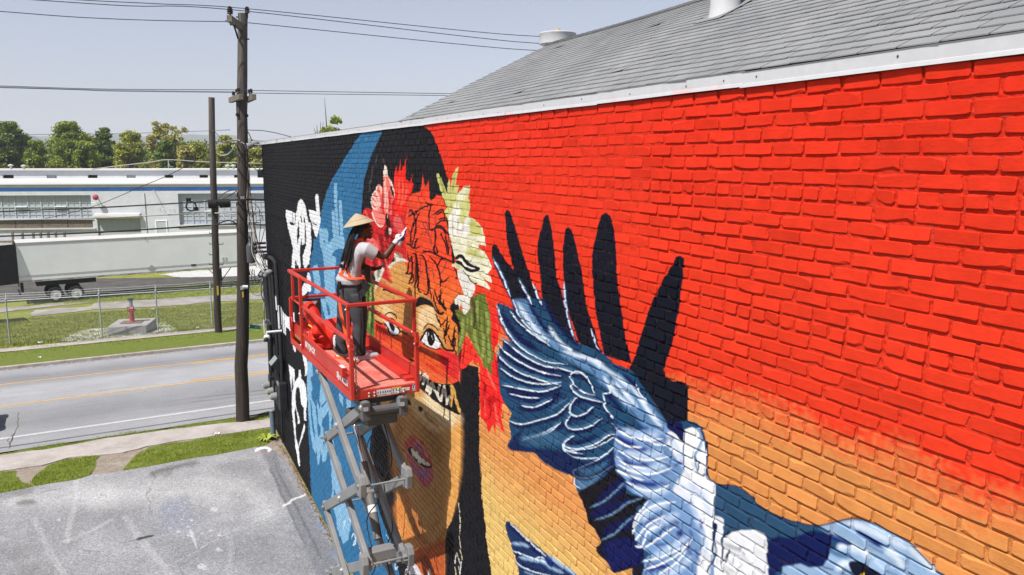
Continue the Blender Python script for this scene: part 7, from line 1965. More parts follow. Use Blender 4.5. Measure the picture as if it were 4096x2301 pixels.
# ---- things standing on the platform
def blob(name, c, rad, m, seed, fold=.12, peak=None, n=26, parent=None):
    mb = MB(); mb.ball((0, 0, 0), 1.0, n, n // 2 + 2); V = np.array(mb.v); r = np.random.default_rng(seed); out = V.copy()
    for _ in range(26):
        k = r.normal(0, 1, 3); k /= np.linalg.norm(k); f = r.uniform(2.5, 7); out += V * (fold * .34 * np.sin(f * (V @ k) + r.uniform(0, 6.3)))[:, None]
    if peak is not None:
        pk = np.array(peak, float); pk /= np.linalg.norm(pk); t = np.clip(V @ pk, 0, 1)[:, None] ** 6; out += pk * t * .75
    out = out * np.array(rad); out[:, 2] = np.maximum(out[:, 2], -rad[2] * .82)
    mb.v = [tuple(p) for p in out + np.array(c)]; o = mb.build(name, m, parent, smooth=True)
    try: o.data.polygons.foreach_set('use_smooth', [True] * len(o.data.polygons))
    except Exception: pass
    s = o.modifiers.new('soft', 'SUBSURF'); s.levels = s.render_levels = 1; return o
Mw = Matrix.Translation(LO) @ Matrix.Rotation(LR, 4, 'Z')
m_bag = mat('red_bag_cloth', (.72, .028, .014), .6, .12, 5, .35, 18)
bc = on_z(*pts('L3 530,1000')[0], ZD + .2); bagc = Vector((bc[0], bc[1], ZD + .20))
bag = blob('carrier_bag', bagc, (.185, .24, .22), m_bag, 4, .30, peak=(-.25, .42, .85)); tag(bag, 'slumped bright red cloth bag on the lift deck behind the painter', 'bag')
b2 = blob('bag_bulge', bagc + Vector((-.10, -.13, -.06)), (.10, .11, .11), m_bag, 9, .2); b2.parent = bag
prt = MB(); rr = random.Random(3)
for k in range(5): p0 = bagc + Vector((-.19 + k * .012, .03 - .04 * k, .10 - .012 * k)); prt.tube([p0, p0 + Vector((.02, -.035, -.015 + rr.gauss(0, .01)))], .012, 5)
o = prt.build('printed_mark', mat('gold_print', (.62, .42, .08), .5)); o.parent = bag
ct = on_z(*pts('H2 185,1235')[0], ZD)
mb = MB(); mb.box(-.055, .055, -.05, .05, 0, .17); tin = mb.build('paint_tin', mat('brown_tin', (.20, .13, .08), .35, .3, 6, metal=.4), None, bevel=.012); tin.location = (ct[0], ct[1], ZD); tag(tin, 'square brown tin standing on the deck behind the painter\'s foot', 'tin')
mb = MB(); mb.lathe([(.026, 0), (.03, .005), (.03, .14), (.024, .155), (.012, .16), (.012, .185)], 14); bt = mb.build('spray_can', mat('white_can', (.72, .73, .75), .35), None, smooth=True); bt.location = (ct[0] - .10, ct[1] + .02, ZD); tag(bt, 'white bottle standing beside the brown tin on the deck', 'bottle')
mb = MB(); mb.lathe([(.03, .155), (.02, .18), (.02, .195), (.003, .196)], 12); mb.build('cap', m_stick, bt)

# ---- the painter
def rmesh(name, parts, voxel, m, parent=None, smooth_it=6, noise_amp=0.0, seed=1, fn=None):
    mb = MB()
    for p in parts: p(mb)
    me = mb.mesh(name + '_raw'); ob = bpy.data.objects.new(name + '_raw', me); COL.objects.link(ob)
    bm = bmesh.new(); bm.from_mesh(me); bmesh.ops.recalc_face_normals(bm, faces=bm.faces); bm.to_mesh(me); bm.free()
    r = ob.modifiers.new('r', 'REMESH'); r.mode = 'VOXEL'; r.voxel_size = voxel; r.use_smooth_shade = True
    s = ob.modifiers.new('s', 'SMOOTH'); s.iterations = smooth_it; s.factor = .5
    dg = bpy.context.evaluated_depsgraph_get(); out = bpy.data.meshes.new_from_object(ob.evaluated_get(dg)); out.name = name
    bpy.data.objects.remove(ob); out.materials.clear(); out.materials.append(m)
    if fn:
        V = np.empty(len(out.vertices) * 3, np.float32); out.vertices.foreach_get('co', V); V = V.reshape(-1, 3); N = np.empty(len(out.vertices) * 3, np.float32); out.vertices.foreach_get('normal', N); N = N.reshape(-1, 3)
        V = fn(V, N).astype(np.float32); out.vertices.foreach_set('co', V.ravel()); out.update()
    out.polygons.foreach_set('use_smooth', [True] * len(out.polygons)); return link_mesh(name, out, None, parent)
def ell(secs, n=18):
    """horizontal ellipses: (x, y, z, rx, ry)"""
    def f(mb):
        vs = [(x + rx * math.cos(2 * math.pi * k / n), y + ry * math.sin(2 * math.pi * k / n), z) for x, y, z, rx, ry in secs for k in range(n)]; m_ = len(secs)
        mb.add(vs, [(i * n + k, i * n + (k + 1) % n, (i + 1) * n + (k + 1) % n, (i + 1) * n + k) for i in range(m_ - 1) for k in range(n)] + [tuple(range(n - 1, -1, -1)), tuple((m_ - 1) * n + k for k in range(n))])
    return f
def limb(path, rad, n=12): return lambda mb: mb.tube(path, rad, n)
def sph(c, r, s=(1, 1, 1)): return lambda mb: mb.ball(c, r, 14, 10, s)
PX, PY = -.735, 9.54
person = empty('person', (-.80, PY, ZD)); tag(person, 'painter in conical straw hat, grey shirt and orange harness spraying the wall', 'person')
poff = Vector(person.location)
def pp_(o): o.parent = person; o.matrix_parent_inverse = Matrix.Translation(-poff); return o
m_skin = mat('brown_skin', (.095, .042, .024), .45, .15, 12, .1, 90); m_shirt = mat('heather_grey_shirt', (.46, .455, .48), .9, .09, 60, .15, 30); m_pants = mat('charcoal_track_pants', (.060, .062, .072), .9, .14, 70, .2, 60); m_hair = mat('black_hair', (.008, .007, .007), .6)
m_hat = mat('tan_hat_cloth', (.44, .355, .235), .8, .06, 5, .15, 120); m_orange = mat('orange_webbing', (.95, .10, .02), .6); m_blackweb = mat('black_webbing', (.02, .02, .022), .7)
HX, HY, HZ = -.640, 9.515, 6.640
shR, elR, wrR = (-.665, 9.36, 6.425), (-.440, 9.36, 6.300), (-.285, 9.40, 6.475)
shL, elL, wrL = (-.675, 9.71, 6.42), (-.715, 9.78, 6.175), (-.535, 9.67, 6.130)
def fingers(base, dirs, spread, L_, r_):
    out = []
    for k, d in enumerate(dirs): out.append(limb([Vector(base) + Vector(spread) * (k - 1.5), Vector(base) + Vector(spread) * (k - 1.5) + Vector(d[0]) * L_, Vector(base) + Vector(spread) * (k - 1.5) + Vector(d[0]) * L_ + Vector(d[1]) * L_ * .8], [r_, r_ * .95, r_ * .8], 8))
    return out
lh = Vector(wrL) + Vector((.055, -.02, .0))
body = rmesh('body', [ell([(-.80, PY, 5.82, .11, .155), (-.80, PY, 5.95, .115, .165), (-.80, PY, 6.08, .10, .14), (-.755, PY, 6.25, .115, .165), (-.715, PY, 6.38, .115, .19), (-.695, PY, 6.46, .075, .14), (-.685, PY, 6.50, .055, .062)]),
    limb([(-.69, PY, 6.46), (-.66, 9.525, 6.56)], [.058, .055]), sph((HX - .012, HY, HZ + .02), .1, (1.0, .80, 1.08)), sph((HX + .025, HY, HZ - .055), .068, (.95, .85, .95)), limb([(HX + .07, HY, HZ + .02), (HX + .098, HY, HZ - .018)], [.012, .019], 8), sph((HX + .082, HY, HZ - .055), .016, (1, 1.5, .8)), sph((HX + .07, HY, HZ - .098), .026), sph((HX - .01, HY - .082, HZ - .01), .022, (.8, .5, 1.3)), sph((HX - .01, HY + .082, HZ - .01), .022, (.8, .5, 1.3)), limb([(HX + .075, HY - .05, HZ + .035), (HX + .082, HY + .05, HZ + .035)], .014, 8),
    limb([(-.69, 9.43, 6.42), shR, elR], [.06, .056, .040]), limb([elR, Vector(elR).lerp(Vector(wrR), .35), wrR], [.041, .042, .026]), limb([(-.69, 9.65, 6.42), shL, elL], [.06, .055, .040]), limb([elL, Vector(elL).lerp(Vector(wrL), .3), wrL], [.041, .04, .026]),
    limb([wrL, lh], [.026, .033]), sph(lh + Vector((.02, 0, 0)), .036, (1.1, 1.05, .62)), limb([lh + Vector((.0, -.03, .0)), lh + Vector((.03, -.055, .02)), lh + Vector((.06, -.045, .035))], [.014, .012, .010], 8)]
    + [limb([lh + Vector((.03, .03 - .019 * k, -.004)), lh + Vector((.075 - .004 * abs(k - 1), .034 - .021 * k, -.004)), lh + Vector((.088 - .004 * abs(k - 1), .03 - .021 * k, .028))], [.0105, .0095, .008], 8) for k in range(4)]
    + [limb([(-.785, 9.45, 5.86), (-.755, 9.425, 5.50), (-.775, 9.42, 5.10)], [.095, .062, .042]), limb([(-.82, 9.64, 5.86), (-.89, 9.66, 5.50), (-.935, 9.665, 5.10)], [.095, .062, .042])], .0072, m_skin, smooth_it=3)
pp_(body)
ey = MB()
for s in (-1, 1): ey.ball((HX + .077, HY + s * .033, HZ + .012), .0105, 8, 6)
pp_(ey.build('eyes', mat('eye_white', (.5, .48, .45), .3), None)); ey = MB()
for s in (-1, 1): ey.ball((HX + .0855, HY + s * .033, HZ + .012), .005, 6, 4)
pp_(ey.build('pupils', m_ink, None)); mo = MB(); mo.tube([(HX + .092, HY - .026, HZ - .062), (HX + .1, HY, HZ - .060), (HX + .092, HY + .026, HZ - .062)], .004, 5); pp_(mo.build('mouth', mat('dark_lips', (.06, .02, .018), .5), None))
def folds(amp, dirs, f0=26, zfun=None):
    def fn(V, N):
        r = np.random.default_rng(8); d = np.zeros(len(V))
        for k in range(9):
            kx, ky, kz = r.normal(0, 1, 3) * np.array(dirs); ph = r.uniform(0, 6.3); f = f0 * r.uniform(.5, 1.4)
            w = np.sin(f * (V @ np.array([kx, ky, kz]) + .05 * np.sin(9 * V[:, 2] + ph)) + ph); d += np.sign(w) * np.abs(w) ** 1.6
        a = amp * (zfun(V) if zfun is not None else 1.0); return V + N * (d / 9 * a)[:, None]
    return fn
shirt = rmesh('tshirt', [ell([(-.835, PY, 5.985, .140, .195), (-.845, PY, 6.04, .150, .20), (-.825, PY, 6.12, .132, .185), (-.785, PY, 6.24, .130, .188), (-.74, PY, 6.36, .132, .205), (-.715, PY, 6.43, .110, .20), (-.70, PY, 6.475, .085, .14), (-.692, PY, 6.50, .066, .085)]),
    limb([(-.70, 9.43, 6.41), (-.655, 9.345, 6.405), (-.555, 9.335, 6.345)], [.085, .092, .082], 16), limb([(-.70, 9.65, 6.41), (-.675, 9.73, 6.40), (-.70, 9.775, 6.27)], [.085, .092, .080], 16)], .0085, m_shirt, fn=folds(.016, (.7, .5, .9), 20, lambda V: np.clip((6.45 - V[:, 2]) * 2.2, .25, 1)))
pp_(shirt)
for v in shirt.data.vertices: pass
col_ = MB(); col_.tube([(-.69 + .066 * math.cos(a), PY + .075 * math.sin(a), 6.503) for a in [2 * math.pi * k / 18 for k in range(19)]], .009, 6); pp_(col_.build('collar', mat('navy_collar', (.08, .09, .13), .8), None))
pants = rmesh('trousers', [ell([(-.815, PY, 5.72, .10, .19), (-.815, PY, 5.82, .128, .195), (-.815, PY, 5.92, .128, .185), (-.81, PY, 6.02, .118, .165)]),
    limb([(-.79, 9.45, 5.86), (-.765, 9.43, 5.68), (-.752, 9.42, 5.50), (-.77, 9.42, 5.26), (-.765, 9.42, 5.10)], [.118, .112, .090, .080, .074], 16), limb([(-.835, 9.64, 5.86), (-.86, 9.655, 5.68), (-.89, 9.66, 5.50), (-.92, 9.665, 5.26), (-.93, 9.665, 5.10)], [.118, .11, .092, .085, .082], 16)], .0085, m_pants,
    fn=folds(.017, (.5, .5, 1.0), 24, lambda V: .45 + np.clip((5.32 - V[:, 2]) * 5, 0, 1)))
pp_(pants)
mb = MB()
for k in range(3):
    x = -.745 - .028 * (k - 1); mb.tube([(x - .005, 9.326 + .012 * abs(k - 1), 5.90), (x + .005, 9.318 + .012 * abs(k - 1), 5.68), (x + .012, 9.328 + .01 * abs(k - 1), 5.50), (x - .002, 9.334 + .01 * abs(k - 1), 5.28), (x, 9.335 + .01 * abs(k - 1), 5.12)], .0085, 6)
pp_(mb.build('side_stripe', m_ink, None, smooth=True))
m_shoe = mat('pale_grey_canvas', (.50, .51, .55), .8, .06, 20); m_sole = mat('white_rubber_sole', (.74, .74, .76), .6)
def shoe(hx, y, zc=ZD):
    o = rmesh('shoe', [lambda mb: mb.tube([(hx - .01, y, zc + .055), (hx + .08, y, zc + .062), (hx + .18, y - .004, zc + .042), (hx + .245, y - .006, zc + .032), (hx + .275, y - .006, zc + .028)], [.046, .056, .052, .042, .022], 14), sph((hx + .03, y, zc + .075), .05, (1.0, .85, .8))], .006, m_shoe, smooth_it=4); pp_(o)
    mb = MB(); ol = [(-.045, 0), (-.035, -.03), (.05, -.036), (.15, -.044), (.22, -.04), (.275, -.02), (.288, 0), (.275, .018), (.22, .034), (.15, .036), (.05, .034), (-.035, .03)]
    mb.prism([(hx + a, y + b, zc + .002) for a, b in ol], (0, 0, .022)); s = mb.build('sole', m_sole, o, bevel=.006); return o
shoe(-.80, 9.42); shoe(-.965, 9.665)
# hair: long locks down the back
mb = MB(); rr = random.Random(21)
for k in range(44):
    a = rr.uniform(-1.35, 1.35); p0 = Vector((HX - .055 - .05 * math.cos(a), HY + .085 * math.sin(a), HZ + rr.uniform(-.02, .06))); e = Vector((-.895 + rr.gauss(0, .028), 9.45 + .09 * math.sin(a) + rr.gauss(0, .02), rr.uniform(6.12, 6.30)))
    m1 = p0.lerp(e, .3) + Vector((-.035, 0, .02)); m2 = p0.lerp(e, .7) + Vector((-.02 + rr.gauss(0, .01), rr.gauss(0, .012), 0)); mb.tube([Vector(q) for q in _smooth(np.array([tuple(p0), tuple(m1), tuple(m2), tuple(e)]), False, 3)], [.011] * 9 + [.005], 6)
mb.ball((HX - .03, HY, HZ + .035), .103, 14, 9, (1.0, .88, .95)); hair = pp_(mb.build('hair', m_hair, None, smooth=True))
# conical hat, tilted up at the front
brl, brr = on_y(*pts('H1 205,352')[0], PY), on_y(*pts('H1 795,213')[0], PY); apx = on_y(*pts('H1 470,103')[0], PY)
hc = Vector(((brl[0] + brr[0]) / 2, HY + .005, (brl[2] + brr[2]) / 2)); Rr = (Vector(brr) - Vector(brl)).length / 2; tl = math.atan2(brr[2] - brl[2], brr[0] - brl[0])
hat_o = Vector((hc.x, hc.y, hc.z)); Mh = Matrix.Translation(hat_o) @ Matrix.Rotation(-tl, 4, 'Y') @ Matrix.Rotation(math.radians(-5), 4, 'X')
hh_ = .135
mb = MB(); mb.lathe([(Rr, 0), (Rr * 1.0, .006), (Rr * .72, hh_ * .36), (Rr * .4, hh_ * .72), (Rr * .12, hh_ * .97), (.008, hh_ * 1.02)], 44); 
mb2 = MB(); mb2.v = mb.v; mb2.f = mb.f[:-1 - 1]; mb2.mi = [0] * len(mb2.f)
hat = mb2.build('straw_hat', m_hat, None, smooth=True); hat.matrix_world = Mh; sm = hat.modifiers.new('thick', 'SOLIDIFY'); sm.thickness = .006; sm.offset = -1
hat.parent = person; hat.matrix_parent_inverse = Matrix.Translation(-poff)
mb = MB(); mb.tube([(Rr * .66 * math.cos(a), Rr * .66 * math.sin(a), hh_ * .43 + .002) for a in [2 * math.pi * k / 40 for k in range(41)]], .0012, 4); sm_ = mb.build('seam', mat('hat_stitch', (.30, .24, .16), .8), hat); sm_.matrix_parent_inverse = Matrix.Identity(4)
# harness
def strap(path, w, t, m, name, par_fn=pp_, nrm_=None):
    P = [Vector(q) for q in _smooth(np.array(path, float), False, 6)]; mb = MB(); vs = []
    for i, p in enumerate(P):
        d = (P[min(i + 1, len(P) - 1)] - P[max(i - 1, 0)]).normalized(); nn = Vector(nrm_(p) if nrm_ else (0, -1, 0)).normalized(); s = d.cross(nn).normalized()
        vs += [p - s * w / 2, p + s * w / 2, p + s * w / 2 + nn * t, p - s * w / 2 + nn * t]
    n = len(P); fs = [(i * 4 + k, i * 4 + (k + 1) % 4, (i + 1) * 4 + (k + 1) % 4, (i + 1) * 4 + k) for i in range(n - 1) for k in range(4)]; mb.add(vs, fs + [(0, 1, 2, 3), ((n - 1) * 4 + 3, (n - 1) * 4 + 2, (n - 1) * 4 + 1, (n - 1) * 4)]); return par_fn(mb.build(name, m, None))
out_n = lambda p: (p.x + .76, (p.y - PY) * 1.0, .15)
strap([(-.66, 9.465, 6.512), (-.73, 9.455, 6.515), (-.80, 9.43, 6.46), (-.855, 9.42, 6.34), (-.905, 9.43, 6.22), (-.955, 9.46, 6.10)], .042, .006, m_orange, 'harness_strap', nrm_=lambda p: (-.6, -.6, .35))
strap([(-.66, 9.615, 6.512), (-.73, 9.625, 6.515), (-.82, 9.63, 6.44), (-.875, 9.60, 6.30), (-.93, 9.56, 6.18)], .042, .006, m_orange, 'harness_strap', nrm_=lambda p: (-.9, .2, .3))
strap([(-.97, 9.50, 6.12), (-.90, 9.37, 6.075), (-.80, 9.325, 6.068), (-.70, 9.35, 6.06), (-.66, 9.42, 6.00), (-.645, 9.44, 5.90)], .028, .006, m_orange, 'harness_strap', nrm_=out_n)
strap([(-.885, 9.385, 6.27), (-.90, 9.375, 6.20), (-.885, 9.37, 6.13), (-.86, 9.355, 6.08)], .03, .006, m_orange, 'harness_strap', nrm_=lambda p: (-.5, -.9, .1))
strap([(-.66, 9.34, 5.99), (-.70, 9.325, 5.93), (-.76, 9.34, 5.86), (-.80, 9.40, 5.79)], .075, .012, m_blackweb, 'leg_loop', nrm_=out_n); strap([(-.90, 9.40, 5.88), (-.84, 9.345, 5.80), (-.77, 9.335, 5.79), (-.70, 9.38, 5.84)], .06, .012, m_blackweb, 'leg_loop', nrm_=out_n)
mb = MB(); mb.box(-.965, -.93, 9.43, 9.50, 6.19, 6.235); pp_(mb.build('buckle', m_blackweb, None, bevel=.006)); mb = MB(); mb.box(-.99, -.955, 9.43, 9.48, 5.93, 6.03); pp_(mb.build('shock_pack', m_blackweb, None, bevel=.01))
strap([(-.98, 9.45, 6.02), (-1.005, 9.43, 5.93), (-.995, 9.42, 5.84)], .035, .012, m_blackweb, 'lanyard_cover')
# bib of a work apron seen against the wall side
mb = MB(); mb.prism([(-.615, 9.37, 6.20), (-.60, 9.37, 5.98), (-.60, 9.70, 5.98), (-.615, 9.70, 6.20)], (.012, 0, 0)); pp_(mb.build('apron', mat('brown_apron', (.10, .05, .035), .8), None))
# lanyard down to the deck
lan = strap([(-.995, 9.42, 5.86), (-.985, 9.40, 5.70), (-.965, 9.30, 5.45), (-.93, 9.22, 5.20), (-.90, 9.20, ZD + .03), (-.86, 9.25, ZD + .012), (-.95, 9.50, ZD + .012), (-1.02, 9.62, ZD + .012), (-.98, 9.75, ZD + .014)], .036, .006, m_orange, 'safety_lanyard', par_fn=lambda o: o, nrm_=lambda p: (-.7, -.6, .5)); tag(lan, 'orange webbing lanyard hanging from the painter and trailing across the deck', 'lanyard')
# gloved right hand round the can
g0 = Vector(wrR); ax = (Vector((-.17, 9.41, 6.575)) - g0).normalized(); m_glove = mat('white_knit_glove', (.66, .68, .72), .9, .06, 40); m_gblue = mat('blue_rubber_palm', (.02, .06, .30), .5)
c_can = g0 + ax * .105 + Vector((.012, 0, -.02)); up_c = Vector((.48, .10, .87)).normalized(); sdir = up_c.cross(ax).normalized()
glove = rmesh('glove', [limb([g0 - ax * .03, g0 + ax * .03], [.031, .034]), lambda mb: mb.ball(tuple(g0 + ax * .07 + Vector((-.01, 0, .015))), .043, 12, 8, (1.05, .8, .95)),
    limb([g0 + ax * .04 + sdir * -.03, g0 + ax * .085 + sdir * -.047, g0 + ax * .125 + sdir * -.040], [.015, .013, .011], 8), limb([g0 + ax * .09 + up_c * .045, g0 + ax * .13 + up_c * .075, g0 + ax * .15 + up_c * .088], [.014, .012, .010], 8)]
    + [limb([g0 + ax * .085 + up_c * (.028 - .022 * k), g0 + ax * .125 + up_c * (.022 - .024 * k) + sdir * .022, g0 + ax * .15 + up_c * (.02 - .024 * k) + sdir * -.01, g0 + ax * .138 + up_c * (.018 - .024 * k) + sdir * -.035], [.0135, .013, .0115, .0095], 8) for k in range(3)], .0048, m_glove, smooth_it=2); pp_(glove)
mb = MB(); 
for k in range(3): mb.tube([g0 + ax * .128 + up_c * (.021 - .024 * k) + sdir * .021, g0 + ax * .153 + up_c * (.019 - .024 * k) + sdir * -.012, g0 + ax * .140 + up_c * (.017 - .024 * k) + sdir * -.037], [.0145, .0135, .0110], 8)
mb.ball(tuple(g0 + ax * .112 - up_c * .026 + Vector((0, -.012, 0))), .042, 12, 8, (1.1, .9, 1.0))
pp_(mb.build('glove_rubber', m_gblue, None, smooth=True))
wb = MB(); Mz = ax.to_track_quat('Z', 'Y').to_matrix(); wb.lathe([(.030, -.010), (.033, -.009), (.033, .009), (.030, .010)], 16, g0 - ax * .035, Mz); wf = pp_(wb.build('watch', m_ink, None, smooth=True)); wd = MB(); wd.lathe([(.017, 0), (.017, .007), (.015, .009)], 14, g0 - ax * .035 + Vector((-.01, -.03, .004)), Vector((-.2, -.95, .2)).to_track_quat('Z', 'Y').to_matrix()); wd.build('dial', mat('watch_glass', (.10, .11, .13), .1), wf).matrix_parent_inverse = wf.matrix_parent_inverse.inverted() if False else Matrix.Identity(4)
can = MB(); Mc = up_c.to_track_quat('Z', 'Y').to_matrix(); can.lathe([(.029, -.105), (.032, -.10), (.032, .055), (.028, .068), (.017, .075), (.017, .078)], 18, c_can, Mc); cano = can.build('spray_can', mat('bare_can', (.55, .56, .58), .3, metal=.6), None, smooth=True); tag(cano, 'spray can gripped in the painter\'s gloved hand at the wall', 'spray can')
can = MB(); can.lathe([(.012, .076), (.012, .096), (.004, .098)], 12, c_can, Mc); can.build('nozzle', m_ink, cano)
ph = MB(); ph.box(-.036, .036, -.075, .075, -.004, .004); pho = ph.build('phone', m_ink, None, bevel=.004); pho.matrix_world = Matrix.Translation(lh + Vector((.055, -.01, .02))) @ Matrix.Rotation(math.radians(-35), 4, 'Y') @ Matrix.Rotation(math.radians(70), 4, 'Z'); tag(pho, 'dark phone held low in the painter\'s bare left hand', 'phone'); phs = MB(); phs.box(-.033, .033, -.07, .07, .0041, .0046); phs.build('screen', mat('phone_glass', (.01, .01, .012), .06), pho)
# ---------------------------------------------------------------- utility poles, wires, service gear on the corner of the building
FR.update(R1=(1900, 0, 2.3336), W5=(1000, 900, 3.616), W6=(1000, 1250, 2.632))
m_pole = bpy.data.materials.new('creosote_pole'); m_pole.use_nodes = True
def _pole():
    nt = m_pole.node_tree; b = nt.nodes['Principled BSDF']; tc = node(nt, 'ShaderNodeTexCoord'); mp = node(nt, 'ShaderNodeMapping'); mp.inputs['Scale'].default_value = (9, 9, .45); nt.links.new(tc.outputs['Object'], mp.inputs[0])
    sp = node(nt, 'ShaderNodeSeparateXYZ'); nt.links.new(tc.outputs['Object'], sp.inputs[0])
    n1 = noise(nt, mp.outputs[0], 2.2, 7, .7); a = ramp(nt, n1, [(.3, (.010, .006, .005)), (.52, (.027, .018, .013)), (.72, (.07, .048, .036))])
    g = math_n(nt, 'MULTIPLY', ramp(nt, math_n(nt, 'DIVIDE', sp.outputs['Z'], 11.5), [(.45, 0.0), (.95, .75)]), 1.0); c = mixc(nt, g, a, mixc(nt, 1.0, ramp(nt, n1, [(.3, (.035, .030, .026)), (.7, (.17, .15, .13))]), (1, 1, 1), 'MULTIPLY'))
    nt.links.new(c, b.inputs['Base Color']); b.inputs['Roughness'].default_value = .85; bp = node(nt, 'ShaderNodeBump'); bp.inputs['Strength'].default_value = .9; bp.inputs['Distance'].default_value = .03; nt.links.new(n1, bp.inputs['Height']); nt.links.new(bp.outputs[0], b.inputs['Normal'])
_pole()
m_glass_ins = mat('brown_insulator', (.035, .02, .016), .2); m_line = mat('dark_line_wire', (.05, .065, .09), .5); m_cable = mat('black_cable', (.012, .012, .013), .6); m_pale = mat('pale_cable', (.42, .40, .38), .6, .3, 30)
m_oldwood = mat('old_crossarm', (.19, .165, .14), .9, .35, 6, .5, 14)
def pole(spec_b, spec_t, r0, r1, label):
    b = Vector(on_g(*pts(spec_b)[0])); t = Vector(on_y(*pts(spec_t)[0], b.y)); root = empty('utility_pole', b); tag(root, label, 'utility pole')
    mb = MB(); n = 14; rr = random.Random(int(r0 * 1000)); P = [b.lerp(t, k / n) + Vector((rr.gauss(0, .012), rr.gauss(0, .012), -.2 if k == 0 else 0)) - b for k in range(n + 1)]; mb.tube(P, [r0 + (r1 - r0) * k / n for k in range(n + 1)], 18); mb.build('shaft', m_pole, root, smooth=True); return root, b, t
def on_pole(spec, Y): return Vector(on_y(*pts(spec)[0], Y))
p1, b1, t1 = pole('P 968,1683', 'P 972,55', .19, .125, 'tall dark wooden utility pole by the corner of the painted wall'); Y1 = b1.y
p2, b2, t2 = pole('G3 2036,312', 'G1 1971,910', .165, .135, 'shorter plain wooden pole on the far side of the road'); Y2 = b2.y
def attach(mb, name, m, root, **k): o = mb.build(name, m, None, **k); o.parent = root; o.matrix_parent_inverse = Matrix.Translation(-Vector(root.location)); return o
def insul(mb, c, s=1.0): mb.lathe([(.015 * s, -.16 * s), (.02 * s, -.05 * s), (.06 * s, -.045 * s), (.045 * s, -.02 * s), (.062 * s, .0), (.045 * s, .02 * s), (.058 * s, .04 * s), (.04 * s, .06 * s), (.045 * s, .08 * s), (.01 * s, .10 * s)], 10, c)
a0, a1 = on_pole('G1 2250,255', Y1 - .1), on_pole('G1 2140,172', Y1 - 1.0)
mb = MB(); mb.beam(a0, a1, .13, .16); attach(mb, 'crossarm', m_oldwood, p1)
mb = MB(); mb.beam(on_pole('G1 2222,360', Y1 - .1), on_pole('G1 2185,240', Y1 - .65), .035, .05); attach(mb, 'brace', m_dark, p1)
mb = MB(); insul(mb, on_pole('G1 2147,108', Y1 - .95), 1.35); attach(mb, 'insulator', m_glass_ins, p1, smooth=True); mb = MB(); insul(mb, on_pole('G1 2307,104', Y1 - .1), 1.2); mb.tube([on_pole('G1 2307,120', Y1 - .1), on_pole('G1 2304,250', Y1 - .1)], .02, 6)
attach(mb, 'insulator', m_glass_ins, p1, smooth=True)
for x, y, dY in ((2180, 880, .6), (2212, 858, -.2), (2226, 852, -.6), (2328, 862, .3), (2343, 858, -.5)): mb = MB(); insul(mb, on_pole(f'G1 {x},{y}', Y1 + dY), .85); attach(mb, 'insulator', m_glass_ins, p1, smooth=True)
for xa, ya, xb, yb in ((2152, 938, 2248, 902), (2300, 938, 2372, 905)): mb = MB(); mb.beam(on_pole(f'G1 {xa},{ya}', Y1 + .9), on_pole(f'G1 {xb},{yb}', Y1 - .9), .11, .14); attach(mb, 'crossarm', m_oldwood, p1)
mb = MB()
for xa, ya, xb, yb in ((2203, 160, 2225, 160), (2290, 366, 2328, 366), (2145, 232, 2190, 232)): mb.tube([on_pole(f'G1 {xa},{ya}', Y1 - .2), on_pole(f'G1 {xb},{yb}', Y1 - .2)], .02, 6)
for x in (2206, 2308): mb.tube([on_pole(f'G1 {x},945', Y1 - .15), on_pole(f'G1 {x + (5 if x < 2250 else -5)},1075', Y1 - .15)], .012, 5)
for x, y in ((2215, 1072), (2303, 1080)): mb.ball(on_pole(f'G1 {x},{y}', Y1 - .12), .05, 8, 5)
attach(mb, 'hardware', m_dark, p1)
mb = MB()
for x, y, w, h in ((2263, 455, 20, 12), (2262, 1290, 10, 26)): c = on_pole(f'G2 {x},{y}', Y1 - .19); mb.box(c.x - .05, c.x + .05, c.y - .02, c.y + .02, c.z - .05, c.z + .06)
attach(mb, 'tag_plate', mat('metal_tag', (.4, .42, .4), .5), p1)
mb = MB(); mb.tube([on_pole('G2 2265,1280', Y1 - .21), on_pole('G2 2312,1280', Y1 - .21)], .05, 10); attach(mb, 'white_tube', m_stick, p1, smooth=True)
mb = MB(); c = on_pole('G2 2268,1350', Y1 - .2); mb.box(c.x - .02, c.x + .02, c.y - .02, c.y + .01, c.z - .08, c.z + .08); attach(mb, 'yellow_tag', m_haz_y, p1)
mb = MB(); c = on_pole('G2 2032,1313', Y2 - .16); mb.box(c.x - .04, c.x + .04, c.y - .02, c.y + .01, c.z - .22, c.z + .22); attach(mb, 'yellow_tag', m_haz_y, p2)
mb = MB()
for y in (780, 880, 980, 1072): 
    for s, x in ((-1, 1955), (1, 2083)):
        if s > 0 and y in (780, 980): continue
        q = on_pole(f'G2 {x},{y}', Y2 - .05); mb.tube([Vector((t2.x + (b2.x - t2.x) * .5, Y2 - .05, q.z)), q, q + Vector((0, 0, .08))], .018, 5)
attach(mb, 'climbing_step', m_dark, p2)
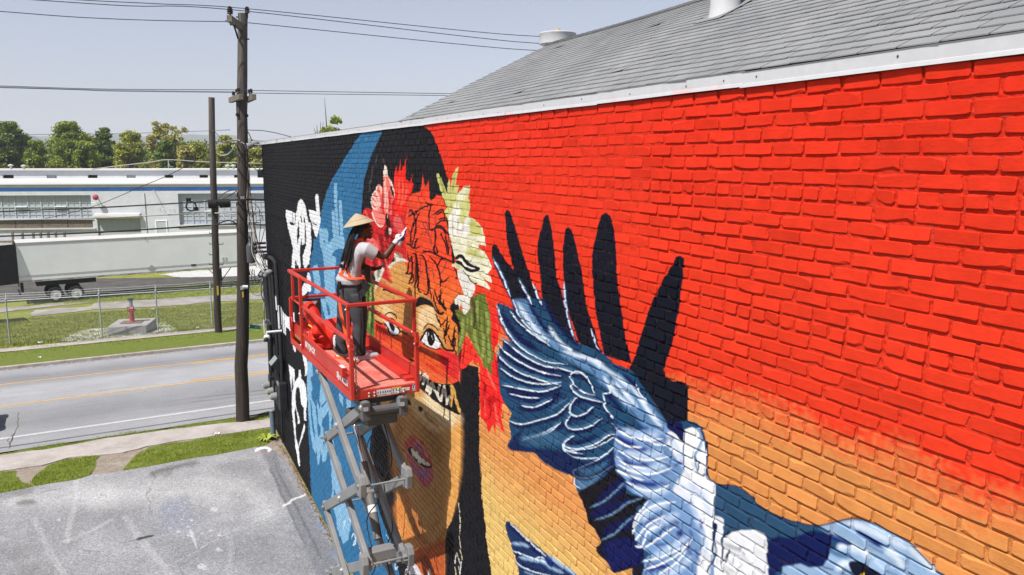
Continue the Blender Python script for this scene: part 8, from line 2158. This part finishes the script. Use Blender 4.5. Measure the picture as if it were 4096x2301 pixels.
# address plate
sgA, sgB = on_pole('G3 2330,231', Y1), on_pole('G3 2432,240', Y1); szh = on_pole('G3 2432,240', Y1).z - on_pole('G3 2432,275', Y1).z
m_green = mat('green_sign', (.0, .40, .26), .45); sg = MB(); dxs = (sgB - sgA).normalized(); sg.hexa([sgA + Vector((0, -.004, -szh)), sgB + Vector((0, -.004, -szh)), sgB + Vector((0, .004, -szh)), sgA + Vector((0, .004, -szh)), sgA + Vector((0, -.004, 0)), sgB + Vector((0, -.004, 0)), sgB + Vector((0, .004, 0)), sgA + Vector((0, .004, 0))])
sgo = sg.build('address_sign', m_green); tag(sgo, 'small green sign reading 3314 fixed to the tall wooden pole', 'sign')
o = text_mesh('3314', szh * .62, 'number', m_stick, sgo, Matrix.Identity(4), .002); cpos = sgA.lerp(sgB, .70); o.matrix_basis = basis((cpos.x, cpos.y - .006, cpos.z - szh * .5), dxs, (0, 0, 1)) @ Matrix.Diagonal((1.05, 1.15, 1, 1))
# lines
def line(name, specs, Ys, r, m, label, cat='wire', group=None, par=None):
    P = pts(specs); n = len(P); Yl = np.interp(np.linspace(0, 1, n), np.linspace(0, 1, len(Ys)), Ys) if len(Ys) != n else Ys
    Q = np.array([on_y(P[i][0], P[i][1], Yl[i]) for i in range(n)]); Q = _smooth(Q, False, 6) if n > 2 else Q; mb = MB(); mb.tube([Vector(q) for q in Q], r, 5); o = mb.build(name, m, None, smooth=True)
    if par: o.parent = par; o.matrix_parent_inverse = Matrix.Translation(-Vector(par.location))
    else: tag(o, label, cat, group)
    return o
YA = Y1 - .1
line('power_line', 'G1 -1200,-160 -400,-70 760,1 1500,38 2305,82 / R1 0,297 620,343 1040,370 1500,400 2600,470', [YA] * 9, .011, m_line, 'topmost power line, passing over the tall pole\'s right insulator', 'power line', 'power lines high on the tall pole')
line('power_line', 'G1 -1200,-90 -300,-40 340,1 1200,56 2147,90 / R1 0,351 620,408 1500,462 2600,530', [YA - .8] * 8, .011, m_line, 'power line carried by the insulator on the slanting crossarm', 'power line', 'power lines high on the tall pole')
line('power_line', 'G1 -1200,20 0,107 700,160 1400,190 2130,204 2310,213 / R1 0,428 660,478 1500,530 2600,600', [YA - .3] * 9, .011, m_line, 'power line crossing just below the pole top insulators', 'power line', 'power lines high on the tall pole')
line('power_line', 'G1 -1200,770 0,803 1000,833 2220,840 2567,849 / R1 0,880 300,892 1500,930', [Y1 - .6] * 8, .009, m_line, 'upper line of the pair on the short double crossarm', 'power line', 'paired lines on the double crossarm'); line('power_line', 'G1 -1200,790 0,819 700,838 1100,852 2180,864 2567,873 / R1 0,897 300,905 1500,940', [Y1 + .5] * 8, .009, m_line, 'lower line of the pair on the short double crossarm', 'power line', 'paired lines on the double crossarm')
line('power_line', 'G1 -1200,782 0,812 1000,842 2215,858', [Y1 + .1] * 4, .006, m_line, 'thin line ending at the middle insulator of the double crossarm', 'power line', 'paired lines on the double crossarm')
line('cable', 'G1 -600,1258 0,1259 1000,1251 1500,1237 1960,1222 2145,1213', [Y2 - .2, Y2 - .2, Y2 - .2, Y2 - .2, Y2 - .2, Y1], .010, m_line, 'thin cable at tree top height running to both wooden poles'); line('cable', 'G1 2230,1213 2340,1216 2567,1240 / P 1400,600 2000,640', [Y1] * 5, .010, m_line, 'thin cable leaving the tall pole to the right over the black wall')
line('cable', 'G1 -300,1380 800,1365 1400,1345 1990,1325 2210,1312', [Y2, Y2, Y2, Y2, Y1], .008, m_line, 'faint cable in front of the tree crowns, lower of two')
line('cable', 'G2 -300,585 0,575 850,541 1660,497 2010,478 2200,466 2460,466 2700,480', [Y2, Y2, Y2, Y2, Y2, Y1, Y1, Y1], .026, m_cable, 'thick black cable across the grid windows, with a coil hanging from it'); line('cable', 'G2 -300,612 0,605 850,550 1660,505', [Y2] * 4, .006, m_cable, 'thin drooping wire under the thick black cable')
line('cable', 'G2 -300,665 0,655 840,638 1500,610 2000,590 2210,597', [Y2, Y2, Y2, Y2, Y2, Y1], .028, m_pale, 'pale weathered cable crossing below the warehouse windows'); line('cable', 'G2 -300,815 0,806 900,770 1600,727 2010,700 2205,690', [Y2 - .2, Y2 - .2, Y2 - .2, Y2 - .2, Y2 - .2, Y1], .036, m_cable, 'thickest black cable sagging along the trailer roof')
line('cable', 'G2 2225,692 2400,690 2700,700', [Y1] * 3, .05, m_galvd, 'grey sleeve on the cable between tall pole and wall'); line('cable', 'G2 300,655 480,630 850,535 1120,430 1300,350 1530,255 1760,140 1930,32', [Y2 + 14, Y2 + 12, Y2 + 9, Y2 + 6, Y2 + 4, Y2 + 2, Y2 + 1, Y2], .016, m_cable, 'dark service cable sloping up across the warehouse to the shorter pole')
line('cable', 'G2 860,181 1100,150 1400,115 1572,92 1900,112 2200,120 2440,126', [90] * 7, .05, m_pale, 'pale cable strung over the warehouse roof in front of the trees'); mb = MB(); mb.tube([at_depth(*pts('G2 1572,92')[0], 96), at_depth(*pts('G2 1572,185')[0], 96)], .06, 6); mb.tube([at_depth(*pts('G2 1572,120')[0], 96), at_depth(*pts('G2 1590,160')[0], 96)], .04, 5); tag(mb.build('roof_mast', m_galvd), 'slim steel mast on the warehouse roof holding the pale cable', 'mast')
line('cable', 'G2 2010,700 2200,690 / W5 0,730', [Y1] * 3, .02, m_cable, '', par=p1)
# gear on the shorter pole
mb = MB(); c = on_pole('G2 2040,505', Y2 - .3); mb.tube([c + Vector((-.45, 0, 0)), c + Vector((.5, 0, .03))], .20, 12); gb = mb.build('splice_case', m_cable, None, smooth=True); tag(gb, 'black splice case strapped beside the shorter pole', 'splice case')
mb = MB()
for k in range(5): mb.tube(ring(on_pole('G2 1785,527', Y2 - .25) + Vector((0, .02 * k, 0)), .19 + .008 * k, .02, (0, 1, 0), 26), .022, 6)
tag(mb.build('cable_coil', m_cable, None, smooth=True), 'coil of spare black cable hanging left of the shorter pole', 'cable coil')
for s, Y in (('G2 1975,342 2010,410 2040,520 2090,620 2160,655 2205,650', [Y2, Y2, Y2, Y1 + 4, Y1, Y1]), ('G1 1990,1322 2100,1315 2210,1308 2275,1335 2300,1400', [Y2, Y2, Y1, Y1 - .2, Y1 - .2]), ('G1 1985,1330 2120,1325 2250,1330 2290,1375', [Y2, Y2, Y1, Y1 - .2])): line('pale_wire', s, Y, .012, m_pale, '', par=p2)
line('wire', 'G1 2005,1230 2060,1290 2140,1330 2210,1345', [Y2, Y2, Y1, Y1], .014, m_cable, '', par=p2); line('wire', 'G1 1975,1420 2050,1447 2130,1440 2200,1340', [Y2, Y2, Y1, Y1], .022, m_galvd, '', par=p2); line('wire', 'G2 2040,455 2100,400 2200,378 2215,440', [Y2, Y1, Y1, Y1], .012, m_cable, '', par=p2); line('wire', 'G2 2050,470 2120,440 2200,390', [Y2, Y1, Y1], .012, m_cable, '', par=p2); line('wire', 'G1 1905,1447 1960,1415 2010,1440 2040,1445', [Y2] * 4, .012, m_cable, '', par=p2)
# service drop: bundle of wires from the tall pole down to the weatherheads
drop = empty('service_drop', (b1.x + .3, Y1 - .4, 4.0)); tag(drop, 'tangle of black and pale service wires between the tall pole and the wall', 'service wires')
rr = random.Random(31); YW = 21.6
heads = [('W5 225,660', 21.9), ('W5 210,690', 21.6), ('W5 285,690', 21.3), ('W5 225,470', 21.6), ('W5 90,650', 22.3), ('W5 20,640', 22.6)]
starts = ['G2 2300,10', 'G2 2318,120', 'G2 2325,200', 'G2 2310,330', 'G2 2320,460', 'G2 2316,590', 'G2 2325,700', 'G2 2312,40', 'G2 2330,150', 'G2 2318,260']
for k in range(15):
    s = pts(starts[k % len(starts)])[0]; e = pts(heads[k % 4][0])[0]; n = 7; Q = []
    for j in range(n):
        t = j / (n - 1); bow = math.sin(math.pi * t); x = s[0] + (e[0] - s[0]) * (t ** (1.6 + .3 * (k % 3))) + rr.gauss(0, 5) * bow; y = s[1] + (e[1] - s[1]) * t + bow * rr.uniform(0, 34) + (30 * bow if t > .6 else 0)
        Q.append(on_y(x, y, Y1 - .25 + (heads[k % 4][1] - Y1 + .25) * t))
    mb = MB(); mb.tube([Vector(q) for q in _smooth(np.array(Q), False, 5)], rr.choice([.005, .006, .008]), 5); attach(mb, 'wire', m_pale if k % 4 == 1 else (mat('brown_wire', (.16, .07, .05), .6) if k % 7 == 3 else m_cable), drop, smooth=True)
for spec in ('W5 0,640 60,760 120,770 180,720 220,700', 'W5 60,650 70,760 90,830 150,800 200,720', 'W5 150,660 100,740 60,720 20,680', 'W5 230,720 180,820 160,960 180,1060 230,1130', 'W5 40,640 20,780 60,870 120,850', 'W5 215,760 165,900 175,1040 250,1140 300,1135', 'W5 210,480 185,540 200,610 235,600', 'W5 235,500 215,560 240,610', 'G2 2320,480 2400,520 2450,620 2460,640', 'G2 2310,600 2420,600 2460,660', 'G2 2330,30 2360,60 2420,90 2440,150 2400,190 2350,140', 'G2 2300,0 2350,-60 2330,-140 2290,-200', 'G2 2330,760 2360,880 2420,900 2470,740', 'G2 2320,860 2380,900 2340,1000 2400,1100', 'G2 2325,1240 2350,1330 2420,1360 2460,1300', 'G2 2420,560 2432,700 2420,850 2440,1000'):
    P = pts(spec); line('wire', spec, [Y1 - .4 - .9 * (i / (len(P) - 1)) for i in range(len(P))], rr.choice([.007, .010, .012]), m_cable if rr.random() < .8 else m_pale, '', par=drop)
for spec, w in (('W5 0,270 0,300 10,320', 1),): pass
cc = on_pole('W5 14,420', Y1 - .5); mb = MB(); zt_, zb_ = on_pole('W5 14,285', Y1 - .5).z, on_pole('W5 14,550', Y1 - .5).z; mb.lathe([(.03, zt_ + .16), (.05, zt_ + .08), (.10, zt_), (.12, zt_ - .03), (.12, zb_ + .02), (.08, zb_), (.02, zb_ - .02)], 16, (cc.x, cc.y, 0)); mb.ball((cc.x, cc.y, zt_ + .22), .06, 10, 6); tag(mb.build('fuse_cutout', mat('dark_grey_can', (.07, .072, .078), .4), None, smooth=True), 'dark grey cylinder hanging right of the tall pole', 'terminal can')
# conduits and weatherheads painted black on the wall corner
m_bpaint = mat('black_painted_pipe', (.022, .023, .026), .45, .3, 4); m_zinc = mat('weatherhead_zinc', (.24, .24, .25), .5, .2, 12)
def on_w(spec, X=-.07): return Vector(on_x(*pts(spec)[0], X))
def pipe(specs, r, label, Xs=-.08, head=None):
    P = [on_w('W5 ' + q if '/' not in q and q[0] in '-0123456789' else q, Xs) for q in specs]; mb = MB(); mb.tube(P, r, 12); o = mb.build('conduit', m_bpaint, None, smooth=True); tag(o, label, 'conduit')
    if head is not None: hb = MB(); h = P[0]; hb.ball(h + Vector((-.02, .0, .03)), .095, 12, 8, (1.1, .9, .8)); hb.tube([h + Vector((-.04, .04, 0)), h + Vector((-.12, .10, -.08))], .06, 10); hb.build('weatherhead', head, o, smooth=True)
    return o
ZM5 = lambda q: q
pipe(['205,700', '230,1000', '262,1300', 'W6 222,690'], .055, 'outermost black conduit at the wall corner with a black weatherhead', head=m_bpaint)
pipe(['232,690', '250,1000', '290,1400', 'W6 257,690'], .055, 'second black conduit from the corner with a pale weatherhead', -.08, m_zinc)
pipe(['288,700', '310,1000', '340,1400', 'W6 290,760'], .06, 'third black conduit from the corner with a pale weatherhead', -.08, m_zinc)
pipe(['322,720', '342,1000', '372,1400', 'W6 312,780'], .035, 'slim black conduit right of the two pale weatherheads')
pipe(['222,458', '270,462', '318,480', '350,510', '372,560', '382,700', '400,960', '412,1160', '428,1440', 'W6 322,300', 'W6 336,560', 'W6 345,810'], .05, 'black conduit bent over in a gooseneck at its top')
mb = MB(); mb.tube([on_w('W5 215,458', -.11), on_w('W5 262,462', -.10)], .085, 10); tag(mb.build('foam_wrap', mat('black_foam', (.018, .018, .02), .95, .3, 30, .8, 40), None), 'rough black foam wrap on the gooseneck conduit end', 'foam wrap')
mb = MB()
for a, b in (('W5 375,1040', 'W5 388,1230'), ('W5 412,1165', 'W5 424,1440')): mb.tube([on_w(a, -.135), on_w(b, -.135)], .02, 8)
mb.tube([on_w('W6 300,0', -.135), on_w('W6 310,170', -.135)], .024, 8); tag(mb.build('white_pipe', m_stick, None), 'white painted length of pipe beside the black conduits', 'pipe')
mb = MB(); mb.tube([on_w('W6 160,85', -.35), on_w('W6 180,92', -.3), on_w('W6 205,130', -.24), on_w('W6 215,190', -.2), on_w('W6 225,420', -.16), on_w('W6 232,690', -.12)], .05, 12); e = mb.build('conduit', m_bpaint, None, smooth=True); tag(e, 'black conduit with a bare metal elbow sticking out at the corner', 'conduit'); mb = MB(); mb.tube([on_w('W6 155,84', -.36), on_w('W6 185,96', -.29), on_w('W6 206,132', -.235)], .056, 12); mb.build('elbow', m_zinc, e, smooth=True)
mb = MB()
for k, (x, y) in enumerate(((190, 262), (195, 325), (200, 385))): q = on_w(f'W5 {x + 40},{y}', -.02); mb.tube([q, q + Vector((-.28, .02, .0))], .035, 6); mb.ball(q + Vector((-.28, .02, 0)), .06, 8, 5)
tag(mb.build('insulator_bracket', m_bpaint, None), 'three black insulator brackets on the wall edge', 'bracket')
# meters
for i, (x, y, lab, cl) in enumerate(((222, 762, 'left electric meter with a clear dome, nearest the corner', (.5, .5, .45)), (262, 826, 'middle electric meter with a yellow disc inside', (.55, .45, .08)), (300, 880, 'right electric meter with a dusty pale face', (.5, .4, .36)))):
    c = on_w(f'W6 {x},{y}', -.16); root = empty('electric_meter', c); tag(root, lab, 'electric meter', 'meters at the wall corner')
    mb = MB(); mb.box(-.05, .16, -.15, .15, -.22, .26); mb.build('meter_box', m_bpaint, root, bevel=.015); M = Matrix.Rotation(-math.pi / 2, 4, 'Y').to_3x3(); mb = MB(); mb.lathe([(.10, .05), (.10, .10), (.085, .19), (.05, .21), (.004, .215)], 20, (0, 0, 0), M); mb.build('glass_dome', mat('meter_glass', (.26, .27, .26), .15), root, smooth=True); mb = MB(); mb.lathe([(.105, .045), (.105, .075)], 20, (0, 0, 0), M); mb.build('ring', m_zinc, root); mb = MB(); mb.lathe([(.05, .214), (.045, .222), (.004, .224)], 14, (0, 0, 0), M); mb.build('dial', mat('meter_dial', cl, .4), root)
c = on_w('W6 346,880', -.10); mb = MB(); mb.box(c.x - .10, c.x + .09, c.y - .17, c.y + .17, c.z - .36, c.z + .36); sw = mb.build('switch_box', m_bpaint, None, bevel=.015); tag(sw, 'tall black switch box right of the meters', 'switch box'); mb = MB(); mb.box(c.x - .12, c.x - .10, c.y - .15, c.y + .15, c.z + .30, c.z + .38); o = mb.build('lid', m_zinc, sw)
mb = MB(); mb.tube([on_w('W6 330,950', -.05), on_w('W6 345,1370', -.05)], .025, 8); tag(mb.build('conduit', m_bpaint, None), 'thin black conduit from the switch box down to the ground', 'conduit')
# wall pack lamp
c = on_w('W6 340,552', -.02); wpk = empty('wall_light', c); tag(wpk, 'wedge shaped wall light with a clouded lens on the black wall', 'wall light')
mb = MB(); mb.prism([(.0, -.22, .20), (-.14, -.22, .22), (-.30, -.22, .05), (-.24, -.22, -.02), (-.10, -.22, -.19), (.0, -.22, -.20)], (0, .44, 0)); mb.build('housing', m_bpaint, wpk, bevel=.01); mb = MB(); mb.add([(-.305, -.20, .055), (-.305, .20, .055), (-.145, .20, .228), (-.145, -.20, .228), (-.245, -.20, -.025), (-.245, .20, -.025)], [(0, 1, 2, 3), (4, 5, 1, 0)]); mb.build('lens', mat('cloudy_lens', (.26, .29, .28), .35, .25, 6), wpk)
# flood light and ball camera at the corner
c = Vector(on_x(*pts('G1 2440,1352')[0], -.05)); fl_ = empty('flood_light', c); tag(fl_, 'small twin flood light at the top corner of the black wall', 'flood light')
mb = MB(); mb.tube([(0, 0, 0), (-.16, .05, .0)], .02, 6); mb.build('arm', m_zinc, fl_)
for q in ((-.26, .1, -.02), (-.14, .12, .03)): mb = MB(); mb.lathe([(.03, -.1), (.06, -.06), (.085, .08), (.08, .09), (.01, .07)], 14, q, Matrix.Rotation(math.radians(-105), 4, 'Y').to_3x3()); mb.build('lamp_head', m_zinc, fl_, smooth=True)
c = on_w('W6 178,264', -.45); bcam = empty('ball_camera', c); tag(bcam, 'white ball camera hanging on an arm beside the conduits', 'camera'); mb = MB(); mb.ball((0, 0, 0), .078, 14, 9); mb.build('dome', m_stick, bcam, smooth=True); mb = MB(); mb.ball((-.03, -.07, -.035), .06, 10, 7); mb.build('lens', m_ink, bcam, smooth=True); mb = MB(); mb.tube([(0, 0, .08), (0, 0, .13), (.36, .0, .13)], .03, 8); mb.tube([(-.05, 0, .1), (-.06, 0, .45)], .012, 5); mb.build('arm', m_stick, bcam)
# steel bollard at the corner
bb = Vector(on_z(*pts('W6 250,1325')[0])); bt_ = Vector(on_y(*pts('W6 230,1045')[0], bb.y)); mb = MB(); mb.tube([bb + Vector((0, 0, -.1)), bt_], .068, 14); bo = mb.build('bollard', mat('blue_grey_steel', (.13, .18, .23), .5, .2, 6), None, smooth=True); tag(bo, 'blue grey steel pipe bollard in front of the wall corner', 'bollard'); mb = MB(); mb.lathe([(.075, 0), (.08, .04), (.05, .07), (.01, .075)], 14, bt_); mb.build('cap', m_zinc, bo, smooth=True)
# ---------------------------------------------------------------- air
hz = MB(); hz.box(-4200, 4200, -30, 4200, -9, 150); hzo = hz.build('haze', None) if False else None
me = bpy.data.meshes.new('haze'); hb_ = MB(); hb_.box(-4200, 4200, -60, 4200, -9, 160); me.from_pydata(hb_.v, [], hb_.f); me.update()
m_haze = bpy.data.materials.new('haze_air'); m_haze.use_nodes = True; nt = m_haze.node_tree; nt.nodes.remove(nt.nodes['Principled BSDF'])
pv = nt.nodes.new('ShaderNodeVolumePrincipled'); pv.inputs['Color'].default_value = (.86, .92, 1.0, 1); pv.inputs['Density'].default_value = .00034; nt.links.new(pv.outputs[0], nt.nodes['Material Output'].inputs['Volume'])
me.materials.append(m_haze); hzo = link_mesh('haze', me); hzo['kind'] = 'stuff'
